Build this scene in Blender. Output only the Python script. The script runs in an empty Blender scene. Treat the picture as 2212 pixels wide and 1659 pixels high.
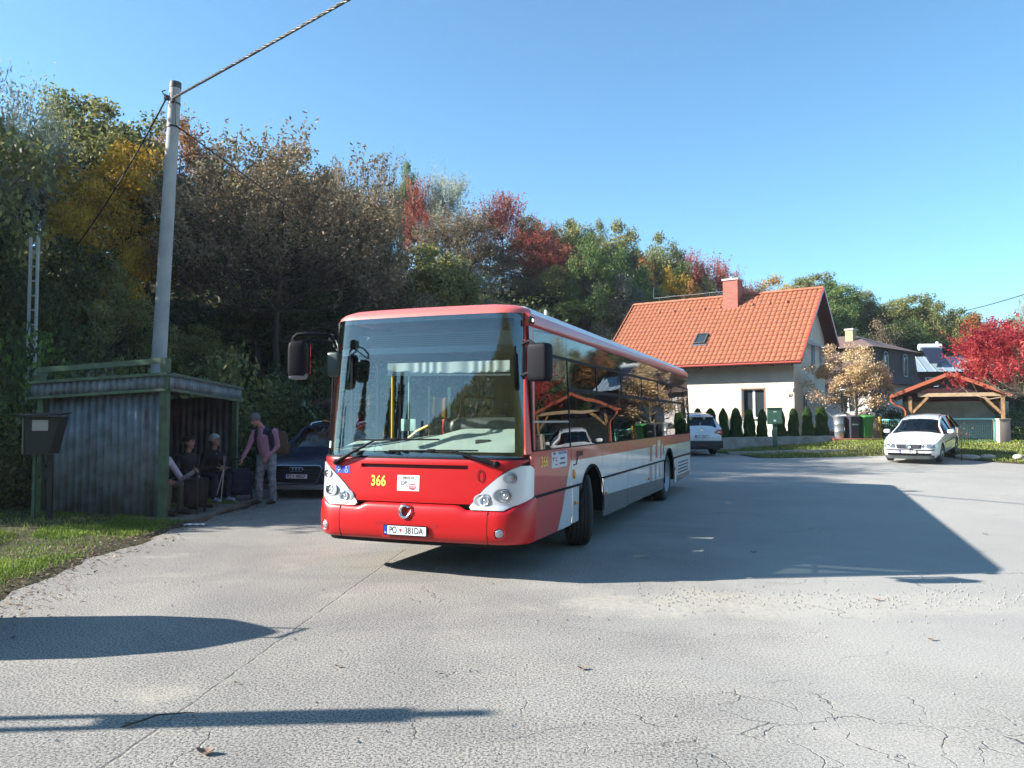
import bpy, bmesh, math, random
import numpy as np
from mathutils import Vector, Matrix, Euler

SC = bpy.context.scene
COL = SC.collection
R = math.radians
random.seed(7)

# ---------------------------------------------------------------- camera
CF, CPITCH, CH = 1694.0, .0444, 1.672
cam = bpy.data.objects.new('camera', bpy.data.cameras.new('camera'))
COL.objects.link(cam)
cam.location = (0, 0, CH)
cam.rotation_euler = (math.pi / 2 + CPITCH, 0, 0)
cam.data.sensor_width = 36
cam.data.lens = 36 * CF / 2212
cam.data.clip_end = 3000
SC.camera = cam

# ---------------------------------------------------------------- light
SUN_EL = R(28.5)
SUN_AZ = math.atan2(-.998, -.063)          # direction towards the sun (x, y)
w = bpy.data.worlds.new('World')
SC.world = w
w.use_nodes = True
nt = w.node_tree
sky = nt.nodes.new('ShaderNodeTexSky')
sky.sky_type = 'NISHITA'
sky.sun_disc = False
sky.sun_elevation = SUN_EL
sky.sun_rotation = SUN_AZ
sky.altitude = 300
sky.air_density = 1.0
sky.dust_density = .3
sky.ozone_density = .5
bg = nt.nodes['Background']
bg.inputs[1].default_value = .107
tint = nt.nodes.new('ShaderNodeMix')
tint.data_type = 'RGBA'
tint.blend_type = 'MULTIPLY'
tint.inputs[0].default_value = 1
tint.inputs[7].default_value = (.46, .75, .88, 1)      # deep, dry autumn blue
nt.links.new(sky.outputs[0], tint.inputs[6])
nt.links.new(tint.outputs[2], bg.inputs[0])
sl = bpy.data.lights.new('sun', 'SUN')
sl.energy = 5.0
sl.angle = R(.53)
sl.color = (1.0, .95, .88)
so = bpy.data.objects.new('sun', sl)
COL.objects.link(so)
sd = Vector((math.cos(SUN_EL) * -.998, math.cos(SUN_EL) * -.063, math.sin(SUN_EL)))
so.rotation_euler = sd.to_track_quat('Z', 'Y').to_euler()
SC.view_settings.view_transform = 'Standard'
SC.view_settings.look = 'None'
SC.view_settings.gamma = 1
SC.view_settings.exposure = 1.5
SC.render.engine = 'CYCLES'
SC.cycles.max_bounces = 8
SC.cycles.transparent_max_bounces = 16
SC.cycles.caustics_reflective = False
SC.cycles.caustics_refractive = False
SC.cycles.use_denoising = True


def at(px, py, Y):
    """pixel of the 2212 px wide view at depth Y -> world point"""
    a = (px - 1106) / CF
    b = -(py - 829.5) / CF
    c, s = math.cos(CPITCH), math.sin(CPITCH)
    r = (a, c - b * s, s + b * c)
    t = Y / r[1]
    return Vector((r[0] * t, Y, CH + r[2] * t))


# ---------------------------------------------------------------- materials
MATS = {}


def setin(b, k, v):
    if k in b.inputs:
        b.inputs[k].default_value = v


def mat(name, col, rough=.5, metal=0, coat=0, spec=.5, bump=0, bscale=40, var=0, vscale=6, emit=None, coord='Object', vcol=None, dirt=0, detail=6):
    """principled with optional noise colour variation and noise bump"""
    if name in MATS:
        return MATS[name]
    if col is None:
        raise KeyError(name)
    m = bpy.data.materials.new(name)
    m.use_nodes = True
    n = m.node_tree
    b = n.nodes['Principled BSDF']
    c = (*col, 1)
    b.inputs['Base Color'].default_value = c
    b.inputs['Roughness'].default_value = rough
    b.inputs['Metallic'].default_value = metal
    setin(b, 'Coat Weight', coat)
    setin(b, 'Coat Roughness', .05)
    setin(b, 'Specular IOR Level', spec)
    if emit:
        setin(b, 'Emission Color', (*emit[0], 1))
        setin(b, 'Emission Strength', emit[1])
    tc = n.nodes.new('ShaderNodeTexCoord')
    if var:
        t = n.nodes.new('ShaderNodeTexNoise')
        t.inputs['Scale'].default_value = vscale
        t.inputs['Detail'].default_value = detail
        n.links.new(tc.outputs[coord], t.inputs['Vector'])
        cr = n.nodes.new('ShaderNodeValToRGB')
        cr.color_ramp.elements[0].position = .3
        cr.color_ramp.elements[1].position = .7
        lo = vcol if vcol else tuple(x * (1 - var) for x in col)
        cr.color_ramp.elements[0].color = (*lo, 1)
        cr.color_ramp.elements[1].color = (*(min(1, x * (1 + var * .5)) for x in col), 1)
        n.links.new(t.outputs[0], cr.inputs[0])
        n.links.new(cr.outputs[0], b.inputs['Base Color'])
    if bump:
        t2 = n.nodes.new('ShaderNodeTexNoise')
        t2.inputs['Scale'].default_value = bscale
        t2.inputs['Detail'].default_value = 4
        n.links.new(tc.outputs[coord], t2.inputs['Vector'])
        bp = n.nodes.new('ShaderNodeBump')
        bp.inputs['Strength'].default_value = bump
        bp.inputs['Distance'].default_value = .02
        n.links.new(t2.outputs[0], bp.inputs['Height'])
        n.links.new(bp.outputs[0], b.inputs['Normal'])
    MATS[name] = m
    return m


def glass_mat(name, tint=(.8, .9, .85), ior=1.5, rough=0, refl=1.0, wavy=0):
    if name in MATS:
        return MATS[name]
    m = bpy.data.materials.new(name)
    m.use_nodes = True
    n = m.node_tree
    for x in list(n.nodes):
        if x.type != 'OUTPUT_MATERIAL':
            n.nodes.remove(x)
    out = [x for x in n.nodes if x.type == 'OUTPUT_MATERIAL'][0]
    tr = n.nodes.new('ShaderNodeBsdfTransparent')
    tr.inputs[0].default_value = (*tint, 1)
    gl = n.nodes.new('ShaderNodeBsdfGlossy')
    gl.inputs['Roughness'].default_value = rough
    gl.inputs[0].default_value = (refl, refl, refl, 1)
    fr = n.nodes.new('ShaderNodeFresnel')
    gm_ = n.nodes.new('ShaderNodeNewGeometry')
    io = n.nodes.new('ShaderNodeMath')
    io.operation = 'MULTIPLY_ADD'       # same reflectance from both faces of the thin pane
    n.links.new(gm_.outputs['Backfacing'], io.inputs[0])
    io.inputs[1].default_value = 1 / ior - ior
    io.inputs[2].default_value = ior
    n.links.new(io.outputs[0], fr.inputs[0])
    mx = n.nodes.new('ShaderNodeMixShader')
    n.links.new(fr.outputs[0], mx.inputs[0])
    n.links.new(tr.outputs[0], mx.inputs[1])
    n.links.new(gl.outputs[0], mx.inputs[2])
    n.links.new(mx.outputs[0], out.inputs[0])
    if wavy:
        tc = n.nodes.new('ShaderNodeTexCoord')
        t2 = n.nodes.new('ShaderNodeTexNoise')
        t2.inputs['Scale'].default_value = 1.3
        t2.inputs['Detail'].default_value = 0
        n.links.new(tc.outputs['Object'], t2.inputs['Vector'])
        bp = n.nodes.new('ShaderNodeBump')
        bp.inputs['Strength'].default_value = wavy
        bp.inputs['Distance'].default_value = .05
        n.links.new(t2.outputs[0], bp.inputs['Height'])
        n.links.new(bp.outputs[0], gl.inputs['Normal'])
    MATS[name] = m
    return m


def leaf_mat(name, cols, trans=.35, rough=.6, gain=1.3):
    """cols: list of base colours picked per leaf"""
    if name in MATS:
        return MATS[name]
    m = bpy.data.materials.new(name)
    m.use_nodes = True
    n = m.node_tree
    b = n.nodes['Principled BSDF']
    b.inputs['Roughness'].default_value = rough
    setin(b, 'Specular IOR Level', .35)
    g = n.nodes.new('ShaderNodeNewGeometry')
    cr = n.nodes.new('ShaderNodeValToRGB')
    el = cr.color_ramp.elements
    cols = [tuple(min(.8, q * gain) for q in c_) for c_ in cols]
    k = len(cols)
    el[0].position = 0
    el[0].color = (*cols[0], 1)
    el[1].position = 1
    el[1].color = (*cols[-1], 1)
    for i in range(1, k - 1):
        e = el.new(i / (k - 1))
        e.color = (*cols[i], 1)
    tc = n.nodes.new('ShaderNodeTexCoord')
    nz = n.nodes.new('ShaderNodeTexNoise')
    nz.inputs['Scale'].default_value = .55
    nz.inputs['Detail'].default_value = 2
    n.links.new(tc.outputs['Object'], nz.inputs['Vector'])
    ma = n.nodes.new('ShaderNodeMath')
    ma.operation = 'MULTIPLY_ADD'
    n.links.new(g.outputs['Random Per Island'], ma.inputs[0])
    ma.inputs[1].default_value = .55
    ms = n.nodes.new('ShaderNodeMath')
    ms.operation = 'MULTIPLY_ADD'
    n.links.new(nz.outputs[0], ms.inputs[0])
    ms.inputs[1].default_value = 1.6
    ms.inputs[2].default_value = -.58
    n.links.new(ms.outputs[0], ma.inputs[2])
    n.links.new(ma.outputs[0], cr.inputs[0])
    n.links.new(cr.outputs[0], b.inputs['Base Color'])
    tl = n.nodes.new('ShaderNodeBsdfTranslucent')
    n.links.new(cr.outputs[0], tl.inputs[0])
    mx = n.nodes.new('ShaderNodeMixShader')
    mx.inputs[0].default_value = trans
    n.links.new(b.outputs[0], mx.inputs[1])
    n.links.new(tl.outputs[0], mx.inputs[2])
    out = [x for x in n.nodes if x.type == 'OUTPUT_MATERIAL'][0]
    n.links.new(mx.outputs[0], out.inputs[0])
    MATS[name] = m
    return m


# ---------------------------------------------------------------- mesh helpers
class MB:
    def __init__(s):
        s.v, s.f, s.m = [], [], []

    def add(s, vs, fs, mi=0):
        o = len(s.v)
        s.v += [tuple(p) for p in vs]
        s.f += [tuple(i + o for i in q) for q in fs]
        s.m += [mi] * len(fs)
        return s

    def box(s, c, d, mi=0, rot=None, ch=0):
        """centre, full dims; ch = chamfer on the vertical and horizontal edges"""
        x, y, z = (k / 2 for k in d)
        if ch:
            bm = bmesh.new()
            bmesh.ops.create_cube(bm, size=1)
            bmesh.ops.scale(bm, vec=d, verts=bm.verts)
            bmesh.ops.bevel(bm, geom=list(bm.edges), offset=min(ch, min(d) * .45), segments=2, affect='EDGES', profile=.6)
            vs = [v.co.copy() for v in bm.verts]
            bm.verts.index_update()
            fs = [tuple(v.index for v in f.verts) for f in bm.faces]
            bm.free()
        else:
            vs = [Vector((i, j, k)) for i in (-x, x) for j in (-y, y) for k in (-z, z)]
            fs = [(0, 1, 3, 2), (4, 6, 7, 5), (0, 4, 5, 1), (2, 3, 7, 6), (0, 2, 6, 4), (1, 5, 7, 3)]
        c = Vector(c)
        if rot is not None:
            q = rot if isinstance(rot, Matrix) else Euler(rot).to_matrix()
            vs = [q @ v for v in vs]
        return s.add([v + c for v in vs], fs, mi)

    def cyl(s, p0, p1, r0, r1=None, n=16, mi=0, cap=True):
        r1 = r0 if r1 is None else r1
        p0, p1 = Vector(p0), Vector(p1)
        q = (p1 - p0).to_track_quat('Z', 'Y').to_matrix()
        vs = []
        for p, r in ((p0, r0), (p1, r1)):
            for i in range(n):
                a = 2 * math.pi * i / n
                vs.append(p + q @ Vector((r * math.cos(a), r * math.sin(a), 0)))
        fs = [(i, (i + 1) % n, n + (i + 1) % n, n + i) for i in range(n)]
        if cap:
            fs += [tuple(range(n - 1, -1, -1)), tuple(range(n, 2 * n))]
        return s.add(vs, fs, mi)

    def tube(s, pts, r, n=8, mi=0, cap=True):
        pts = [Vector(p) for p in pts]
        k = len(pts)
        rs = r if isinstance(r, (list, tuple)) else [r] * k
        up = Vector((0, 0, 1))
        vs = []
        prev = None
        for i, p in enumerate(pts):
            t = (pts[min(i + 1, k - 1)] - pts[max(i - 1, 0)])
            if t.length < 1e-9:
                t = Vector((0, 0, 1))
            t.normalize()
            if prev is None:
                a = t.orthogonal().normalized()
            else:
                a = (prev - t * prev.dot(t))
                a = a.normalized() if a.length > 1e-6 else t.orthogonal().normalized()
            prev = a
            b = t.cross(a)
            for j in range(n):
                an = 2 * math.pi * j / n
                vs.append(p + (a * math.cos(an) + b * math.sin(an)) * rs[i])
        fs = []
        for i in range(k - 1):
            for j in range(n):
                fs.append((i * n + j, i * n + (j + 1) % n, (i + 1) * n + (j + 1) % n, (i + 1) * n + j))
        if cap:
            fs += [tuple(range(n - 1, -1, -1)), tuple((k - 1) * n + j for j in range(n))]
        return s.add(vs, fs, mi)

    def lathe(s, c, axis, prof, n=24, mi=0, cap=True, mis=None):
        """prof: list of (distance along axis, radius)"""
        c, axis = Vector(c), Vector(axis).normalized()
        q = axis.to_track_quat('Z', 'Y').to_matrix()
        vs = []
        for h, r in prof:
            for i in range(n):
                a = 2 * math.pi * i / n
                vs.append(c + q @ Vector((r * math.cos(a), r * math.sin(a), h)))
        o = len(s.f)
        fs = []
        ms = []
        for k in range(len(prof) - 1):
            for i in range(n):
                fs.append((k * n + i, k * n + (i + 1) % n, (k + 1) * n + (i + 1) % n, (k + 1) * n + i))
                ms.append(mis[k] if mis else mi)
        if cap:
            fs += [tuple(range(n - 1, -1, -1)), tuple((len(prof) - 1) * n + j for j in range(n))]
            ms += [ms[0], ms[-1]]
        s.add(vs, fs, mi)
        s.m[o:] = ms
        return s

    def prism(s, poly, fn, t0, t1, mi=0):
        """poly: 2-D points; fn(p, t) -> 3-D point"""
        n = len(poly)
        vs = [fn(p, t0) for p in poly] + [fn(p, t1) for p in poly]
        fs = [tuple(range(n))[::-1], tuple(range(n, 2 * n))] + [(i, (i + 1) % n, n + (i + 1) % n, n + i) for i in range(n)]
        return s.add(vs, fs, mi)

    def grid(s, P, mi=0, closed=False):
        """P: rows of points"""
        r, c = len(P), len(P[0])
        vs = [p for row in P for p in row]
        fs = []
        for i in range(r - 1):
            for j in range(c - 1):
                fs.append((i * c + j, i * c + j + 1, (i + 1) * c + j + 1, (i + 1) * c + j))
            if closed:
                fs.append((i * c + c - 1, i * c, (i + 1) * c, (i + 1) * c + c - 1))
        return s.add(vs, fs, mi)

    def slab(s, P, Q, mi=0):
        """two matching point grids joined round the rim"""
        r, c = len(P), len(P[0])
        vs = [p for row in P for p in row] + [p for row in Q for p in row]
        o = r * c
        fs = []
        for i in range(r - 1):
            for j in range(c - 1):
                q = (i * c + j, i * c + j + 1, (i + 1) * c + j + 1, (i + 1) * c + j)
                fs.append(q)
                fs.append(tuple(o + k for k in reversed(q)))
        rim = [j for j in range(c)] + [i * c + c - 1 for i in range(1, r)] + [(r - 1) * c + j for j in range(c - 2, -1, -1)] + [i * c for i in range(r - 2, 0, -1)]
        for a, b in zip(rim, rim[1:] + rim[:1]):
            fs.append((a, a + o, b + o, b))
        return s.add(vs, fs, mi)

    def mesh(s, name, smooth=None):
        me = bpy.data.meshes.new(name)
        me.from_pydata([tuple(v) for v in s.v], [], s.f)
        bm = bmesh.new()
        bm.from_mesh(me)
        bm.faces.ensure_lookup_table()
        for f, m in zip(bm.faces, s.m):
            f.material_index = m
        bmesh.ops.recalc_face_normals(bm, faces=bm.faces)
        bm.to_mesh(me)
        bm.free()
        if smooth is not None:
            me.shade_smooth()
            if smooth < 180:
                me.set_sharp_from_angle(angle=R(smooth))
        return me

    def build(s, name, mats, parent=None, smooth=40, loc=None, bevel=0):
        me = s.mesh(name, smooth)
        o = bpy.data.objects.new(name, me)
        COL.objects.link(o)
        for m in (mats if isinstance(mats, (list, tuple)) else [mats]):
            me.materials.append(m)
        if parent:
            o.parent = parent
        if loc:
            o.location = loc
        if bevel:
            bv = o.modifiers.new('bevel', 'BEVEL')
            bv.width = bevel
            bv.segments = 2
            bv.limit_method = 'ANGLE'
        return o


def tag(o, label=None, cat=None, group=None, kind=None):
    for k, v in (('label', label), ('category', cat), ('group', group), ('kind', kind)):
        if v:
            o[k] = v
    return o


def empty(name, loc, rz, label, cat, group=None):
    o = bpy.data.objects.new(name, None)
    COL.objects.link(o)
    o.location = loc
    o.rotation_euler = (0, 0, rz)
    return tag(o, label, cat, group)


def kids(o):
    return [c for c in COL.objects if c.parent == o]


def copy_tree(o, parent=None):
    c = o.copy()
    COL.objects.link(c)
    c.parent = parent
    for ch in kids(o):
        copy_tree(ch, c)
    return c


def text(name, s, size, loc, rot, m, parent, ext=.001, sx=1, align='CENTER', bold=0, shear=0):
    cu = bpy.data.curves.new(name, 'FONT')
    cu.body = s
    cu.size = size
    cu.extrude = ext
    cu.offset = bold
    cu.shear = shear
    cu.align_x = align
    cu.align_y = 'CENTER'
    cu.materials.append(m)
    tmp = bpy.data.objects.new(name, cu)
    COL.objects.link(tmp)
    bpy.context.view_layer.update()
    me = bpy.data.meshes.new_from_object(tmp.evaluated_get(bpy.context.evaluated_depsgraph_get()))
    me.name = name
    bpy.data.objects.remove(tmp)
    bpy.data.curves.remove(cu)
    o = bpy.data.objects.new(name, me)
    COL.objects.link(o)
    o.location = loc
    o.rotation_euler = rot
    o.scale = (sx, 1, 1)
    o.parent = parent
    return o


def sstep(a, b, x):
    t = min(1, max(0, (x - a) / (b - a)))
    return t * t * (3 - 2 * t)


def interp(x, xs, ys):
    return float(np.interp(x, xs, ys))


# ---------------------------------------------------------------- terrain
XL = ([-14, -8, 0, 5, 7, 8.7, 10.9, 12.2, 15.6, 16.4, 22, 24, 27, 29, 34, 50],
      [-4.6, -4.3, -4.2, -4.45, -4.6, -4.95, -5.05, -5.1, -4.95, -6.6, -7.0, -2, 2, 4, 5.0, 5.0])
XR = ([-14, 25.1, 25.8, 27.6, 28.9, 29.1, 32, 50], [60, 60, 17.2, 15.6, 15.3, 9.2, 8.5, 8.0])
FEX = [-150, -60, -30, -14, -9.5, -6.5, -2, 3, 5, 8, 14, 20, 30, 45, 90, 160]
FEY = [0, 4, 8, 15, 18.5, 22.5, 26, 36, 43, 50, 53, 57, 61, 66, 78, 90]


def hill(x, y):
    d = (y - interp(x, FEX, FEY)) * .85
    if d <= 0:
        return 0
    top = 16 - 3 * sstep(10, 60, x)
    return top * (1 - math.exp(-d / (26 - 9 * sstep(-4, 6, x))))


def back_hill(x, y):
    d = -y - 26 - .10 * abs(x + 20)
    if d <= 0:
        return 0
    r = sstep(.45, 1.5, (9 - y) / max(1.0, -x))
    return min(30 + 4 * math.sin(x * .021 + 1), .42 * d) * (.5 + .6 * r)


def base(x, y):
    z = .018 * max(0, y - 17)
    z -= .018 * max(0, y - 60)
    z += .16 * sstep(28.6, 33.5, y) * sstep(9, 12, x)
    z += .20 * sstep(25.6, 30.5, y) * sstep(12.5, 15.5, x)
    return z


def inroad(x, y):
    if y < -14 or y > 50:
        return 0
    l, r = interp(y, *XL), interp(y, *XR)
    return min(sstep(-.12, .12, x - l), sstep(-.12, .12, r - x))


def T(x, y):
    return base(x, y) + hill(x, y) + back_hill(x, y)


def ground_z(x, y):
    z = T(x, y)
    r = inroad(x, y)
    bank = .10 * sstep(0, 3.0, interp(y, *XL) - x) * sstep(3, 8, y) * (1 - sstep(14, 18, y))
    bump = .03 * math.sin(x * 2.3 + y) * math.sin(y * 1.9 - x * .7)
    return z + (1 - r) * (.015 + bank + bump * .6) - r * .08


def axis(a, b, lo, hi, fine, coarse_n):
    xs = list(np.arange(a, b + 1e-6, fine))
    left = [a - (a - lo) * (i / coarse_n) ** 1.8 for i in range(coarse_n, 0, -1)]
    right = [b + (hi - b) * (i / coarse_n) ** 1.8 for i in range(1, coarse_n + 1)]
    return left + xs + right


gx = axis(-12, 22, -420, 420, .25, 34)
gy = axis(3, 40, -320, 480, .3, 34)
g = MB()
g.grid([[(x, y, ground_z(x, y)) for x in gx] for y in gy])
soil = mat('soil', (.065, .055, .034), .95, var=.55, vscale=3.0, bump=.8, bscale=30, vcol=(.045, .05, .02), spec=.15)
nt2 = soil.node_tree
ground = g.build('ground', soil, smooth=180)
tag(ground, kind='structure')


# asphalt
def asphalt_mat():
    m = bpy.data.materials.new('worn_asphalt')
    m.use_nodes = True
    n = m.node_tree
    b = n.nodes['Principled BSDF']
    b.inputs['Roughness'].default_value = .85
    setin(b, 'Specular IOR Level', .3)
    L = n.links.new
    geo = n.nodes.new('ShaderNodeNewGeometry')
    P = geo.outputs['Position']

    def noise(scale, detail=4, rough=.55, vec=P, dist=0):
        t = n.nodes.new('ShaderNodeTexNoise')
        t.inputs['Scale'].default_value = scale
        t.inputs['Detail'].default_value = detail
        t.inputs['Roughness'].default_value = rough
        t.inputs['Distortion'].default_value = dist
        L(vec, t.inputs['Vector'])
        return t.outputs[0]

    def ramp(v, p0, p1, c0=(0, 0, 0), c1=(1, 1, 1)):
        r = n.nodes.new('ShaderNodeValToRGB')
        r.color_ramp.elements[0].position = p0
        r.color_ramp.elements[1].position = p1
        r.color_ramp.elements[0].color = (*c0, 1)
        r.color_ramp.elements[1].color = (*c1, 1)
        L(v, r.inputs[0])
        return r.outputs[0]

    def mix(f, a, bb, mode='MIX'):
        x = n.nodes.new('ShaderNodeMix')
        x.data_type = 'RGBA'
        x.blend_type = mode
        if isinstance(f, float):
            x.inputs[0].default_value = f
        else:
            L(f, x.inputs[0])
        for k, q in ((6, a), (7, bb)):
            if isinstance(q, tuple):
                x.inputs[k].default_value = (*q, 1)
            else:
                L(q, x.inputs[k])
        return x.outputs[2]

    def math_(op, a, bb=None, c=None):
        x = n.nodes.new('ShaderNodeMath')
        x.operation = op
        for k, q in enumerate((a, bb, c)):
            if q is None:
                continue
            if isinstance(q, (int, float)):
                x.inputs[k].default_value = q
            else:
                L(q, x.inputs[k])
        return x.outputs[0]

    sep = n.nodes.new('ShaderNodeSeparateXYZ')
    L(P, sep.inputs[0])
    X, Y = sep.outputs[0], sep.outputs[1]
    # aggregate: pale chippings with dark gaps
    vor = n.nodes.new('ShaderNodeTexVoronoi')
    vor.inputs['Scale'].default_value = 62
    vor.feature = 'F1'
    L(P, vor.inputs['Vector'])
    agg = ramp(noise(64, 3, .8), .41, .55, (.088, .083, .075), (.405, .387, .355))
    big = ramp(noise(.55, 6, .65, dist=.6), .32, .68, (.74, .74, .75), (1.10, 1.08, 1.03))
    col = mix(1.0, agg, big, 'MULTIPLY')
    wide = ramp(noise(.16, 3, .5), .35, .62, (.80, .795, .79), (1.05, 1.04, 1.02))
    col = mix(1.0, col, wide, 'MULTIPLY')
    # oil drips and darker blots
    oil = ramp(noise(2.6, 4, .7), .66, .76)
    col = mix(math_('MULTIPLY', oil, .35), col, (.13, .12, .11))
    # sandy worn hollow beside the bus shadow
    sx_ = math_('DIVIDE', math_('SUBTRACT', X, 2.6), 2.6)
    sy_ = math_('DIVIDE', math_('SUBTRACT', Y, 7.15), .62)
    sr_ = math_('ADD', math_('ADD', math_('MULTIPLY', sx_, sx_), math_('MULTIPLY', sy_, sy_)), math_('MULTIPLY_ADD', noise(1.9, 5, .7), 2.6, -1.3))
    col = mix(math_('MULTIPLY', math_('MULTIPLY', ramp(sr_, .3, 1.2, (1, 1, 1), (0, 0, 0)), ramp(noise(14, 4, .7), .35, .6)), .75), col, (.44, .385, .29))
    # sandy worn patches
    sandm = ramp(noise(.75, 6, .65), .58, .72)
    col = mix(math_('MULTIPLY', sandm, .45), col, (.48, .43, .335))
    # smoother, paler bitumen on the right
    right = math_('MULTIPLY', ramp(math_('MULTIPLY_ADD', X, .16, noise(.8, 3)), .5, 1.4), .55)
    col = mix(right, col, (.40, .385, .35))
    # dirt along left edge
    # cracks
    dn = n.nodes.new('ShaderNodeTexNoise')
    dn.inputs['Scale'].default_value = 2.2
    dn.inputs['Detail'].default_value = 5
    L(P, dn.inputs['Vector'])
    va = n.nodes.new('ShaderNodeVectorMath')
    va.operation = 'MULTIPLY_ADD'
    L(dn.outputs['Color'], va.inputs[0])
    va.inputs[1].default_value = (.7, .7, 0)
    L(P, va.inputs[2])
    vc = n.nodes.new('ShaderNodeTexVoronoi')
    vc.feature = 'DISTANCE_TO_EDGE'
    vc.inputs['Scale'].default_value = 2.3
    L(va.outputs[0], vc.inputs['Vector'])
    crack = ramp(vc.outputs['Distance'], .004, .016, (1, 1, 1), (0, 0, 0))
    # area mask of the crazed patch: around (1.6, 4.3), long along x
    dx = math_('DIVIDE', math_('SUBTRACT', X, 1.5), 1.9)
    dy = math_('DIVIDE', math_('SUBTRACT', Y, 4.35), .62)
    rr = math_('ADD', math_('MULTIPLY', dx, dx), math_('MULTIPLY', dy, dy))
    area = ramp(math_('ADD', rr, math_('MULTIPLY_ADD', noise(2.5, 3), 2.2, -1.1)), .45, 1.3, (1, 1, 1), (0, 0, 0))
    brk = ramp(noise(3.3, 2), .42, .52)
    vc2 = n.nodes.new('ShaderNodeTexVoronoi')
    vc2.feature = 'DISTANCE_TO_EDGE'
    vc2.inputs['Scale'].default_value = .42
    L(va.outputs[0], vc2.inputs['Vector'])
    crack2 = ramp(vc2.outputs['Distance'], .0005, .003, (.7, .7, .7), (0, 0, 0))
    brk2 = ramp(noise(.9, 3), .52, .58)
    cr = math_('MAXIMUM', math_('MULTIPLY', math_('MULTIPLY', crack, area), brk), math_('MULTIPLY', crack2, brk2))
    # long straight laying seam from (-1.45, 9.2) to (-1.95, 3.95)
    ln = math_('ABSOLUTE', math_('ADD', math_('SUBTRACT', math_('MULTIPLY', X, .9955), math_('MULTIPLY', math_('SUBTRACT', Y, 3.95), .0948)), math_('MULTIPLY_ADD', noise(5, 3), .05, 1.95 * .9955 - .025)))
    seam = math_('MULTIPLY', ramp(ln, .004, .014, (1, 1, 1), (0, 0, 0)), ramp(noise(7, 2), .3, .5))
    cr = math_('MAXIMUM', cr, math_('MULTIPLY', seam, .6))
    col = mix(math_('MULTIPLY', cr, .62), col, (.07, .065, .06))
    L(col, b.inputs['Base Color'])
    hgt = math_('SUBTRACT', math_('MULTIPLY', noise(52, 4, .75), .9), math_('MULTIPLY', cr, 1.3))
    hgt = math_('ADD', hgt, math_('MULTIPLY', noise(6, 4), .25))
    bp = n.nodes.new('ShaderNodeBump')
    bp.inputs['Strength'].default_value = .6
    bp.inputs['Distance'].default_value = .010
    L(hgt, bp.inputs['Height'])
    L(bp.outputs[0], b.inputs['Normal'])
    return m


ys = sorted(set(list(np.arange(-14, 50.01, .35)) + [25.1, 25.8, 28.9, 29.1]))
rows = []
NC = 56
for y in ys:
    l, r = interp(y, *XL), interp(y, *XR)
    l += .07 * math.sin(y * 3.1) + .04 * math.sin(y * 7.7 + 1) + .03 * math.sin(y * 17)
    r += .08 * math.sin(y * 2.3)
    row = []
    for k in range(NC + 1):
        t = k / NC
        t = t if r - l < 40 else t ** 1.5
        x = l + (r - l) * t
        row.append((x, y, base(x, y) + hill(x, y)))
    rows.append(row)
road = MB().grid(rows).build('road', asphalt_mat(), smooth=180)
tag(road, kind='structure')

# ================================================================ BUS
red = mat('red_paint', (.46, .003, .005), .36, coat=.15, bump=.05, bscale=3)
redside = mat('faded_red_paint', (.52, .018, .014), .32, coat=.35, bump=.06, bscale=1.7, var=.15, vscale=2.0, vcol=(.38, .05, .035))
white = mat('white_paint', (.60, .60, .61), .30, coat=.7, bump=.06, bscale=1.7, var=.13, vscale=2.2, vcol=(.50, .49, .47))
roofw = mat('white_roof_paint', (.78, .79, .80), .45)
greyp = mat('grey_skirt_paint', (.08, .07, .08), .42, coat=.3, var=.3, vscale=2.5, vcol=(.11, .10, .09))
blackp = mat('black_plastic', (.006, .006, .009), .6, spec=.12)
rubber = mat('rubber', (.02, .02, .02), .8, bump=.3, bscale=60, var=.4, vscale=5, vcol=(.05, .045, .04))
blackg = mat('black_frit', (.006, .007, .01), .12, coat=.6)
chrome = mat('chrome', (.85, .85, .87), .12, metal=1)
silver = mat('silver_plastic', (.62, .63, .66), .32, metal=.35, coat=.4)
lampg = mat('lamp_reflector', (.8, .82, .85), .15, metal=.9)
lampd = mat('lamp_bezel', (.22, .22, .24), .3, metal=.6)
clear = glass_mat('clear_lens', (.95, .96, .97))
amber = mat('amber_plastic', (.75, .22, .02), .3, coat=.5)
plate_w = mat('plate_white', (.80, .81, .80), .4)
plate_b = mat('plate_blue', (.01, .05, .32), .4)
black = mat('black_ink', (.01, .01, .01), .5)
yellow = mat('yellow_paint', (.85, .62, .10), .45)
yel = mat('yellow_rail', (.85, .52, .015), .35, coat=.3)
mint = mat('mint_plastic', (.42, .62, .52), .45)
dashm = mat('dash_plastic', (.40, .47, .42), .5)
darkgrey = mat('dark_grey_plastic', (.055, .065, .065), .45)
wsglass = glass_mat('windscreen_glass', (.80, .87, .84), 2.0, refl=1)
sideglass = glass_mat('side_glass', (.17, .19, .19), 1.62, refl=1, wavy=.05)
doorglass = glass_mat('door_glass', (.85, .90, .88), 1.5)
rim_m = mat('wheel_rim_paint', (.42, .45, .50), .4, metal=.3)
interior = mat('interior_grey', (.10, .105, .11), .7)
floor_m = mat('interior_floor', (.05, .055, .06), .7)
cloth_b = mat('seat_cloth', (.02, .035, .12), .85, var=.5, vscale=30)
curtain = mat('blind_fabric', (.36, .40, .38), .8)

YAW = .3625
bus = empty('city_bus', (-1.0753, 8.3611, 0), -YAW, 'red and white single-deck city bus numbered 366, parked with its front turned to the camera', 'bus')

# plan curve of the nose, by arc length
_pv = [i / 200 * 1.25 for i in range(201)]


def _pu(v):
    q = max(0, (v - .95) / .30)
    return .06 * (v / 1.25) ** 2 + .28 * (1 - math.sqrt(max(0, 1 - q * q)))


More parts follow.
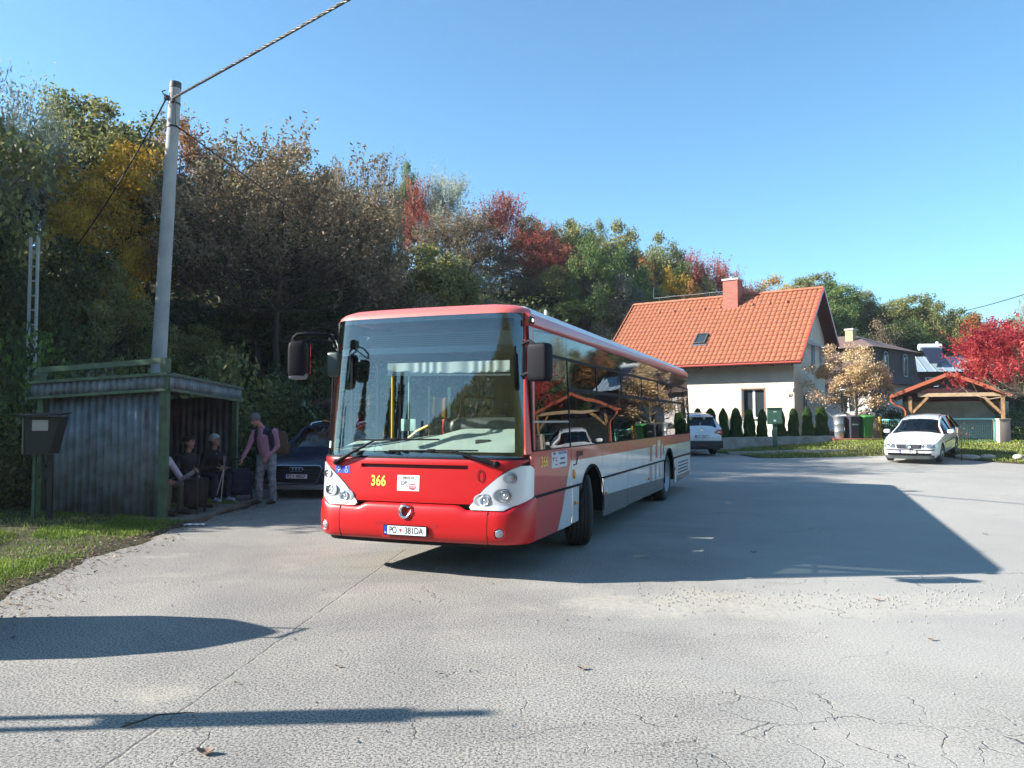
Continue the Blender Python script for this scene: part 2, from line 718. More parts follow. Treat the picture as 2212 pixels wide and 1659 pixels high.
_pts = [(v, _pu(v)) for v in _pv]
_arc = [0]
for a_, b_ in zip(_pts, _pts[1:]):
    _arc.append(_arc[-1] + math.hypot(b_[0] - a_[0], b_[1] - a_[1]))
AEND = _arc[-1]


def plan(a):
    s_ = 1 if a >= 0 else -1
    a = abs(a)
    if a > AEND:
        return s_ * 1.25, _pts[-1][1] + a - AEND
    return s_ * float(np.interp(a, _arc, [p[0] for p in _pts])), float(np.interp(a, _arc, [p[1] for p in _pts]))


def arc_of(v):
    s_ = 1 if v >= 0 else -1
    return s_ * float(np.interp(abs(v), [p[0] for p in _pts], _arc))


RZ = [.30, .38, .46, .60, .74, .78, .84, 1.22, 1.28, 2.80, 3.0]
RU = [.09, .03, .0, .0, .012, .03, .03, .055, .075, .20, .22]
TZ = [.25, .40, .50, 1.33, 2.80, 3.0]
TV = [.985, .995, 1, 1, .952, .948]


def S0(a, z):
    v, u = plan(a)
    k = float(np.interp(z, TZ, TV))
    fade = max(0, 1 - max(0, u - .3) / 1.2)
    return Vector((v * k, u + float(np.interp(z, RZ, RU)) * fade, z))


def S(a, z, off=0):
    p = S0(a, z)
    if off:
        e = .01
        n_ = (S0(a + e, z) - S0(a - e, z)).cross(S0(a, z + e) - S0(a, z - e)).normalized()
        # outward: away from the bus axis point
        c = Vector((0, 2.0, z))
        if n_.dot(p - c) < 0:
            n_ = -n_
        p = p + n_ * off
    return p


def patch(mb, z0, z1, al, ar, off=.0, th=.012, nz=10, na=24, mi=0):
    """panel wrapped on the nose between the curves al(z) and ar(z)"""
    P, Q = [], []
    for i in range(nz + 1):
        z = z0 + (z1 - z0) * i / nz
        l, r = (al(z) if callable(al) else al), (ar(z) if callable(ar) else ar)
        P.append([S(l + (r - l) * j / na, z, off) for j in range(na + 1)])
        Q.append([S(l + (r - l) * j / na, z, off - th) for j in range(na + 1)])
    mb.slab(P, Q, mi)
    return mb


LB = 11.98
A1 = arc_of(1.19)                 # windscreen edge
AP = AEND                         # start of the flat side
# --- nose: red panel between the lamps
b = MB()


def mid_l(z): return float(np.interp(z, [.785, .80, .95, 1.12, 1.20, 1.24], [-arc_of(.675), -arc_of(.685), -arc_of(.815), -arc_of(1.02), -arc_of(1.17), -arc_of(1.235)]))


def mid_r(z): return -mid_l(z)


patch(b, .785, 1.145, mid_l, mid_r, .012, .02, 14, 40)
patch(b, 1.185, 1.245, mid_l, mid_r, .012, .02, 4, 40)
# slot with rounded ends
sl_ = arc_of(.64)
patch(b, 1.1452, 1.1848, mid_l, -sl_, .012, .02, 3, 10)
patch(b, 1.1452, 1.1848, sl_, mid_r, .012, .02, 3, 10)
b.build('front_panel', red, bus, smooth=40)
b = MB()
patch(b, 1.13, 1.20, -sl_ - .02, sl_ + .02, -.022, .01, 3, 30, 0)
b.build('air_slot', mat('slot_dark', (.10, .004, .004), .6), bus)
# outer corner fillers under the lamps / pillars (body colour)
for sg in (1, -1):
    b = MB()
    lo, hi = sorted((sg * arc_of(1.235), sg * (AP + .01)))
    patch(b, 1.185, 1.30, lo, hi, .008, .02, 4, 8, 1)
    lo, hi = sorted((sg * (A1 + .02), sg * (AP + .012)))
    patch(b, 1.30, 2.80, lo, hi, .004, .03, 12, 8, 1)
    # strip behind the lamp to the side panel
    lo, hi = sorted((sg * (AP - .025), sg * (AP + .012)))
    patch(b, .86, 1.185, lo, hi, .006, .03, 6, 3, 1)
    b.build('corner_pillar', [red, redside], bus)

# --- bumper in three pieces
SM = arc_of(.875)


def bump_top(a):
    v = abs(a)
    return float(np.interp(v, [0, .50, .56, .62, .64, arc_of(1.05), arc_of(1.15), AP, 3], [.772, .772, .765, .735, .725, .735, .80, .868, .868]))


def bumper_piece(a0, a1, mb, n_):
    P, Q = [], []
    for t in (0, .03, .07, .11, .16, .3, .5, .7, .84, .89, .93, .97, 1):
        rp, rq = [], []
        for j in range(n_ + 1):
            a = a0 + (a1 - a0) * j / n_
            zt = bump_top(a)
            z = .385 + (zt - .385) * t
            o = float(np.interp(t, [0, .07, .16, .5, .84, .93, 1], [.004, .022, .030, .034, .030, .024, .006]))
            rp.append(S(a, z, o))
            rq.append(S(a, z, -.05))
        P.append(rp)
        Q.append(rq)
    mb.slab(P, Q)


b = MB()
bumper_piece(-SM + .004, SM - .004, b, 44)
bump = b.build('bumper', red, bus, smooth=50)
for sg in (1, -1):
    b = MB()
    b.tube([S(sg * SM, z, .026) for z in np.linspace(.40, .715, 6)], .0065, 5)
    b.build('bumper_seam', black, bus)
    b = MB()
    lo, hi = sorted((sg * (SM + .004), sg * (AP + .02)))
    bumper_piece(lo, hi, b, 16)
    b.build('bumper_corner', red, bus, smooth=50)
# underside lip
b = MB()
patch(b, .31, .39, -AP, AP, -.035, .03, 2, 50)
b.build('bumper_lip', blackp, bus)

# recess around the plate: dark red trapezoid inset + plate
pl = S(0, .495, .04)


def on_front(v, z, off):
    return S(arc_of(v), z, off)


def front_poly(mb, pts, off, th, mi=0):
    P = [on_front(v, z, off) for v, z in pts]
    Q = [on_front(v, z, off - th) for v, z in pts]
    n_ = len(pts)
    mb.add(P + Q, [tuple(range(n_)), tuple(range(2 * n_ - 1, n_ - 1, -1))] + [(i, i + n_, (i + 1) % n_ + n_, (i + 1) % n_) for i in range(n_)], mi)


plx = -.036
b = MB()
front_poly(b, [(-.41, .575), (.34, .575), (.25, .425), (-.32, .425)], .0375, .006)
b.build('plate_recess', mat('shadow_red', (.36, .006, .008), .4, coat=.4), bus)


def reg_plate(parent, loc, rotz, s, w_=.52, h_=.112, mats=(plate_w, plate_b), tilt=0):
    """plate facing local -Y of rotz"""
    b = MB()
    b.box((0, -.006, 0), (w_, .012, h_), 0, ch=.004)
    p = b.build('number_plate', [blackp], parent)
    p.location = loc
    p.rotation_euler = (tilt, 0, rotz)
    f_ = MB()
    f_.box((.02, -.014, 0), (w_ - .065, .003, h_ - .022), 0)
    f_.box((-w_ / 2 + .03, -.0139, 0), (.042, .003, h_ - .022), 1)
    f_.build('plate_face', list(mats), p)
    a_, c_ = s
    text('lettering', a_, .098, (-.142 * w_ / .52, -.0165, -.001), (math.pi / 2, 0, 0), black, p, .0006, .70, bold=.0012)
    text('lettering', c_, .098, (.105 * w_ / .52, -.0165, -.001), (math.pi / 2, 0, 0), black, p, .0006, .76, bold=.0012)
    text('lettering', 'SK', .026, (-w_ / 2 + .03, -.0165, -.028), (math.pi / 2, 0, 0), plate_w, p, .0006)
    sh = MB()
    sh.prism([(-.013, .018), (.013, .018), (.013, -.003), (0, -.02), (-.013, -.003)], lambda q, t: (q[0] - .052, t, q[1]), -.0155, -.0172, 0)
    sh.build('coat_of_arms', mat('shield_red', (.35, .05, .09), .5), p)
    return p


reg_plate(bus, on_front(plx, .495, .042), 0, ('PO', '381DA'))

# --- fleet number, stickers
pz = on_front(-.41, .998, .016)
text('fleet_number', '366', .155, pz, (math.pi / 2 - .06, 0, .0), yellow, bus, .001, .80, bold=.004)
b = MB()
front_poly(b, [(-.175, 1.07), (.088, 1.07), (.088, .905), (-.175, .905)], .0145, .002)
st = b.build('city_emblem_sticker', plate_w, bus)
E0 = (math.pi / 2 - .06, 0, 0)
text('lettering', 'PREŠOV', .040, on_front(-.043, 1.038, .0155), E0, black, st, .0006, .95)
text('lettering', 'DP', .062, on_front(-.095, .985, .0155), E0, black, st, .0006, .9)
b = MB()
for k, (zz, hh) in enumerate(((.975, .011), (.949, .011))):
    front_poly(b, [(-.035, zz + hh / 2), (.045, zz + hh / 2), (.045, zz - hh / 2), (-.035, zz - hh / 2)], .0162, .001, 0)
for k in range(3):
    front_poly(b, [(-.028 + .026 * k, 1.004), (-.012 + .026 * k, 1.004), (-.02 + .026 * k, .992)], .0162, .001, 0)
front_poly(b, [(-.035, .937), (.045, .937), (.03, .922), (-.02, .922)], .0162, .001, 0)
b.build('shield_mark', mat('mark_red', (.55, .02, .05), .5), st)
b = MB()
ring = [on_front(-.115 + .036 * math.cos(t), .945 + .026 * math.sin(t), .0165) for t in np.linspace(1.3, 6.4, 20)]
b.tube(ring, .0013, 4)
ring = [on_front(.005 + .046 * math.cos(t), .965 + .048 * math.sin(t), .0165) for t in np.linspace(3.1, 6.3, 18)]
b.tube(ring, .0013, 4)
b.build('ring_mark', black, st)
# blue pictograms
b = MB()
front_poly(b, [(-.975, 1.155), (-.885, 1.152), (-.885, 1.072), (-.975, 1.075)], .0145, .002)
front_poly(b, [(-.875, 1.152), (-.785, 1.15), (-.785, 1.07), (-.875, 1.072)], .0145, .002)
bl = b.build('access_sticker', mat('sticker_blue', (.02, .09, .50), .4), bus)
b = MB()
wc = lambda q: on_front(-.83 + q[0], 1.11 + q[1], .0165)
b.tube([wc((-.004, .028)), wc((-.002, .0)), wc((.014, -.001)), wc((.022, -.022))], .0032, 5)
b.tube([wc((.0 + .018 * math.cos(t), -.012 + .018 * math.sin(t))) for t in np.linspace(2.3, 6.2, 12)], .0026, 5)
b.lathe(wc((-.004, .031)), (0, -1, 0), [(0, .006), (.001, .006)], 10)
b.build('pictogram', plate_w, bl)
b = MB()
wc = lambda q: on_front(-.93 + q[0], 1.11 + q[1], .0165)
b.tube([wc((.0 + .022 * math.cos(t), .012 + .016 * math.sin(t))) for t in np.linspace(0, 6.2, 14)], .003, 5)
b.tube([wc((.0, -.004)), wc((0, -.030))], .004, 5)
b.build('pictogram', plate_w, bl)

# dolphin ring emblem
b = MB()
ec = on_front(-.048, .690, .036)
pts_, rs_ = [], []
for t in np.linspace(R(60), R(345), 26):
    pts_.append(ec + Vector((.055 * math.cos(t), -.012, .062 * math.sin(t))))
    k = (t - R(60)) / R(285)
    rs_.append(.004 + .017 * math.sin(math.pi * min(1, max(0, k))) ** .7)
b.tube(pts_, rs_, 8)
b.add([ec + Vector(q) for q in ((-.075, -.014, .03), (-.045, -.02, .055), (-.05, -.02, .02), (.05, -.014, -.01), (.075, -.012, .03), (.066, -.02, -.02), (.02, -.012, .062), (.055, -.014, .05), (.03, -.02, .04))], [(0, 1, 2), (3, 4, 5), (6, 7, 8)])
emb = b.build('dolphin_emblem', chrome, bus, smooth=60)
b = MB()
b.lathe(on_front(-.048, .690, .030), (0, -1, 0), [(0, .088), (.006, .09), (.008, .084), (.004, .07)], 28)
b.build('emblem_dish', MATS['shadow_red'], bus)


# --- headlamps
def lamp_unit(sg):
    def al(z): return float(np.interp(z, [.732, .75, .80, .95, 1.08, 1.15, 1.185], [arc_of(.69), arc_of(.668), arc_of(.695), arc_of(.828), arc_of(.985), arc_of(1.09), arc_of(1.17)]))

    def ar(z): return float(np.interp(z, [.732, .75, .80, .86, 1.15, 1.185], [arc_of(1.03), arc_of(1.07), arc_of(1.165), AP - .035, AP - .035, AP - .10]))
    b = MB()
    if sg > 0:
        patch(b, .732, 1.185, al, ar, .022, .03, 22, 22)
    else:
        patch(b, .732, 1.185, lambda z: -ar(z), lambda z: -al(z), .022, .03, 22, 22)
    o = b.build('headlight', silver, bus, smooth=50)
    for (v, z, r_, kind) in ((.835, .832, .052, 0), (1.04, .888, .054, 1), (1.10, 1.062, .042, 2)):
        p = on_front(sg * v, z, .0)
        e = .01
        n_ = (on_front(sg * v, z, .05) - p).normalized()
        fwd = Vector((0, -1, 0))
        dirn = (fwd * 1.0 + n_ * .35).normalized()
        c = on_front(sg * v, z, .018)
        m_ = MB()
        # scooped surround stretched towards the middle
        q = n_.to_track_quat('Z', 'Y').to_matrix()
        lat = (on_front(sg * (v - .01), z, 0) - on_front(sg * v, z, 0)).normalized()
        vs, fs = [], []
        N = 24
        for rr, hh in ((1.75, .006), (1.55, .010), (1.02, -.004)):
            for i in range(N):
                t = 2 * math.pi * i / N
                side_ = math.cos(t)
                st_ = 1.35 if side_ > 0 else .8
                off2 = lat * (r_ * rr * side_ * (st_ if rr > 1.1 else 1))
                vs.append(c + off2 + Vector((0, 0, 1)) * (r_ * (rr if rr < 1.1 else rr * .82) * math.sin(t)) + n_ * hh)
        for k in range(2):
            for i in range(N):
                fs.append((k * N + i, k * N + (i + 1) % N, (k + 1) * N + (i + 1) % N, (k + 1) * N + i))
        m_.add(vs, fs)
        m_.build('lamp_surround', mat('lamp_scoop', (.42, .43, .46), .35, metal=.4), o, smooth=60)
        m_ = MB()
        m_.lathe(c + n_ * .0, dirn, [(-.01, r_ * .98), (.016, r_ * .98), (.018, r_ * .9), (.012, r_ * .86), (-.004, r_ * .5), (-.006, .004)], 24, cap=False)
        m_.build('lamp_bezel', [lampd if kind else lampg], o, smooth=50)
        m_ = MB()
        m_.lathe(c, dirn, [(.012, r_ * .86), (.016, r_ * .6), (.020, r_ * .3), (.021, .001)], 20, cap=False)
        m_.lathe(c, dirn, [(-.004, r_ * .42), (.006, r_ * .36), (.012, .001)], 16, mi=1, cap=False)
        m_.build('lamp_lens', [clear, lampg if kind < 2 else mat('pale_amber', (.55, .40, .30), .2)], o, smooth=60)
    return o


lamp_unit(1)
lamp_unit(-1)
for sg in (1, -1):
    c = on_front(sg * (1.0 if sg > 0 else 1.07) * 1.0, .505, .033)
    n_ = (on_front(sg * 1.03, .505, .1) - on_front(sg * 1.03, .505, 0)).normalized()
    m_ = MB()
    m_.lathe(c, n_, [(.0, .062), (.006, .060), (-.004, .045)], 24, cap=False)
    fo = m_.build('fog_light', red, bus, smooth=60)
    m_ = MB()
    m_.lathe(c, n_, [(-.004, .045), (.004, .043), (.008, .03), (.010, .001)], 20, cap=False)
    m_.build('lamp_lens', mat('fog_lens', (.45, .46, .48), .12, metal=.7, bump=.6, bscale=70), fo, smooth=60)

# --- windscreen
WZ0, WZ1 = 1.262, 2.795


def wl(z):
    t = min(1, max(0, (z - WZ0) / .10), max(0, (WZ1 - z) / .12))
    return -A1 + .10 * (1 - math.sqrt(max(0, 1 - (1 - t) ** 2)))


def wr(z): return -wl(z)


b = MB()
P, zs_ = [], [WZ0, WZ0 + .01, WZ0 + .03, WZ0 + .06, WZ0 + .10] + list(np.linspace(WZ0 + .18, WZ1 - .18, 12)) + [WZ1 - .12, WZ1 - .07, WZ1 - .03, WZ1 - .01, WZ1]
for z in zs_:
    l, r = wl(z), wr(z)
    P.append([S(l + (r - l) * j / 40, z, .006) for j in range(41)])
b.grid(P)
ws = b.build('windscreen', wsglass, bus, smooth=180)
# black border printed on the glass
b = MB()


def band(z0, z1, f0, f1, off=.002, nz=8, na=6):
    P = []
    for i in range(nz + 1):
        z = z0 + (z1 - z0) * i / nz
        l, r = f0(z), f1(z)
        P.append([S(l + (r - l) * j / na, z, off) for j in range(na + 1)])
    b.grid(P)


inl = lambda z: -arc_of(1.135)
inr = lambda z: arc_of(1.115)
band(WZ0 + .001, WZ0 + .062, lambda z: wl(z), lambda z: wr(z), nz=6, na=40)
band(WZ1 - .055, WZ1 - .001, lambda z: wl(z), lambda z: wr(z), nz=6, na=40)
band(WZ0 + .062, WZ1 - .055, wl, inl, nz=20, na=5)
band(WZ0 + .062, WZ1 - .055, inr, wr, nz=20, na=5)
band(2.385, 2.455, inl, inr, nz=2, na=40)
b.build('screen_border', blackg, ws, smooth=180)
b = MB()
front_poly(b, [(-1.135, 1.42), (-1.10, 1.42), (-1.10, 1.345), (-1.135, 1.345)], .009, .001)
b.build('inspection_sticker', [mat('sticker_mint', (.5, .7, .65), .5)], ws)
b = MB()
patch(b, 1.243, 1.263, -arc_of(1.2), arc_of(1.2), .016, .03, 2, 40)
b.build('cowl_trim', blackp, bus)

# --- roof (rings shrinking inwards)
def ring_pts(z, inset, n_nose=40):
    pts = []
    for j in range(n_nose + 1):
        a = -(AEND + .2) + 2 * (AEND + .2) * j / n_nose
        pts.append(S0(a, min(z, 2.80)))
    side_u = list(np.linspace(1.2, LB - .35, 16))
    k = float(np.interp(min(z, 2.8), TZ, TV)) * 1.25
    right = [Vector((k, u, z)) for u in side_u]
    rear = [Vector((k - .02, LB - .15, z)), Vector((k - .10, LB - .03, z)), Vector((k - .3, LB, z)), Vector((0, LB + .02, z)), Vector((-k + .3, LB, z)), Vector((-k + .10, LB - .03, z)), Vector((-k + .02, LB - .15, z))]
    left = [Vector((-k, u, z)) for u in reversed(side_u)]
    allp = pts + right + rear + left
    out = []
    for p in allp:
        out.append(Vector((p.x * (1 - inset / 1.2), 6 + (p.y - 6) * (1 - inset / 6.0), z)))
    return out


rings = [ring_pts(2.795, 0), ring_pts(2.83, .012), ring_pts(2.865, .045), ring_pts(2.90, .12), ring_pts(2.925, .25), ring_pts(2.945, .5), ring_pts(2.955, .9), ring_pts(2.96, 1.19)]
# shift the nose rings for a rounded brow
b = MB()
nR = len(rings[0])
vs = [p for r_ in rings for p in r_]
fs, ms = [], []
for i in range(len(rings) - 1):
    for j in range(nR):
        fs.append((i * nR + j, i * nR + (j + 1) % nR, (i + 1) * nR + (j + 1) % nR, (i + 1) * nR + j))
o0 = len(b.f)
b.add(vs, fs)
b.add([vs[-nR + j] for j in range(nR)], [tuple(range(nR))])
b.m = [0 if (sum(b.v[k][1] for k in f_) / len(f_) < .50) else 1 for f_ in b.f]
b.build('roof', [mat('faded_sunlit_red', (.62, .13, .11), .5, coat=.3), roofw], bus, smooth=60)  # faded red, made paler still for the sun grazing the roof front
b = MB()
b.box((0, 7.6, 3.0), (1.3, 2.2, .12), 0, ch=.04)
b.build('roof_hatch', roofw, bus)
b = MB()
b.cyl((.95, 1.7, 2.9), (.95, 1.7, 2.965), .018, .014, 10)
b.lathe((.95, 1.7, 2.965), (0, 0, 1), [(0, .02), (.03, .022), (.05, .004)], 10)
b.build('antenna', roofw, bus)


# --- sides
def xs(z):
    return 1.25 * float(np.interp(z, TZ, TV))


ARC_F, ARC_R, AR = 2.735, 8.86, .60


def arch_pts(c, r_, z0, up=True, top=1.055, n_=18):
    """points of a wheel arch from (c-r) to (c+r), starting at height z0"""
    zc = .50
    ry = top - zc
    pts = []
    for i in range(n_ + 1):
        t = math.pi - math.pi * i / n_
        pts.append((c + r_ * math.cos(t), zc + ry * math.sin(t)))
    return [(c - r_, z0)] + pts + [(c + r_, z0)]


def side_panel(mb, pts, mi, sg, off=0.0, th=.02):
    """polygon in (u, z) laid on the flat lower side"""
    mb.prism(pts, lambda q, t: (sg * (xs(q[1]) + t), q[0], q[1]), off, off - th, mi)


def clip_arch(lo, hi, z0, z1, c, r_, top):
    """panel lo..hi, z0..z1 minus the arch at c, as one outline"""
    zc = .50
    ry = top - zc
    pts = [(lo, z1), (lo, z0)]
    seg = []
    for i in range(25):
        t = math.pi - math.pi * i / 24
        u, z = c + r_ * math.cos(t), zc + ry * math.sin(t)
        seg.append((u, z))
    seg = [(c - r_, min(z0, zc))] + seg + [(c + r_, min(z0, zc))]
    seg2 = [(u, max(z, z0)) for u, z in seg if lo < u < hi and z < z1]
    keep = [p for p in seg2]
    # drop repeated points lying on z0
    out = []
    for p in keep:
        if out and abs(out[-1][1] - z0) < 1e-6 and abs(p[1] - z0) < 1e-6:
            out[-1] = p if p[0] < c else out[-1]
            if p[0] < c:
                continue
            continue
        out.append(p)
    pts += out
    pts += [(hi, z0), (hi, z1)]
    return pts


for sg in (1, -1):
    b = MB()          # 0 red 1 white 2 grey
    U0 = .36
    TOP, MIDZ, LOZ = 1.325, .862, .835
    # front red panel with slanted end
    side_panel(b, [(U0, TOP), (U0, MIDZ), (1.55, MIDZ), (1.755, 1.18), (1.765, TOP)], 0, sg)
    side_panel(b, [(1.556, MIDZ), (1.765, MIDZ), (1.765, 1.19), (1.758, 1.18)], 1, sg)
    # red band along the windows, white below, arch cut out
    side_panel(b, [(1.775, TOP), (1.775, 1.165), (3.285, 1.165), (3.285, TOP)], 0, sg)
    for a_, b_ in ((3.295, 4.885), (4.895, 6.79)):
        side_panel(b, [(a_, TOP), (a_, 1.16), (b_, 1.16), (b_, TOP)], 0, sg)
    side_panel(b, clip_arch(1.775, 3.285, MIDZ, 1.162, ARC_F, AR, 1.06), 1, sg)
    for a_, b_ in ((3.295, 4.885), (4.895, 6.6)):
        side_panel(b, [(a_, 1.158), (a_, MIDZ), (b_, MIDZ), (b_, 1.158)], 1, sg)
    # skyline motif: red teeth over white and white over red
    side_panel(b, [(6.795, TOP), (6.795, 1.162), (8.30, 1.162), (8.30, TOP)], 0, sg)
    side_panel(b, [(8.305, TOP), (8.305, 1.142), (9.94, 1.142), (9.94, TOP)], 0, sg)
    side_panel(b, [(9.95, TOP), (9.95, 1.142), (11.90, 1.142), (11.90, TOP)], 0, sg)
    side_panel(b, [(6.605, 1.158), (6.605, MIDZ), (8.24, MIDZ), (8.24, 1.158)], 1, sg)
    side_panel(b, clip_arch(8.245, 9.52, MIDZ - .02, 1.139, ARC_R, AR, 1.06), 1, sg)
    side_panel(b, [(9.53, 1.139), (9.53, MIDZ - .03), (11.90, MIDZ - .03), (11.90, 1.139)], 1, sg)
    for (u0, u1, z0, z1) in ((6.80, 6.98, .90, 1.16), (7.36, 7.52, .93, 1.16), (7.86, 7.98, .90, 1.16), (8.16, 8.24, .95, 1.16)):
        side_panel(b, [(u0, z1), (u0, z0), (u1, z0), (u1, z1)], 0, sg, .0035, .003)
    for (u0, u1, z0, z1) in ((7.55, 7.85, 1.16, 1.262), (7.05, 7.33, 1.16, 1.19), (8.0, 8.15, 1.16, 1.185)):
        side_panel(b, [(u0, z1), (u0, z0), (u1, z0), (u1, z1)], 1, sg, .0035, .003)
    # lower panels: red front corner, white, grey skirt
    side_panel(b, [(U0 + .02, LOZ), (U0 + .02, .385), (1.225, .385), (1.40, .62), (1.52, LOZ)], 0, sg)
    side_panel(b, [(1.53, LOZ), (1.41, .62), (1.235, .385), (1.76, .385), (1.80, .50), (1.80, LOZ)], 1, sg)
    side_panel(b, [(1.81, LOZ), (1.81, .46), (1.79, .40), (2.10, .40), (2.12, LOZ)], 1, sg)
    ZA, ZB = .605, .50
    side_panel(b, [(3.345, LOZ), (3.345, .605), (3.55, .60), (3.55, LOZ)], 1, sg)
    for a_, b_ in ((3.56, 4.925), (4.935, 8.22)):
        side_panel(b, [(a_, LOZ - .005), (a_, ZA - (a_ - 3.3) * .02), (b_, ZA - (b_ - 3.3) * .02), (b_, LOZ - .005)], 1, sg)
        side_panel(b, [(a_, ZA - (a_ - 3.3) * .02 - .001), (a_, .30), (b_, .29), (b_, ZA - (b_ - 3.3) * .02 - .001)], 2, sg)
    side_panel(b, [(3.345, .604), (3.345, .37), (3.38, .31), (3.55, .30), (3.55, .599)], 2, sg)
    for (u0, u1) in ((6.75, 7.0), (7.25, 7.42), (7.70, 7.85), (8.02, 8.12)):
        side_panel(b, [(u0, LOZ - .02), (u0, .54), (u1, .53), (u1, LOZ - .02)], 3, sg, .003, .003)
    side_panel(b, [(9.50, LOZ - .02), (9.50, .40), (9.62, .30), (9.90, .30), (9.90, LOZ - .02)], 1, sg)
    side_panel(b, [(9.91, LOZ - .02), (9.91, .44), (11.88, .44), (11.90, LOZ - .02)], 1, sg)
    side_panel(b, [(9.91, .438), (9.91, .30), (11.70, .33), (11.88, .438)], 2, sg)
    # cornice
    P_ = [(1.200, 2.66), (1.216, 2.68), (1.220, 2.73), (1.206, 2.765), (1.190, 2.80), (1.155, 2.80), (1.155, 2.66)]
    b.prism(P_, lambda q, t: (sg * (q[0] - (.012 if sg < 0 else 0)), t, q[1]), .38 if sg > 0 else .75, LB - .08, 0)
    b.build('side_panel', [redside, white, greyp, mat('stripe_grey_red', (.33, .24, .25), .4)], bus, smooth=30)
    # dark rubbing strip
    b = MB()
    for a_, b_ in ((.33, 2.10), (3.345, 8.26), (9.48, 11.9)):
        b.box((sg * (xs(.85) + .002), (a_ + b_) / 2, .848), (.022, b_ - a_, .026), 0)
    b.build('rub_strip', blackp, bus)
    # wheel arch lining (rubber lip) and inner wells
    for c_ in (ARC_F, ARC_R):
        b = MB()
        out_, in_ = [], []
        for i in range(25):
            t = math.pi * 1.06 - math.pi * 1.12 * i / 24
            out_.append((c_ + (AR + .02) * math.cos(t), .50 + .575 * math.sin(t)))
        P = [[(sg * (xs(.8) + dx), u, z) for u, z in out_] for dx in (.012, -.002)]
        Q = [[(sg * (xs(.8) + dx), c_ + (u - c_) * .93, .50 + (z - .50) * .93) for u, z in out_] for dx in (.012, -.002)]
        b.grid([P[0], Q[0]])
        b.grid([P[1], P[0]])
        W = [[(sg * dx, c_ + (u - c_) * .95, .50 + (z - .50) * .95) for u, z in out_] for dx in (1.245, .60)]
        b.grid(W)
        b.add([(sg * .60, c_ + (u - c_) * .95, .50 + (z - .50) * .95) for u, z in out_], [tuple(range(25))])
        b.build('wheel_arch', mat('arch_black', (.008, .008, .009), .9, spec=.1), bus)
    # side windows
    if sg > 0:
        ed = [1.775, 3.13, 4.655, 6.25, 7.85, 9.40, 11.10]
        opening = [3.13, 4.655, 6.25, 7.85, 9.40, 11.10]
    WB, WR_, WT = 1.335, 2.03, 2.40
    frame = MB()
    frame.box((sg * (xs(2.39) - .004), 6.1, 2.395), (.02, 11.5, .035), 0)
    frame.box((sg * (xs(1.33) - .004), 6.1, 1.331), (.02, 11.5, .012), 0)
    frame.box((sg * (xs(2.03) + .000), (1.74 + 11.2) / 2, 2.03), (.018, 11.2 - 1.74, .05), 0)
    for u in (.36, 1.74, 3.13, 4.655, 6.25, 7.85, 9.40, 11.10, 11.88):
        zt_ = 2.655
        p0 = Vector((sg * (xs(WB) - .004), u, WB))
        p1 = Vector((sg * (xs(zt_) - .004), u, zt_))
        wd = .05 if u in (3.13, 4.655, 6.25, 7.85, 9.40) else .035
        lo_ = 2.03 if u in (3.13, 4.655, 6.25, 7.85, 9.40) else WB
        frame.add([(sg * (xs(z) + dx), u + du, z) for z in (lo_, 2.40) for dx in (-.014, .004) for du in (-wd / 2, wd / 2)],
                  [(0, 1, 3, 2), (4, 6, 7, 5), (0, 4, 5, 1), (2, 3, 7, 6), (0, 2, 6, 4), (1, 5, 7, 3)])
    frame.build('window_frame', blackp, bus)
    # glass: one pane per bay
    eds = [.375, 1.735, 3.13, 4.655, 6.25, 7.85, 9.40, 11.10, 11.87]
    for i, (a_, b_) in enumerate(zip(eds, eds[1:])):
        gp = MB()
        gp.grid([[(sg * (xs(z) - .001), u, z) for u in (a_ + .004, b_ - .004)] for z in (WB + .004, 2.385)])
        gp.build('side_window', sideglass if sg > 0 else doorglass, bus, smooth=180)
        gp = MB()
        gp.grid([[(sg * (xs(z) - .001), u, z) for u in (a_ + .004, b_ - .004)] for z in (2.41, 2.658)])
        gp.build('upper_band', mat('dark_gloss_band', (.012, .014, .018), .03, coat=.0, spec=.9), bus, smooth=180)
# driver's side window rail
b = MB()
b.box((1.247, 1.0, 1.64), (.02, 1.28, .022))
b.build('window_rail', mat('grey_alloy', (.35, .36, .38), .35, metal=.8), bus)
# lamps on the side
b = MB()
b.lathe((1.25, 1.87, .995), (1, 0, 0), [(0, .042), (.012, .042), (.02, .03), (.022, .001)], 20, cap=False)
o = b.build('side_indicator', amber, bus, smooth=60)
o.scale = (1, .9, 1.35)
o.location = (0, .1 * 1.87, -.35 * .995)
for u, z in ((1.95, .638), (3.50, .62), (6.63, .60), (9.60, .60)):
    b = MB()
    b.box((1.262, u, z), (.02, .085, .042), ch=.006)
    b.build('side_reflector', amber, bus)
b = MB()
for i in range(4):
    for j in range(6):
        b.box((1.251, 10.15 + j * .25, .49 + i * .072), (.006, .17, .030))
b.build('engine_grille', mat('grille_black', (.01, .01, .01), .7), bus)
b = MB()
b.box((1.232, .36, 2.715), (.035, .12, .075), ch=.012)
o = b.build('marker_light', blackp, bus)
b = MB()
b.lathe((1.252, .345, 2.712), (1, -.4, 0), [(0, .02), (.006, .016), (.009, .001)], 12, cap=False)
b.build('lamp_lens', mat('warm_lens', (.9, .8, .6), .2, emit=((1, .8, .5), .6)), o, smooth=60)
SR = (math.pi / 2, 0, math.pi / 2)
text('fleet_number', '366', .165, (1.2535, .73, 1.20), SR, yellow, bus, .001, 1.0)
b = MB()
b.box((1.252, 1.285, 1.205), (.003, .60, .185))
nb = b.build('operator_sticker', mat('sticker_white', (.55, .57, .62), .4), bus)
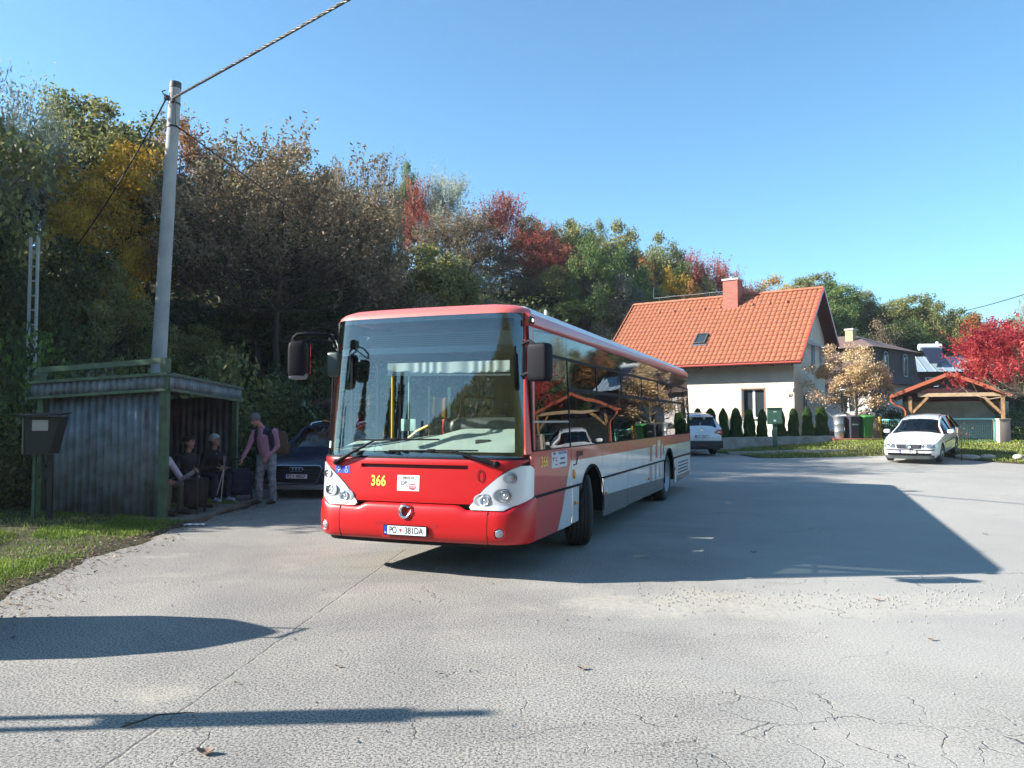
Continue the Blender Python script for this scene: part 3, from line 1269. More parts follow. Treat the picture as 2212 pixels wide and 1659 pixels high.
for s_, z, sz, mt, u in (('PREŠOV', 1.275, .040, black, 1.09), ('DP', 1.215, .062, black, 1.05), ('DOPRAVNÝ PODNIK', 1.275, .045, mat('ink_blue', (.03, .05, .3), .5), 1.40), ('MESTA PREŠOV', 1.21, .034, black, 1.40), ('AKCIOVÁ SPOLOČNOSŤ', 1.155, .026, black, 1.40)):
    text('lettering', s_, sz, (1.2545, u, z), SR, mt, nb, .0005, .78)
b = MB()
for zz in (1.225, 1.195, 1.15):
    b.box((1.2545, 1.16, zz), (.002, .07, .012))
b.build('shield_mark', MATS['mark_red'], nb)
text('model_lettering', 'CITELIS', .085, (1.2535, 2.12, 1.235), SR, black, bus, .001, 1.15, bold=.002, shear=.35)
b = MB()
b.tube([(1.2535, 1.86, 1.105), (1.2535, 1.98, 1.11), (1.2535, 2.03, 1.19), (1.2535, 2.07, 1.20)], .008, 6)
b.build('logo_mark', black, bus)

# --- rear and underbody shell
b = MB()
kr = 1.25 * .952
prof = [(1.235, .44), (1.25, .8), (1.25, 1.33), (kr, 2.80)]
P = []
for z, k, dz in ((.40, .985, -.04), (.8, 1, 0), (1.33, 1, .0), (2.1, .975, -.04), (2.80, .952, -.12)):
    hw = 1.25 * k
    P.append([(hw, LB - .16 + dz, z), (hw - .02, LB - .06 + dz, z), (hw - .10, LB + dz, z), (0, LB + .03 + dz, z), (-hw + .10, LB + dz, z), (-hw + .02, LB - .06 + dz, z), (-hw, LB - .16 + dz, z)])
b.grid(P)
b.build('rear_panel', redside, bus, smooth=50)
for sg in (1, -1):
    b = MB()
    b.box((sg * 1.19, LB - .015, 1.0), (.12, .05, .55), ch=.02)
    b.build('tail_light', mat('tail_red', (.35, .01, .01), .25, coat=.5), bus)
b = MB()
b.box((0, 6.2, .34), (1.1, 11.2, .12))
b.box((0, 6.2, .42), (1.1, 11.4, .10))
b.build('underbody', mat('underbody_black', (.01, .01, .01), .9), bus)

# --- wheels
def bus_wheel(x, u, steer, dual, sg):
    W = .28
    root = MB()
    prof = [(-W / 2, .30), (-W / 2, .44), (-W / 2 + .03, .478), (-W / 2 + .055, .482), (W / 2 - .055, .482), (W / 2 - .03, .478), (W / 2, .44), (W / 2 - .005, .30)]
    root.lathe((0, 0, 0), (1, 0, 0), prof, 48, cap=False)
    for k in (-.07, -.025, .025, .07):
        root.lathe((0, 0, 0), (1, 0, 0), [(k - .006, .4825), (k - .004, .4838), (k + .004, .4838), (k + .006, .4825)], 48, 1, cap=False)
    if dual:
        root.lathe((-sg * .33, 0, 0), (1, 0, 0), prof, 48, cap=True)
    o = root.build('wheel', [rubber, mat('tread_dark', (.006, .006, .006), .9)], bus, smooth=35)
    o.location = (x, u, .484)
    o.rotation_euler = (0, 0, steer)
    r_ = MB()
    e = sg * W / 2
    dd = -1 if dual else .3
    r_.lathe((0, 0, 0), (sg, 0, 0), [(W / 2 - .02, .31), (W / 2 - .0, .300), (W / 2 - .03, .285), (W / 2 - (.11 if dual else .03), .24), (W / 2 - (.12 if dual else .0), .15), (W / 2 - (.08 if dual else -.03), .14), (W / 2 - (.06 if dual else -.05), .10), (W / 2 - (.05 if dual else -.06), .001)], 36, cap=False)
    for k in range(10):
        a = 2 * math.pi * k / 10
        dpt = W / 2 - (.12 if dual else .0)
        r_.cyl((sg * (dpt - .01), .19 * math.cos(a), .19 * math.sin(a)), (sg * (dpt + .03), .19 * math.cos(a), .19 * math.sin(a)), .014, n=6)
    r_.build('rim', rim_m, o, smooth=40)


bus_wheel(1.05, 2.735, R(24), False, 1)
bus_wheel(-1.05, 2.735, R(24), False, -1)
bus_wheel(1.06, 8.86, 0, True, 1)
bus_wheel(-1.06, 8.86, 0, True, -1)

# --- mirrors
b = MB()
def superbox(mb, c, d, mi=0, e=.32, tilt=0, n1=14, n2=20):
    vs = []
    for i in range(n1 + 1):
        p = -math.pi / 2 + math.pi * i / n1
        for j in range(n2):
            t = 2 * math.pi * j / n2
            f_ = lambda c_: math.copysign(abs(c_) ** e, c_)
            q = Vector((d[0] / 2 * f_(math.cos(p)) * f_(math.cos(t)), d[1] / 2 * f_(math.cos(p)) * f_(math.sin(t)), d[2] / 2 * f_(math.sin(p))))
            q = Euler((0, 0, tilt)).to_matrix() @ q
            vs.append(q + Vector(c))
    fs = [(i * n2 + j, i * n2 + (j + 1) % n2, (i + 1) * n2 + (j + 1) % n2, (i + 1) * n2 + j) for i in range(n1) for j in range(n2)]
    mb.add(vs, fs, mi)


superbox(b, (-1.262, -.25, 2.315), (.20, .17, .42), e=.4, tilt=.3)
b.tube([(-1.33, -.25, 2.46), (-1.325, -.25, 2.56), (-1.28, -.25, 2.60), (-1.10, -.18, 2.605), (-.985, .0, 2.59)], .020, 8)
b.tube([(-1.26, -.24, 2.52), (-1.12, -.18, 2.535), (-.99, .0, 2.53)], .010, 8)
b.box((-.99, .02, 2.565), (.08, .10, .10), ch=.02)
m_l = b.build('wing_mirror', blackp, bus, smooth=50)
b = MB()
superbox(b, (-1.262, -.245, 2.16), (.19, .165, .12), e=.5, tilt=.3)
b.build('mirror_lower_shell', mat('grey_plastic', (.16, .16, .18), .4), m_l, smooth=50)
b = MB()
b.box((-1.255, -.158, 2.33), (.15, .01, .33), rot=(0, 0, .3))
b.build('mirror_glass', chrome, m_l)
# second, close-view mirror on a curved rod in front of the screen
b = MB()
b.tube([(-1.0, .02, 2.56), (-.90, -.06, 2.53), (-.85, -.10, 2.47), (-.845, -.10, 2.41)], .010, 8)
b.tube([(-1.0, .02, 2.53), (-.93, -.06, 2.47), (-.86, -.10, 2.42)], .008, 8)
superbox(b, (-.905, -.10, 2.27), (.16, .07, .27), e=.4)
b.build('close_view_mirror', mat('mirror_back', (.03, .045, .04), .35), bus, smooth=50)
b = MB()
superbox(b, (1.425, .07, 2.245), (.24, .15, .39), e=.28, tilt=-.25)
b.tube([(1.20, .16, 2.44), (1.30, .10, 2.47), (1.38, .08, 2.42)], .018, 8)
b.tube([(1.20, .16, 2.12), (1.30, .10, 2.14), (1.38, .08, 2.16)], .022, 8)
b.box((1.215, .17, 2.28), (.03, .05, .40), ch=.01)
m_r = b.build('wing_mirror', blackp, bus, smooth=50)
b = MB()
b.box((1.437, .152, 2.25), (.19, .008, .32), rot=(0, 0, -.25))
b.build('mirror_glass', chrome, m_r)


# --- wipers
def wiper(piv, elbow, b0, b1):
    b = MB()
    o1, o2 = .06, .035
    p0 = on_front(piv[0], piv[1], .035)
    p1 = on_front(elbow[0], elbow[1], .05)
    b.tube([p0, p0.lerp(p1, .45) + Vector((0, -.03, .0)), p1], [.026, .018, .011], 8)
    b.lathe(p0 + Vector((0, .03, 0)), (0, -1, 0), [(0, .035), (.05, .032), (.06, .02)], 14)
    n_ = 14
    pts = []
    for i in range(n_ + 1):
        t = i / n_
        pts.append(on_front(b0[0] + (b1[0] - b0[0]) * t, b0[1] + (b1[1] - b0[1]) * t, .018))
    b.tube(pts, .009, 6)
    pts = [on_front(b0[0] + (b1[0] - b0[0]) * t, b0[1] + (b1[1] - b0[1]) * t + .0, .034) for t in np.linspace(.12, .88, 10)]
    b.tube(pts, .007, 6)
    q = elbow[0]
    mc = on_front((b0[0] + b1[0]) / 2, (b0[1] + b1[1]) / 2, .045)
    b.tube([p1, mc], .010, 6)
    b.box(mc, (.09, .03, .035), ch=.008)
    b.build('wiper', blackp, bus, smooth=50)


wiper((-.955, 1.19), (-.47, 1.435), (-.76, 1.437), (.30, 1.452))
wiper((.95, 1.20), (.46, 1.335), (-.30, 1.325), (.74, 1.34))
b = MB()
b.tube([on_front(-.93 + .035 * math.cos(t), 1.16 + .045 * math.sin(t), .02) for t in np.linspace(1.2, 7.4, 16)], .003, 5)
b.build('washer_hose', black, bus)
b = MB()
b.tube([on_front(.78 + .035 * math.cos(t), 1.085 + .06 * math.sin(t), .02) for t in np.linspace(1.2, 7.4, 16)], .0035, 5)
b.build('washer_hose', black, bus)

# --- interior
b = MB()
b.box((0, 6.2, .40), (1.15, 11.2, .06), 0)
for a_, c_ in ((.5, 2.1), (3.36, 8.22), (9.5, 11.8)):
    b.box((0, (a_ + c_) / 2, .402), (2.42, c_ - a_, .05), 0)
b.box((0, 6.3, 2.735), (2.30, 11.0, .05), 1)
b.box((0, 11.55, 1.6), (2.36, .06, 2.3), 1)
for sg in (1, -1):
    b.box((sg * 1.115, 1.0, 2.66), (.05, 1.3, .26), 1)
for sg in (1, -1):
    b.box((sg * 1.21, 6.6, 1.20), (.03, 10.4, .24), 1)
    b.box((sg * 1.145, 6.3, 2.53), (.03, 11.0, .22), 1)
b.build('cabin_lining', [floor_m, interior], bus)
# dash top, cowl shelf following the screen
b = MB()
P, Q = [], []
for i in range(9):
    t = i / 8
    row, row2 = [], []
    for j in range(31):
        a = -arc_of(1.17) + 2 * arc_of(1.17) * j / 30
        f0 = S(a, 1.285, -.03)
        v = f0.x
        back = Vector((v * .96, .78, 1.36 + .085 * sstep(-.9, .2, v)))
        humpz = .06 * sstep(.0, .35, t) * sstep(-.05, .35, v)
        p = f0.lerp(back, t) + Vector((0, 0, .055 * math.sin(t * math.pi * .5) + humpz))
        row.append(p)
        row2.append(Vector((p.x, p.y, 1.05)))
    P.append(row)
    Q.append(row2)
b.slab(P, Q)
b.build('dashboard', dashm, bus, smooth=50)
b = MB()
b.box((0, .86, 1.18), (2.36, .12, .5), ch=.02)
b.box((0, .75, .85), (2.3, .25, .8))
b.build('dash_back', darkgrey, bus)
b = MB()          # instrument binnacle: long dark curved hood
P, Q = [], []
for i, (dy, z) in enumerate(((-.07, 1.50), (-.085, 1.56), (-.07, 1.64), (-.03, 1.675), (.05, 1.69), (.16, 1.66))):
    P.append([(v, .92 + dy + .10 * (abs(v - .45) / .6) ** 2, z + .0) for v in np.linspace(-.06, 1.06, 20)])
    Q.append([(v, 1.12 + .10 * (abs(v - .45) / .6) ** 2, 1.48) for v in np.linspace(-.06, 1.06, 20)])
b.slab(P, Q)
b.build('instrument_binnacle', darkgrey, bus, smooth=50)
b = MB()
cst = Vector((.42, 1.22, 1.60))
qs = Euler((R(28), 0, 0)).to_matrix()
b.tube([cst + qs @ Vector((.235 * math.cos(t), .235 * math.sin(t), 0)) for t in np.linspace(0, 2 * math.pi, 33)], .014, 8, cap=False)
b.tube([cst, cst + Vector((0, .05, -.35))], .035, 8)
for t in (.4, 2.7, 4.7):
    b.tube([cst, cst + qs @ Vector((.23 * math.cos(t), .23 * math.sin(t), 0))], .012, 6)
b.build('steering_wheel', mat('wheel_grey', (.10, .11, .11), .4), bus, smooth=60)
b = MB()
b.box((.45, 1.95, 1.05), (.50, .50, .14), ch=.04)
b.box((.45, 2.22, 1.45), (.50, .14, .85), ch=.05)
b.box((.45, 2.24, 1.95), (.28, .12, .18), ch=.04)
b.box((.45, 2.0, .7), (.3, .3, .6))
b.build('driver_seat', mat('dark_navy_cloth', (.008, .01, .03), .9), bus)
b = MB()
b.box((.45, 2.48, 1.55), (1.0, .03, 2.0), 0)
b.build('cab_partition', mat('dark_glazing', (.02, .02, .025), .2), bus)
for v, u, z0, z1, r_, m_ in ((-.90, 1.2, .45, 2.3, .019, yel), (-.83, 1.5, .45, 2.25, .017, mint), (-.74, 1.9, .45, 2.3, .012, darkgrey), (-.45, 2.3, .45, 2.55, .024, interior), (-.62, 4.2, .45, 2.6, .017, yel), (.5, 4.6, .45, 2.6, .017, yel), (-.5, 7.2, .45, 2.6, .017, yel), (.5, 7.6, .45, 2.6, .017, yel), (-.05, 1.05, 1.45, 2.05, .02, mint)):
    b = MB()
    b.cyl((v, u, z0), (v, u, z1), r_, n=12)
    b.build('grab_pole', m_, bus, smooth=60)
b = MB()
b.box((-.72, 1.28, 1.595), (.205, .012, .15), ch=.005)
b.build('notice_panel', mint, bus)
b = MB()
b.tube([(-.67, 1.2, 1.43), (-.55, 1.2, 1.52), (-.40, 1.2, 1.585)], .022, 8)
b.build('grab_rail', yel, bus, smooth=60)
b = MB()
b.box((-.63, 2.02, 1.82), (.19, .05, .27), 1, ch=.02)
b.box((-.715, 1.99, 1.82), (.03, .04, .28), 0, ch=.01)
b.build('ticket_machine', [yel, mat('ochre_panel', (.30, .15, .01), .5)], bus)
b = MB()
b.box((-.52, 2.05, 1.56), (.16, .12, .22), ch=.02)
b.build('red_box', mat('box_red', (.55, .01, .02), .4), bus)
b = MB()
P = [[(v, .38 + .008 * math.sin(v * 47 + 3 * math.sin(v * 9)), z) for v in np.linspace(-.50, .98, 90)] for z in (2.175, 2.22, 2.30)]
Q = [[(p[0], p[1] + .012, p[2]) for p in row] for row in P]
b.slab(P, Q)
b.cyl((-.51, .385, 2.17), (.985, .385, 2.145), .010, n=8)
b.build('sun_blind', curtain, bus, smooth=60)
b = MB()
b.box((-.0, .62, 2.54), (2.0, .30, .20), 0, ch=.02)
for k in range(7):
    b.box((-.02, .462, 2.475 + k * .022), (1.62, .012, .006), 1)
b.build('destination_display', [mat('display_casing', (.13, .155, .16), .5), mat('display_slats', (.035, .045, .05), .5)], bus)
b = MB()
P = [[(x_, y_, z) for x_, y_ in ((1.045 - (2.36 - z) * -.01, .36), (1.10 + .05 * (2.36 - z), .36), (1.10 + .05 * (2.36 - z), .41), (1.045, .41))] for z in np.linspace(1.33, 2.36, 6)]
b.grid(P, closed=True)
b.build('screen_pillar_trim', mat('pillar_trim', (.62, .68, .64), .5), bus, smooth=40)
# dark door leaves seen through the screen on the kerb side and reading lamp bracket
b = MB()
for u in (.75, 1.35, 1.95):
    b.box((-1.20, u, 1.5), (.03, .05, 2.1))
b.build('door_frame', blackp, bus)
b = MB()
b.box((.68, .36, 1.40), (.17, .06, .10), rot=(0, 0, .35), ch=.02)
b.tube([(.74, .37, 1.39), (.85, .33, 1.36), (1.0, .30, 1.35)], [.02, .02, .014], 8)
b.build('parking_heater_control', mat('bracket_grey', (.07, .075, .08), .4), bus)
# seats
for i, u in enumerate((3.6, 4.5, 5.4, 6.3, 7.2, 8.2, 9.1, 10.0, 10.9)):
    for x in (-.98, -.55, .55, .98):
        if x < 0 and i in (2, 3):
            continue
        b = MB()
        zz = .95 if u < 8 else 1.1
        b.box((x, u, zz), (.40, .42, .07), ch=.02)
        b.box((x, u + .22, zz + .38), (.40, .07, .72), rot=(-.12, 0, 0), ch=.03)
        b.box((x, u + .05, zz - .25), (.1, .1, .46))
        b.build('passenger_seat', cloth_b, bus)

# ================================================================ VEGETATION
def leaves_mesh(name, C, D, N, ln, wd, fold=.0):
    """one diamond leaf per row: centre C, long axis D, normal N (arrays)"""
    n = len(C)
    D = D / (np.linalg.norm(D, axis=1, keepdims=True) + 1e-9)
    Wv = np.cross(N, D)
    Wv /= (np.linalg.norm(Wv, axis=1, keepdims=True) + 1e-9)
    ln = np.asarray(ln).reshape(-1, 1) * np.ones((n, 1))
    wd = np.asarray(wd).reshape(-1, 1) * np.ones((n, 1))
    V = np.empty((n, 4, 3))
    V[:, 0] = C - D * ln / 2
    V[:, 1] = C + Wv * wd / 2 + D * ln * .05
    V[:, 2] = C + D * ln / 2
    V[:, 3] = C - Wv * wd / 2 + D * ln * .05
    me = bpy.data.meshes.new(name)
    me.vertices.add(n * 4)
    me.vertices.foreach_set('co', V.reshape(-1).astype(np.float32))
    me.loops.add(n * 4)
    me.loops.foreach_set('vertex_index', np.arange(n * 4, dtype=np.int32))
    me.polygons.add(n)
    me.polygons.foreach_set('loop_start', np.arange(0, n * 4, 4, dtype=np.int32))
    me.update(calc_edges=True)
    return me


def unit(rng, n):
    v = rng.normal(size=(n, 3))
    return v / np.linalg.norm(v, axis=1, keepdims=True)


def tree_meshes(seed, H=10., Rr=3.4, low=.22, K=46, cr=1.05, n=230, ll=.24, lw=.15, mode='rand', stems=1, twigs=0, shell=.45, flat=.75, trunk_r=.22, spread=.5):
    rng = np.random.default_rng(seed)
    zc = H * (low + 1) / 2
    hz = H * (1 - low) / 2
    lob = unit(rng, 7)
    la = rng.uniform(-.22, .30, 7)
    cent = []
    for i in range(K):
        u = unit(rng, 1)[0]
        if u[2] < -.6:
            u[2] *= -.5
        r = shell + (1 - shell) * rng.random() ** .6
        k = 1 + sum(a * max(0, float(u @ l)) ** 3 for a, l in zip(la, lob))
        cent.append((u[0] * Rr * r * k * .86, u[1] * Rr * r * k * .86, zc + u[2] * hz * r * min(k, 1.12) * .92))
    cent = np.array(cent)
    C, D, N, L, W_ = [], [], [], [], []
    for c in cent:
        rad = cr * rng.uniform(.6, 1.25)
        if mode in ('rand', 'droop'):
            m_ = int(n * rng.uniform(.7, 1.3))
            u = unit(rng, m_)
            rr = rng.random((m_, 1)) ** .45
            P = u * rr * rad * np.array([1, 1, flat])
            # break the ball up into small sprays
            P += rng.normal(size=(m_, 3)) * rad * .16
            nn = u * .55 + unit(rng, m_) * .75 + np.array([0, 0, .35])
            dd = unit(rng, m_) + (np.array([0, 0, -1.3]) if mode == 'droop' else 0)
            C.append(P + c); D.append(dd); N.append(nn)
            L.append(ll * rng.uniform(.6, 1.3, m_)); W_.append(lw * rng.uniform(.7, 1.2, m_))
        else:                       # sprays: leaves set along upright shoots
            ns = max(5, int(n / 16))
            for s_ in range(ns):
                st = c + rng.normal(size=3) * rad * .55 * np.array([1, 1, .6])
                out = np.array([c[0], c[1], 0]) / (Rr + 1e-6)
                dr = np.array([0, 0, 1.0]) + out * spread + rng.normal(size=3) * .33
                dr /= np.linalg.norm(dr)
                q = int(16 * rng.uniform(.7, 1.3))
                t = np.linspace(0, 1, q)[:, None]
                P = st + dr * t * rad * 1.35 + rng.normal(size=(q, 3)) * .06 * rad
                side = unit(rng, q)
                C.append(P); D.append(dr * .5 + side * 1.0); N.append(unit(rng, q) + np.array([0, 0, .4]))
                L.append(ll * rng.uniform(.6, 1.2, q)); W_.append(lw * rng.uniform(.7, 1.2, q))
    C, D, N = map(np.concatenate, (C, D, N))
    crown = leaves_mesh('crown', C, D, N, np.concatenate(L), np.concatenate(W_))
    # trunk and limbs
    b = MB()
    tops = []
    for s_ in range(stems):
        a = 2 * math.pi * s_ / max(1, stems) + rng.random()
        lean = (0 if stems == 1 else .16) + .05
        p, pts, rs = np.array([.12 * math.cos(a) * (stems > 1), .12 * math.sin(a) * (stems > 1), -.4]), [], []
        hh = zc + hz * .45
        nseg = 8
        for i in range(nseg + 1):
            t = i / nseg
            pts.append(tuple(p + np.array([math.cos(a) * lean * t * hh * 1.0, math.sin(a) * lean * t * hh, t * (hh + .4)]) + rng.normal(size=3) * .06 * t * np.array([1, 1, 0]) * H / 6))
            rs.append(trunk_r * (1 if stems == 1 else .7) * (1.25 if i == 0 else 1) * (1 - .8 * t))
        b.tube(pts, rs, 8)
        tops.append((pts, rs))
    for ci, c in enumerate(cent):
        pts, rs = tops[ci % stems]
        # leave the stem lower down than the clump
        zt = c[2] - .35 * math.hypot(c[0], c[1]) - .8
        i = int(np.clip(np.searchsorted([p[2] for p in pts], zt), max(2, int(low * 14)), len(pts) - 1))
        p0 = np.array(pts[i])
        mid = (p0 + c) / 2 + np.array([0, 0, -.12 * np.linalg.norm(c - p0)]) + rng.normal(size=3) * .12
        r0 = rs[i] * .5
        b.tube([p0, (p0 + mid) / 2 + rng.normal(size=3) * .05, mid, (mid + c) / 2 + rng.normal(size=3) * .08, c], [r0, r0 * .8, r0 * .6, r0 * .4, r0 * .15], 5, cap=False)
        for k in range(twigs):
            e = c + unit(rng, 1)[0] * cr * rng.uniform(.7, 1.3) + np.array([0, 0, .3 * cr])
            s0 = mid + (c - mid) * rng.random()
            b.tube([s0, (s0 + e) / 2 + rng.normal(size=3) * .1, e], [r0 * .28, r0 * .18, r0 * .06], 3, cap=False)
    tm = b.mesh('trunk', 180)
    # real extents, so a tree can be scaled to a measured height and width
    return crown, tm, float(np.percentile(C[:, 2], 99.3)), float(np.percentile(np.abs(C[:, 0]), 97.5))


bark = mat('bark', (.085, .068, .05), .95, bump=1, bscale=18, var=.4, vscale=8)
barkg = mat('grey_bark', (.15, .135, .115), .95, bump=1, bscale=18, var=.4, vscale=8)
LM = {
    'olive': leaf_mat('leaf_olive', [(.04, .052, .016), (.11, .12, .038), (.19, .19, .06), (.26, .23, .08)], gain=1.45),
    'green': leaf_mat('leaf_green', [(.02, .04, .014), (.055, .095, .025), (.11, .16, .04), (.18, .20, .06)], gain=1.5),
    'yellow': leaf_mat('leaf_yellow', [(.10, .06, .01), (.32, .19, .015), (.50, .29, .02), (.42, .33, .04)]),
    'brown': leaf_mat('leaf_brown', [(.055, .04, .022), (.12, .088, .052), (.19, .145, .088), (.24, .19, .11)], trans=.3, gain=1.5),
    'rust': leaf_mat('leaf_rust', [(.09, .035, .012), (.22, .085, .025), (.32, .15, .03), (.18, .14, .04)]),
    'red': leaf_mat('leaf_red', [(.12, .03, .02), (.28, .06, .04), (.37, .11, .07), (.26, .15, .07)]),
    'crimson': leaf_mat('leaf_crimson', [(.12, .010, .018), (.32, .025, .035), (.44, .055, .055), (.52, .15, .09)], trans=.45, gain=1.1),
    'silver': leaf_mat('leaf_silver', [(.11, .13, .08), (.24, .26, .19), (.36, .37, .29), (.42, .42, .33)]),
    'greybrush': leaf_mat('leaf_greybrush', [(.06, .055, .04), (.13, .125, .085), (.20, .19, .13), (.26, .24, .17)]),
    'tan': leaf_mat('leaf_tan', [(.24, .14, .08), (.42, .28, .16), (.52, .38, .22), (.46, .42, .19)]),
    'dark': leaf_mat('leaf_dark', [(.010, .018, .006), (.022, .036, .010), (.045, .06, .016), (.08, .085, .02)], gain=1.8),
    'thuja': leaf_mat('leaf_thuja', [(.012, .030, .006), (.03, .065, .012), (.06, .11, .018), (.11, .15, .03)], trans=.2),
    'lime': leaf_mat('leaf_lime', [(.015, .03, .008), (.03, .05, .012), (.08, .13, .02), (.20, .32, .03)], trans=.4),
    'pine': leaf_mat('leaf_pine', [(.008, .018, .008), (.015, .035, .014), (.03, .055, .02), (.05, .08, .03)], trans=.1),
}
PR = {
    'oak': tree_meshes(1, n=300, K=52, cr=1.0, ll=.21, lw=.15),
    'oak2': tree_meshes(2, n=290, K=48, cr=1.1, ll=.21, lw=.15, Rr=3.0, low=.15),
    'round': tree_meshes(3, n=280, K=60, cr=.95, ll=.20, lw=.14, Rr=3.8, low=.12, shell=.55),
    'spray': tree_meshes(4, n=330, K=46, cr=1.15, ll=.27, lw=.11, mode='spray', low=.12),
    'spray2': tree_meshes(5, n=300, K=40, cr=1.3, ll=.25, lw=.10, mode='spray', low=.10, Rr=3.0),
    'willow': tree_meshes(6, n=360, K=48, cr=1.15, ll=.26, lw=.07, mode='spray', low=.12, Rr=3.2, spread=.9),
    'sparse': tree_meshes(7, n=120, K=50, cr=1.1, ll=.20, lw=.12, twigs=7, low=.15),
}
COUNT = {}


def tree(proto, col, px, ytop, Y, wpx, name, label, cat, group, zb=None, barkm=None, rot=None, tilt=0):
    """px: crown centre, ytop: crown top, wpx: crown width, all at depth Y"""
    crown, tm, H, Rr = PR[proto]
    top = at(px, ytop, Y)
    x, y = top.x, top.y
    zb = T(x, y) - .1 if zb is None else zb
    wr = wpx * Y / CF / 2
    # the near side of the crown stands closer than its centre: lower the top a little
    h = CH + (top.z - CH) * (1 - .6 * wr / Y) - zb
    o = empty(name, (x, y, zb), 0, label, cat, group)
    rz = random.uniform(0, 6.28) if rot is None else rot
    s = (wr / Rr, wr / Rr, h / H)
    for me, m, nm in ((tm, barkm or bark, 'trunk'), (crown, LM[col], 'crown')):
        c = bpy.data.objects.new(nm, me)
        if not me.materials:
            me.materials.append(None)
        COL.objects.link(c)
        c.material_slots[0].link = 'OBJECT'
        c.material_slots[0].material = m
        c.parent = o
        c.scale = s
        c.rotation_euler = (tilt, 0, rz)
    return o


F = 'forest trees on the hillside'
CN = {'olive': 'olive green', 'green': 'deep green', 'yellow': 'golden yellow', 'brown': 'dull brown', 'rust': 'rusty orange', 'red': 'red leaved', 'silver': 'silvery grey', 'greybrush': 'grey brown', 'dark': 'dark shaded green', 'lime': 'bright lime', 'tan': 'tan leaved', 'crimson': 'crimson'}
NOUN = {'oak': 'tree', 'oak2': 'tree', 'round': 'round-crowned tree', 'spray': 'tufted tree', 'spray2': 'tufted tree', 'willow': 'willow', 'sparse': 'half-bare tree'}


def sector(px):
    for lim, s in ((60, 'at the left edge'), (200, 'above the shelter'), (330, 'just left of the concrete pole'), (520, 'right of the concrete pole'), (700, 'above the blue car'), (900, 'above the left bus roof'), (1130, 'above the right bus roof'), (1330, 'left of the orange-roofed house'), (1600, 'left of the orange house chimney'), (1800, 'right of the orange house chimney'), (1960, 'above the brown house'), (2120, 'above the carport')):
        if px < lim:
            return s
    return 'at the right edge'


def tier(ytop, px):
    sky_ = interp(px, [0, 200, 380, 600, 860, 950, 1080, 1250, 1400, 1550, 1700, 1900, 2100, 2212], [150, 190, 250, 250, 330, 355, 410, 465, 500, 550, 590, 640, 670, 640])
    d = ytop - sky_
    return 'on the skyline' if d < 35 else 'at mid slope' if d < 150 else 'at the slope foot'


used_labels = {}


def wood(proto, col, px, ytop, Y, wpx, nm=None, lab=None, bk=None, **k):
    if 33 < Y < 50 and px > 860:
        Y = 50 + (Y - 33) * .25
    nm = nm or {'willow': 'willow_tree', 'sparse': 'bare_tree'}.get(proto, 'deciduous_tree')
    if lab is None:
        lab = '%s %s %s, %s' % (CN[col], NOUN[proto], tier(ytop, px), sector(px))
    o = tree(proto, col, px, ytop, Y, wpx, nm, lab, 'tree', F, barkm=bk, **k)
    used_labels.setdefault(lab, []).append((px, o))
    return o


# big near tree with visible limbs behind the shelter
PR['walnut'] = tree_meshes(21, H=10, Rr=4.6, low=.16, K=160, cr=.66, n=185, ll=.15, lw=.065, mode='spray', stems=3, twigs=9, shell=.35, trunk_r=.17, spread=.5)
wood('walnut', 'brown', 600, 272, 24.5, 520, 'walnut_tree', 'large brown-leaved tree with many dark limbs between the concrete pole and the bus roof', bk=mat('dark_bark', (.05, .04, .033), .95, bump=1, bscale=20), rot=.4)
wood('walnut', 'brown', 800, 338, 29, 190, 'walnut_tree', 'narrower brown-leaved tree leaning right behind the left corner of the bus roof', bk=MATS['dark_bark'], rot=2.4)
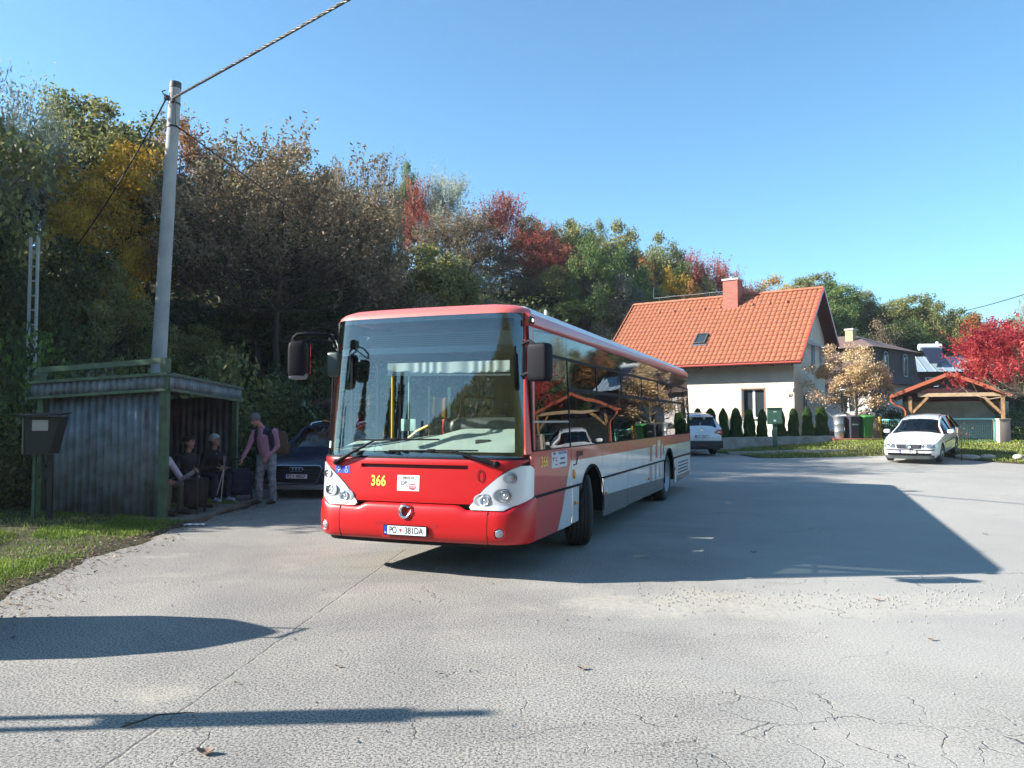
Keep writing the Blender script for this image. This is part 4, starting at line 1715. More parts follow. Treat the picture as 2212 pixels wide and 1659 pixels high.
# (proto, colour, px, ytop, depth, width)
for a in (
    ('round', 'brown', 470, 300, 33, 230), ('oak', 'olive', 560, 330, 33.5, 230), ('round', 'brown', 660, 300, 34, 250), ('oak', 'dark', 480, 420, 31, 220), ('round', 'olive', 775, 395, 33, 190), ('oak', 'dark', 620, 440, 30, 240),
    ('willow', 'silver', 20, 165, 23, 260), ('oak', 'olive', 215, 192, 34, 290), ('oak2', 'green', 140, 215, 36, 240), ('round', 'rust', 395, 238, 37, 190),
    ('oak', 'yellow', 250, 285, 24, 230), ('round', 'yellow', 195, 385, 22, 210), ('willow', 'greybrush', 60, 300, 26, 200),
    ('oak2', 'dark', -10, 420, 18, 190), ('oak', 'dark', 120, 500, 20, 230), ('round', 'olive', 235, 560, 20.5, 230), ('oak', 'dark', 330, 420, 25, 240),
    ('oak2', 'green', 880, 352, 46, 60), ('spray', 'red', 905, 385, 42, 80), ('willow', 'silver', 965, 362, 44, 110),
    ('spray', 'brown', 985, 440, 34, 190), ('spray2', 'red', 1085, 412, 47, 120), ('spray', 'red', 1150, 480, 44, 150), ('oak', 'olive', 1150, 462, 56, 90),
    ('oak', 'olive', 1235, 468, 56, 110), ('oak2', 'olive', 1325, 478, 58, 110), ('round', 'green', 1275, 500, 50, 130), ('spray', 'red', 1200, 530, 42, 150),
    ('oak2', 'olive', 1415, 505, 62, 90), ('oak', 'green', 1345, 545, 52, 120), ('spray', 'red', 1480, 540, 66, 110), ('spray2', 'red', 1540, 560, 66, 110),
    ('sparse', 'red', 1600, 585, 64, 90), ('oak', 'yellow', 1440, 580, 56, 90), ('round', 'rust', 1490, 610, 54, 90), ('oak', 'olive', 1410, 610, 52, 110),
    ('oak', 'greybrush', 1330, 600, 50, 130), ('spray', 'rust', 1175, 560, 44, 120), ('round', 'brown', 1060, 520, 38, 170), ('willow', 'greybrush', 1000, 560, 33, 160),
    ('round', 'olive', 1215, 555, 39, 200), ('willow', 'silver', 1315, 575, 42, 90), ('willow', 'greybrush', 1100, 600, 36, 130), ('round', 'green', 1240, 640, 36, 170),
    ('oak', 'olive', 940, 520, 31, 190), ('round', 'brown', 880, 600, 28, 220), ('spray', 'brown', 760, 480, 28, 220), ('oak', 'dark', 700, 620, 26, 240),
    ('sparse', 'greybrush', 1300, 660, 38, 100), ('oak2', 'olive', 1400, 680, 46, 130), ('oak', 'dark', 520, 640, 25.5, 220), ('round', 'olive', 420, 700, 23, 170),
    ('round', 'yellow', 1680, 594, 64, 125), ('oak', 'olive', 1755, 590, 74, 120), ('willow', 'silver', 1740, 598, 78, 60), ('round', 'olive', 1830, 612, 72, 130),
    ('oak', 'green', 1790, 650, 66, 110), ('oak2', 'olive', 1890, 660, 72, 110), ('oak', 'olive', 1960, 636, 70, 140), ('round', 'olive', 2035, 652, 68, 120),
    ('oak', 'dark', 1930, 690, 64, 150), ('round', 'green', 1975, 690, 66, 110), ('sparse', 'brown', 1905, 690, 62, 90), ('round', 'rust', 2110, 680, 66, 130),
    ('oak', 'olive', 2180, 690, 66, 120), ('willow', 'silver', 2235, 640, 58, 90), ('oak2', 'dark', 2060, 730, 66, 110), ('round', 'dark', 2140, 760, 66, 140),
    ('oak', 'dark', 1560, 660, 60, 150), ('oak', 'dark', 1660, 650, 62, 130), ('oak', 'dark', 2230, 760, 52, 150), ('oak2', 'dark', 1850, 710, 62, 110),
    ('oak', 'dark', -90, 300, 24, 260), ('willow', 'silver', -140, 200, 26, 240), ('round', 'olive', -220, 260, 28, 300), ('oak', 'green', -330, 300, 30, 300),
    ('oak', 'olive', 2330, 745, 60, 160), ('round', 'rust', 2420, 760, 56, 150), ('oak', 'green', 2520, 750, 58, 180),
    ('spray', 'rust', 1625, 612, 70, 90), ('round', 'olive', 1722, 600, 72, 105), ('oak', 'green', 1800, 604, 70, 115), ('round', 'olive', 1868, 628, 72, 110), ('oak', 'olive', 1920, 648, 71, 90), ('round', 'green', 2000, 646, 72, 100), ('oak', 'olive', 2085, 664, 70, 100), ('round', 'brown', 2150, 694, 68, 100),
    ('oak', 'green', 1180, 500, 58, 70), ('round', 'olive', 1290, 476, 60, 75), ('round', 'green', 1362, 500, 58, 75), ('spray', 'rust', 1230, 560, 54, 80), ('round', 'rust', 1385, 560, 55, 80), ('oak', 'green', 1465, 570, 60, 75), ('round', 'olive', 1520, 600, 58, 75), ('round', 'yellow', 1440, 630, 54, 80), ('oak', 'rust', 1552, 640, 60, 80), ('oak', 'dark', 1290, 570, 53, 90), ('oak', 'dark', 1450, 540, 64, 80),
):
    wood(*a)

for lab, lst in used_labels.items():
    if len(lst) > 1:
        lst.sort(key=lambda q: q[0])
        nm_ = {2: ('left one', 'right one'), 3: ('left one', 'middle one', 'right one')}.get(len(lst), ('leftmost', 'second', 'third', 'fourth', 'fifth', 'sixth', 'seventh'))
        for k_, (px, o) in enumerate(lst):
            o['label'] = lab + ', ' + nm_[k_]

# trees to the left of the frame that shade the shelter
for i, (x, y, h, w_, pr, c) in enumerate(((-15.5, 13.5, 9, 5, 'oak', 'olive'), (-14, 17, 11, 5.5, 'round', 'olive'), (-19, 15.5, 10, 5, 'oak2', 'green'), (-21, 20, 12, 6, 'oak', 'yellow'), (-19, 22, 7, 5, 'oak', 'green'), (-24, 12.6, 9, 4.5, 'round', 'rust'), (-27, 26, 13, 7, 'oak2', 'olive'), (-12.6, 15.6, 6, 4.4, 'round', 'dark'))):
    crown, tm, H, Rr = PR[pr]
    o = empty('deciduous_tree', (x, y, T(x, y) - .1), 0, ('%s tree outside the left edge, shading the metal shelter, %s' % (CN[c], ('nearest', 'second', 'third', 'fourth', 'fifth', 'sixth', 'seventh', 'lowest')[i])), 'tree', 'trees shading the shelter')
    for me, m, nm in ((tm, bark, 'trunk'), (crown, LM[c], 'crown')):
        q = bpy.data.objects.new(nm, me)
        COL.objects.link(q)
        q.material_slots[0].link = 'OBJECT'
        q.material_slots[0].material = m
        q.parent = o
        q.scale = (w_ / 2 / Rr, w_ / 2 / Rr, h / H)
        q.rotation_euler = (0, 0, i * 1.3)

# ---- shrubs
def shrub_mesh(seed, Rr=1., H=1.6, n=2600, ll=.10, lw=.05, mode='rand'):
    rng = np.random.default_rng(seed)
    k = 16
    cs = unit(rng, k) * np.array([Rr * .65, Rr * .65, H * .36]) + np.array([0, 0, H * .5])
    idx = rng.integers(0, k, n)
    u = unit(rng, n)
    C = cs[idx] + u * (rng.random((n, 1)) ** .5) * np.array([Rr * .42, Rr * .42, H * .26])
    C[:, 2] = np.maximum(C[:, 2], .02)
    N = u + unit(rng, n) * .8 + np.array([0, 0, .3])
    D = unit(rng, n) + np.array([0, 0, .8 if mode == 'up' else 0])
    return leaves_mesh('foliage', C, D, N, ll * rng.uniform(.6, 1.3, n), lw * rng.uniform(.7, 1.2, n))


SH = [shrub_mesh(50), shrub_mesh(51, n=3200), shrub_mesh(52, mode='up', ll=.14, lw=.035)]


def shrub(px, ybase, Y, w_, h_, col, lab, kind=0, name='shrub', x=None, group='shrubs along the forest edge'):
    p = at(px, ybase, Y)
    x = p.x
    o = bpy.data.objects.new(name, SH[kind])
    if not SH[kind].materials:
        SH[kind].materials.append(None)
    COL.objects.link(o)
    o.material_slots[0].link = 'OBJECT'
    o.material_slots[0].material = LM[col]
    o.location = (x, Y, T(x, Y) - .05)
    o.scale = (w_ / 2, w_ / 2, h_ / 1.6)
    o.rotation_euler = (0, 0, px * .37)
    tag(o, lab, 'shrub', group)
    return o


for px, Y, w_, h_, c, lab, k in (
    (180, 15.5, 2.6, 2.6, 'greybrush', 'grey-green willow shrub rising behind the left half of the metal shelter', 2),
    (255, 17.8, 2.8, 3.0, 'olive', 'olive shrub with lime leaves left of the concrete pole foot', 1),
    (60, 14.8, 2.2, 3.4, 'lime', 'leafy vine thicket with lime tips round the pale ladder pole at the far left', 1),
    (10, 13.6, 2.0, 1.9, 'dark', 'dark low bush behind the black letterbox stand', 0),
    (120, 17.5, 3.0, 4.2, 'dark', 'dark tall bush behind the left end of the metal shelter', 0),
    (420, 19.0, 2.8, 2.4, 'olive', 'olive bush seen over the right end of the shelter roof', 1),
    (330, 19.6, 3.2, 3.0, 'dark', 'dark bush right behind the foot of the concrete pole', 0),
    (540, 18.4, 2.2, 1.9, 'dark', 'dark bush behind the stooping man', 0),
    (590, 20.2, 3.0, 2.6, 'dark', 'dark bush behind the blue car, right of the stooping man', 1),
    (500, 20.5, 3.2, 3.4, 'olive', 'yellowish bush in the gap between shelter and stooping man', 1),
    (680, 23.5, 3.6, 3.2, 'dark', 'dark bush beside the left edge of the bus', 0),
    (-60, 13.8, 2.4, 2.2, 'olive', 'olive bush outside the left edge of the photo', 1),
    (760, 26, 4, 3.4, 'olive', 'olive bush behind the bus, hidden by its front', 1),
    (950, 30, 4, 3.4, 'dark', 'dark bush behind the bus, hidden by its windscreen', 0),
):
    shrub(px, 1000, Y, w_, h_, c, lab, k)

# undergrowth on the wooded slope
rng = np.random.default_rng(5)
n_ = 60000
X_ = rng.uniform(-32, 60, n_)
Yb = np.array([interp(x, FEX, FEY) for x in X_])
Yy = Yb + rng.exponential(11, n_) - 1.2
Zz = np.array([T(x, y) for x, y in zip(X_, Yy)])
hh = rng.random(n_) ** 2 * 1.5
ok = Yy < 95
C = np.stack([X_, Yy, Zz + hh], 1)[ok]
m_ = len(C)
und = bpy.data.objects.new('undergrowth', leaves_mesh('undergrowth', C, unit(rng, m_) + np.array([0, 0, .5]), unit(rng, m_), rng.uniform(.15, .5, m_), rng.uniform(.08, .22, m_)))
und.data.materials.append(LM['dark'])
COL.objects.link(und)
tag(und, 'dark leafy undergrowth covering the wooded slope', 'undergrowth', kind='stuff')

# far wood on the hills behind the camera (seen in the windscreen and windows)
n_ = 70000
X_ = rng.uniform(-190, 150, n_)
Yy = rng.uniform(-150, -40, n_)
Zz = np.array([back_hill(x, y) for x, y in zip(X_, Yy)])
okk = Zz > .5
X_, Yy, Zz = X_[okk], Yy[okk], Zz[okk]
m_ = len(X_)
C = np.stack([X_, Yy, Zz + rng.random(m_) * 3.2], 1)
fw = bpy.data.objects.new('far_wood', leaves_mesh('far_wood', C, unit(rng, m_) + np.array([0, 0, 1]), unit(rng, m_), rng.uniform(.9, 2.2, m_), rng.uniform(.6, 1.4, m_)))
fw.data.materials.append(LM['olive'])
COL.objects.link(fw)
tag(fw, 'far autumn wood on the hill behind the camera', 'wood', kind='stuff')
# a few dark spruces behind the camera, left
def spruce_mesh(seed, n=4200):
    rng = np.random.default_rng(seed)
    t = rng.random(n) ** .8
    z = .6 + t * 9.4
    r = (1 - t) * 2.1 * (.55 + .45 * np.abs(np.sin(z * 4.2))) * rng.uniform(.3, 1, n) ** .5
    a = rng.uniform(0, 6.283, n)
    C = np.stack([r * np.cos(a), r * np.sin(a), z], 1)
    D = np.stack([np.cos(a), np.sin(a), -.35 + 0 * a], 1)
    return leaves_mesh('crown', C, D, unit(rng, n) * .6 + np.array([0, 0, 1]), rng.uniform(.3, .7, n), rng.uniform(.1, .22, n))


sp_c = spruce_mesh(3)
sp_c.materials.append(LM['pine'])
sp_t = MB().tube([(0, 0, -.3), (0, 0, 4), (0, 0, 9.8)], [.2, .13, .02], 8).mesh('trunk', 180)
sp_t.materials.append(bark)
for i, (x, y, s) in enumerate(((-31, -9, .85), (-33, -6.5, .7), (-29, -12, .95), (-36, -4, .9), (-30, -15.5, .8), (-40, -3, .8), (-31, -19, .75), (-44, -6, 1.0))):
    o = empty('spruce_tree', (x, y, T(x, y)), i, 'dark spruce in the row behind the camera, the %s tree of the row' % ('fourth', 'fifth', 'third', 'sixth', 'second', 'seventh', 'first', 'eighth')[i], 'tree', 'spruces behind the camera')
    for me in (sp_c, sp_t):
        q = bpy.data.objects.new(me.name.split('.')[0], me)
        COL.objects.link(q)
        q.parent = o
        q.scale = (s, s, s)

# ---- clipped thujas along the wall
def thuja_mesh(seed, n=9000):
    rng = np.random.default_rng(seed)
    t = rng.random(n)
    z = t * 1.5
    r = .34 * (1 - (t) ** 3.2) ** .55 * (.86 + .14 * np.sin(z * 9 + seed) * np.cos(seed + 3 * z)) * (.80 + .2 * rng.random(n) ** .5)
    r *= .80 + .2 * np.minimum(1, t * 6) + .0
    a = rng.uniform(0, 6.283, n)
    r *= 1 + .10 * np.sin(a * 3 + z * 4 + seed)
    C = np.stack([r * np.cos(a), r * np.sin(a), z], 1)
    top = rng.random(n) < .004
    C[top, 2] += .08
    out = np.stack([np.cos(a), np.sin(a), 0 * a + .3], 1)
    D = np.stack([np.cos(a) * .4, np.sin(a) * .4, np.ones(n)], 1) + unit(rng, n) * .4
    return leaves_mesh('crown', C, D, out + unit(rng, n) * .6, rng.uniform(.04, .09, n), rng.uniform(.02, .045, n))


TH = [thuja_mesh(k) for k in (1, 2, 3)]
for t_ in TH:
    t_.materials.append(LM['thuja'])
th_t = MB().tube([(0, 0, -.05), (0, 0, 1.2)], [.04, .02], 6).mesh('trunk', 180)
th_t.materials.append(bark)
ORD = ('first', 'second', 'third', 'fourth', 'fifth', 'sixth', 'seventh', 'eighth', 'ninth', 'tenth')
WALL_A, WALL_B = Vector((5.0, 32.7, 0)), Vector((14.85, 35.7, 0))
for i, (px, yt) in enumerate(((1507, 882), (1534, 882), (1562, 882), (1589, 881), (1618, 884), (1646, 884), (1683, 882), (1713, 882), (1743, 878), (1773, 878))):
    # stand half a metre behind the low wall
    k = (px - 1106) / CF
    # intersect ray with the wall line shifted back
    d_ = WALL_B - WALL_A
    nx, ny = -d_.y, d_.x
    ln_ = math.hypot(nx, ny)
    nx, ny = nx / ln_, ny / ln_
    ax, ay = WALL_A.x + nx * .6, WALL_A.y + ny * .6
    # ray (k*s, s)
    s_ = (ax * ny * -1 + ay * nx) if False else ((ax * nx + ay * ny) / (k * nx + ny))
    p = at(px, yt, s_)
    zb = T(p.x, p.y) + .03
    o = empty('thuja', (p.x, p.y, zb), i * 1.7, 'clipped cone thuja, %s from the left in the row along the low wall' % ORD[i], 'shrub', 'clipped thujas along the low garden wall')
    hs = (p.z - zb) / 1.52
    for me, nm in ((th_t, 'trunk'), (TH[i % 3], 'crown')):
        q = bpy.data.objects.new(nm, me)
        COL.objects.link(q)
        q.parent = o
        q.scale = (.93 + .13 * math.sin(i * 2.3), .93 + .13 * math.sin(i * 2.3), hs)

# ---- tan tree in front of the brown house, crimson sumac at the right
PR['tan'] = tree_meshes(31, H=4.6, Rr=1.9, low=.14, K=95, cr=.36, n=150, ll=.10, lw=.06, mode='rand', stems=2, twigs=4, shell=.35, trunk_r=.09)
tree('tan', 'tan', 1848, 745, 36.6, 168, 'young_maple', 'young tree with dry tan leaves standing in front of the brown house', 'tree', None, barkm=mat('pale_bark', (.30, .23, .16), .9), rot=1.0)
PR['sumac'] = tree_meshes(32, H=5.2, Rr=2.9, low=.38, K=110, cr=.5, n=230, ll=.16, lw=.045, mode='spray', stems=1, twigs=2, shell=.3, spread=1.2, trunk_r=.12)
tree('sumac', 'crimson', 2215, 678, 27, 330, 'sumac_tree', 'crimson sumac spreading in front of the carport at the right edge', 'tree', None, barkm=mat('pale_bark2', (.26, .22, .17), .9), rot=.6)
shrub(1905, 900, 37.5, 2.0, 2.0, 'green', 'green bush between the tan tree and the carport', 1, group='garden bushes')
shrub(1965, 900, 38.5, 2.2, 1.8, 'olive', 'loose olive bush behind the turquoise fence left of the white estate car', 1, group='garden bushes')
shrub(1872, 900, 39, 2.0, 1.4, 'yellow', 'small yellow bush right of the tan tree trunk', 1, group='garden bushes')
shrub(2190, 900, 35, 1.8, 1.5, 'green', 'green bush beside the right gate pillar', 1, group='garden bushes')

# ---- grass
def grass(name, n, fx, hmax, m, lab, wd=.012, seed=1):
    rng = np.random.default_rng(seed)
    P = fx(rng, n)
    k = len(P)
    h = hmax * rng.uniform(.4, 1, k)
    lean = unit(rng, k) * .45 + np.array([0, 0, 1])
    C = P + lean * h[:, None] * .45
    me = leaves_mesh(name, C, lean, unit(rng, k) * np.array([1, 1, .2]), h, wd * rng.uniform(.6, 1.4, k))
    me.materials.append(m)
    o = bpy.data.objects.new(name, me)
    COL.objects.link(o)
    return tag(o, lab, 'grass', kind='stuff')


gm = leaf_mat('grass_blades', [(.07, .06, .02), (.08, .13, .015), (.16, .25, .03), (.30, .27, .10)], trans=.35, gain=1.25)
gm2 = leaf_mat('grass_blades_far', [(.07, .09, .015), (.14, .19, .03), (.22, .26, .05), (.32, .27, .10)], trans=.3)


def left_lawn(rng, n):
    y = rng.uniform(4.5, 16, n)
    l = np.interp(y, *XL)
    x = l - .15 - rng.exponential(1.9, n)
    dens = np.sin(x * 2.1 + 1) * np.sin(y * 1.7) + .35 * np.sin(x * 5 + y * 3)
    ok = (rng.random(n) < .15 + .85 * (dens > -.05)) & (x > -14) & (rng.random(n) < np.clip((l - x) / .9, .12, 1))
    x, y = x[ok], y[ok]
    z = np.array([ground_z(a, b_) for a, b_ in zip(x, y)])
    return np.stack([x, y, z], 1)


grass('grass', 110000, left_lawn, .065, gm, 'short patchy grass on the verge at the left', .011, 2)


def right_lawn(rng, n):
    x = rng.uniform(5, 34, n)
    y = rng.uniform(25.5, 37, n)
    r = np.interp(y, *XR)
    ok = (x > r + .1) & (y > 25.8)
    x, y = x[ok], y[ok]
    z = np.array([ground_z(a, b_) for a, b_ in zip(x, y)])
    return np.stack([x, y, z], 1)


grass('grass', 60000, right_lawn, .10, gm2, 'sunlit grass strip in front of the garden fences', .03, 3)

# fallen leaves along the edge of the asphalt
def litter(rng, n):
    y = rng.uniform(4.5, 19, n)
    l = np.interp(y, *XL)
    x = l - .25 + rng.normal(0, .36, n) - (rng.random(n) < .25) * rng.random(n) * 3
    z = np.array([max(ground_z(a, b_), T(a, b_) if inroad(a, b_) > .5 else -9) for a, b_ in zip(x, y)]) + .012
    return np.stack([x, y, z], 1)


P = litter(np.random.default_rng(9), 6500)
rng = np.random.default_rng(11)
k = len(P)
me = leaves_mesh('fallen_leaves', P, unit(rng, k) * np.array([1, 1, .25]), unit(rng, k) * .4 + np.array([0, 0, 1]), rng.uniform(.02, .06, k), rng.uniform(.012, .035, k))
me.materials.append(leaf_mat('dry_leaves', [(.08, .05, .03), (.18, .11, .07), (.27, .19, .13), (.34, .27, .19)], trans=.1, gain=1.0))
o = bpy.data.objects.new('fallen_leaves', me)
COL.objects.link(o)
tag(o, 'dry brown leaves fallen along the left edge of the asphalt', 'fallen leaves', kind='stuff')
# loose grit on the broken patch right of the bus
rng = np.random.default_rng(13)
b = MB()
for i in range(900):
    t = rng.random()
    x = 1.2 + 4.2 * rng.random() if i % 3 else rng.uniform(-4, 6)
    y = 7.35 + rng.normal() * .32 if i % 3 else rng.uniform(3.5, 12)
    s = rng.uniform(.004, .014)
    v = [Vector((x, y, s * .4)) + Vector(q) * s for q in ((1, 0, 0), (-.3, .9, 0), (-.6, -.7, 0), (.1, .1, .8))]
    b.add(v, [(0, 1, 3), (1, 2, 3), (2, 0, 3)])
o = b.build('grit', mat('pale_grit', (.42, .40, .35), .9), smooth=None)
tag(o, 'pale loose grit scattered on the asphalt beside the bus shadow', 'grit', kind='stuff')

# ================================================================ HOUSES AND YARD
render = mat('wall_render', (.70, .62, .51), .9, var=.10, vscale=1.5, bump=.15, bscale=60)
tile = mat('clay_tile', (.37, .135, .07), .6, var=.32, vscale=7, spec=.4, bump=.1, bscale=30)
gutter = mat('red_metal', (.36, .05, .03), .4, coat=.3)
maroon = mat('maroon_wood', (.085, .022, .02), .6)
framem = mat('window_frame_brown', (.28, .16, .10), .5)
whitef = mat('white_frame', (.75, .76, .78), .45)
brick = None


def brick_mat(name, c1, c2, mortar, scale=1):
    m = bpy.data.materials.new(name)
    m.use_nodes = True
    n = m.node_tree
    b = n.nodes['Principled BSDF']
    b.inputs['Roughness'].default_value = .9
    tc = n.nodes.new('ShaderNodeTexCoord')
    sp = n.nodes.new('ShaderNodeSeparateXYZ')
    n.links.new(tc.outputs['Object'], sp.inputs[0])
    ad = n.nodes.new('ShaderNodeMath')
    n.links.new(sp.outputs[0], ad.inputs[0])
    n.links.new(sp.outputs[1], ad.inputs[1])
    cm = n.nodes.new('ShaderNodeCombineXYZ')
    n.links.new(ad.outputs[0], cm.inputs[0])
    n.links.new(sp.outputs[2], cm.inputs[1])
    t = n.nodes.new('ShaderNodeTexBrick')
    t.inputs['Scale'].default_value = scale
    t.inputs['Brick Width'].default_value = .26
    t.inputs['Row Height'].default_value = .085
    t.inputs['Mortar Size'].default_value = .010
    t.inputs['Color1'].default_value = (*c1, 1)
    t.inputs['Color2'].default_value = (*c2, 1)
    t.inputs['Mortar'].default_value = (*mortar, 1)
    n.links.new(cm.outputs[0], t.inputs['Vector'])
    n.links.new(t.outputs[0], b.inputs['Base Color'])
    bp = n.nodes.new('ShaderNodeBump')
    bp.inputs['Distance'].default_value = .01
    bp.invert = True
    n.links.new(t.outputs['Fac'], bp.inputs['Height'])
    n.links.new(bp.outputs[0], b.inputs['Normal'])
    return m


brick = brick_mat('red_brick', (.44, .16, .115), (.38, .12, .085), (.28, .15, .12))
ZG = .50
hs = empty('tiled_house', (13.3, 36.0, ZG), math.atan2(-.579, .815), 'cream rendered house with steep orange tiled roof and red brick chimney', 'house')
SL = .914


def rz_(t):            # upper roof surface (front slope)
    return 3.85 + SL * t


RT, RZ0 = 4.29, 3.85 + SL * 4.29
ang = math.atan(SL)
LR = 10.6
# walls: closed gable profile, front wall set back behind the opening
WX0, WX1 = -10.0, -.586


def under(t):
    return (rz_(t) if t < RT else RZ0 - SL * (t - RT)) - .16


b = MB()
poly = [(1.15, -.4), (1.15, under(1.15)), (RT, under(RT)), (6.7, under(6.7)), (6.7, -.4)]
b.prism(poly, lambda q, t: (t, q[0], q[1]), WX0 + .002, WX1 - .002, 0)
# front wall skin with the window opening
w0, w1, h0, h1 = -3.11, -1.98, 1.20, 2.64
for (x0, x1, z0, z1) in ((WX0, w0, -.4, under(.9)), (w1, WX1, -.4, under(.9)), (w0, w1, -.4, h0), (w0, w1, h1, under(.9))):
    b.box(((x0 + x1) / 2, 1.02, (z0 + z1) / 2), (x1 - x0, .24, z1 - z0))
b.build('wall', render, hs, smooth=None)
b = MB()
b.prism([(.86, .02), (6.74, .02), (6.74, -.5), (.86, -.5)], lambda q, t: (t, q[0], q[1]), WX0 - .03, WX1 + .03, 0)
b.build('plinth', mat('plinth_grey', (.28, .26, .24), .9), hs, smooth=None)


def window(parent, c, w_, h_, out, mullions=1, fm=None, arch=False, depth=.06):
    """c: centre on the wall, out: outward direction (unit, horizontal)"""
    out = Vector(out)
    r_ = out.cross(Vector((0, 0, 1)))
    c = Vector(c)
    M = Matrix((r_, out, Vector((0, 0, 1)))).transposed()
    b = MB()
    t = .06
    for (x, z, a_, d_) in ((0, h_ / 2 - t / 2, w_, t), (0, -h_ / 2 + t / 2, w_, t), (-w_ / 2 + t / 2, 0, t, h_ - 2 * t), (w_ / 2 - t / 2, 0, t, h_ - 2 * t)):
        b.box(c + M @ Vector((x, 0, z)), (a_, depth, d_), 0, rot=M)
    for k in range(mullions):
        x = -w_ / 2 + w_ * (k + 1) / (mullions + 1)
        b.box(c + M @ Vector((x, 0.002, 0)), (.11 if mullions == 1 else .05, depth, h_ - 2 * t), 0, rot=M)
    o = b.build('window', fm or whitef, parent, smooth=None)
    b = MB()
    b.box(c + M @ Vector((0, -.01, 0)), (w_ - t, .01, h_ - t), 0, rot=M)
    b.build('pane', mat('house_glass', (.03, .04, .045), .04, spec=.9), o, smooth=None)
    return o


wn = window(hs, ((w0 + w1) / 2, 1.06, (h0 + h1) / 2), w1 - w0, h1 - h0, (0, -1, 0), 1, whitef)
b = MB()
for (x, z, a_, d_) in ((w0 + .0, (h0 + h1) / 2, .05, h1 - h0 + .1), (w1 - .0, (h0 + h1) / 2, .05, h1 - h0 + .1), ((w0 + w1) / 2, h1 + .0, w1 - w0, .05)):
    b.box((x, .895, z), (a_, .03, d_))
b.build('frame', framem, wn, smooth=None)
b = MB()
b.box(((w0 + w1) / 2, .86, h0 - .02), (w1 - w0 + .12, .14, .04))
b.build('sill', mat('sill_grey', (.45, .45, .45), .5), wn, smooth=None)
b = MB()
P = [[(x, 1.10, z) for x in np.linspace(w0 + .1, w1 - .1, 30)] for z in (h0 + .1, h1 - .1)]
P = [[(p[0], p[1] + .012 * math.sin(p[0] * 60), p[2]) for p in r_] for r_ in P]
b.grid(P)
# gable windows
for (t0, t1, z0, z1) in ((4.0, 4.62, 3.5, 5.15), (5.62, 6.2, 4.1, 4.9), (2.35, 3.1, 1.35, 2.5)):
    window(hs, (WX1 + .005, (t0 + t1) / 2, (z0 + z1) / 2), t1 - t0, z1 - z0, (1, 0, 0), 1, mat('gable_frame', (.45, .47, .52), .5))

# tiled roof as real pantile relief
def tiled(sign, name):
    # sign +1: front slope from eave (t=0) to ridge; -1: rear slope down from ridge
    pitch_, row_ = .245, .345
    L = 6.0 if sign > 0 else 4.1
    L = RT / math.cos(ang) if sign > 0 else (7.30 - RT) / math.cos(ang)
    nx = int(LR / pitch_) * 8
    rows_ = []
    nr = int(round(L / row_))
    for r_ in range(nr):
        for (f_, lift) in ((0.0, .045), (.97, .004), ):
            s_ = (r_ + f_) * L / nr
            row = []
            for i in range(nx + 1):
                x = -LR * i / nx
                ph = (i / 8) % 1
                prof = .048 * abs(math.sin(ph * math.pi)) ** .55 - .03
                hgt = prof + lift
                if sign > 0:
                    t, z = s_ * math.cos(ang), 3.85 + s_ * math.sin(ang)
                    t2, z2 = t - hgt * math.sin(ang), z + hgt * math.cos(ang)
                else:
                    q = L - s_
                    t, z = RT + q * math.cos(ang), RZ0 - q * math.sin(ang)
                    t2, z2 = t + hgt * math.sin(ang), z + hgt * math.cos(ang)
                row.append((x, t2, z2))
            rows_.append(row)
    b = MB()
    b.grid(rows_)
    return b


rf = tiled(1, 'roof').build('roof', tile, hs, smooth=50)
tiled(-1, 'roof').build('roof', tile, hs, smooth=50)
b = MB()
# deck below the tiles
for (ta, za, tb, zb_) in ((0.02, 3.85, RT, RZ0), (7.28, RZ0 - SL * (7.28 - RT), RT, RZ0)):
    b.add([(-.01, ta, za - .02), (-LR + .01, ta, za - .02), (-LR + .01, tb, zb_ - .02), (-.01, tb, zb_ - .02),
           (-.01, ta, za - .14), (-LR + .01, ta, za - .14), (-LR + .01, tb, zb_ - .16), (-.01, tb, zb_ - .16)],
          [(0, 1, 2, 3), (7, 6, 5, 4), (0, 4, 5, 1), (1, 5, 6, 2), (2, 6, 7, 3), (3, 7, 4, 0)])
b.build('soffit', maroon, hs, smooth=None)
b = MB()
b.tube([(x, -.05, 3.80) for x in np.linspace(-LR - .02, .02, 4)], .055, 10)
b.build('gutter', gutter, hs, smooth=60)
b = MB()
b.tube([(x, RT, RZ0 + .05) for x in np.linspace(-LR, 0, 40)], [.085 + .012 * (i % 2) for i in range(40)], 10)
b.build('ridge_tiles', tile, hs, smooth=60)
for x in (0.02, -LR - .02):
    b = MB()
    for sg_, L_ in ((1, RT / math.cos(ang)), (-1, (7.30 - RT) / math.cos(ang))):
        p0 = Vector((x, RT, RZ0 + .04))
        p1 = Vector((x, RT - sg_ * L_ * math.cos(ang), RZ0 + .04 - L_ * math.sin(ang)))
        c = (p0 + p1) / 2
        b.box(c, (.05, L_, .15), rot=(sg_ * ang, 0, 0))
    b.build('verge_board', gutter if x > 0 else tile, hs, smooth=None)
for i in range(12):
    b = MB()
    b.box((-.45 - i * .88, .45, 3.85 + .45 * SL - .24), (.09, .95, .14), rot=(ang, 0, 0))
    b.build('rafter_end', maroon, hs, smooth=None)
b = MB()
b.box((-.30, 4.3, 4.9), (.10, 4.2, .14))
b.build('collar_beam', mat('pale_beam', (.42, .38, .36), .7), hs, smooth=None)
b = MB()
b.box((-4.54, 3.85, 7.55), (.80, .78, 2.0), 0)
b.box((-4.54, 3.85, 8.59), (.90, .88, .09), 1)
b.cyl((-4.54, 3.85, 8.6), (-4.54, 3.85, 8.78), .14, .12, 14, 1)
for dx in (-.25, 0, .25):
    b.cyl((-4.54 + dx, 3.7, 8.6), (-4.54 + dx, 3.7, 8.85), .012, n=5, mi=2)
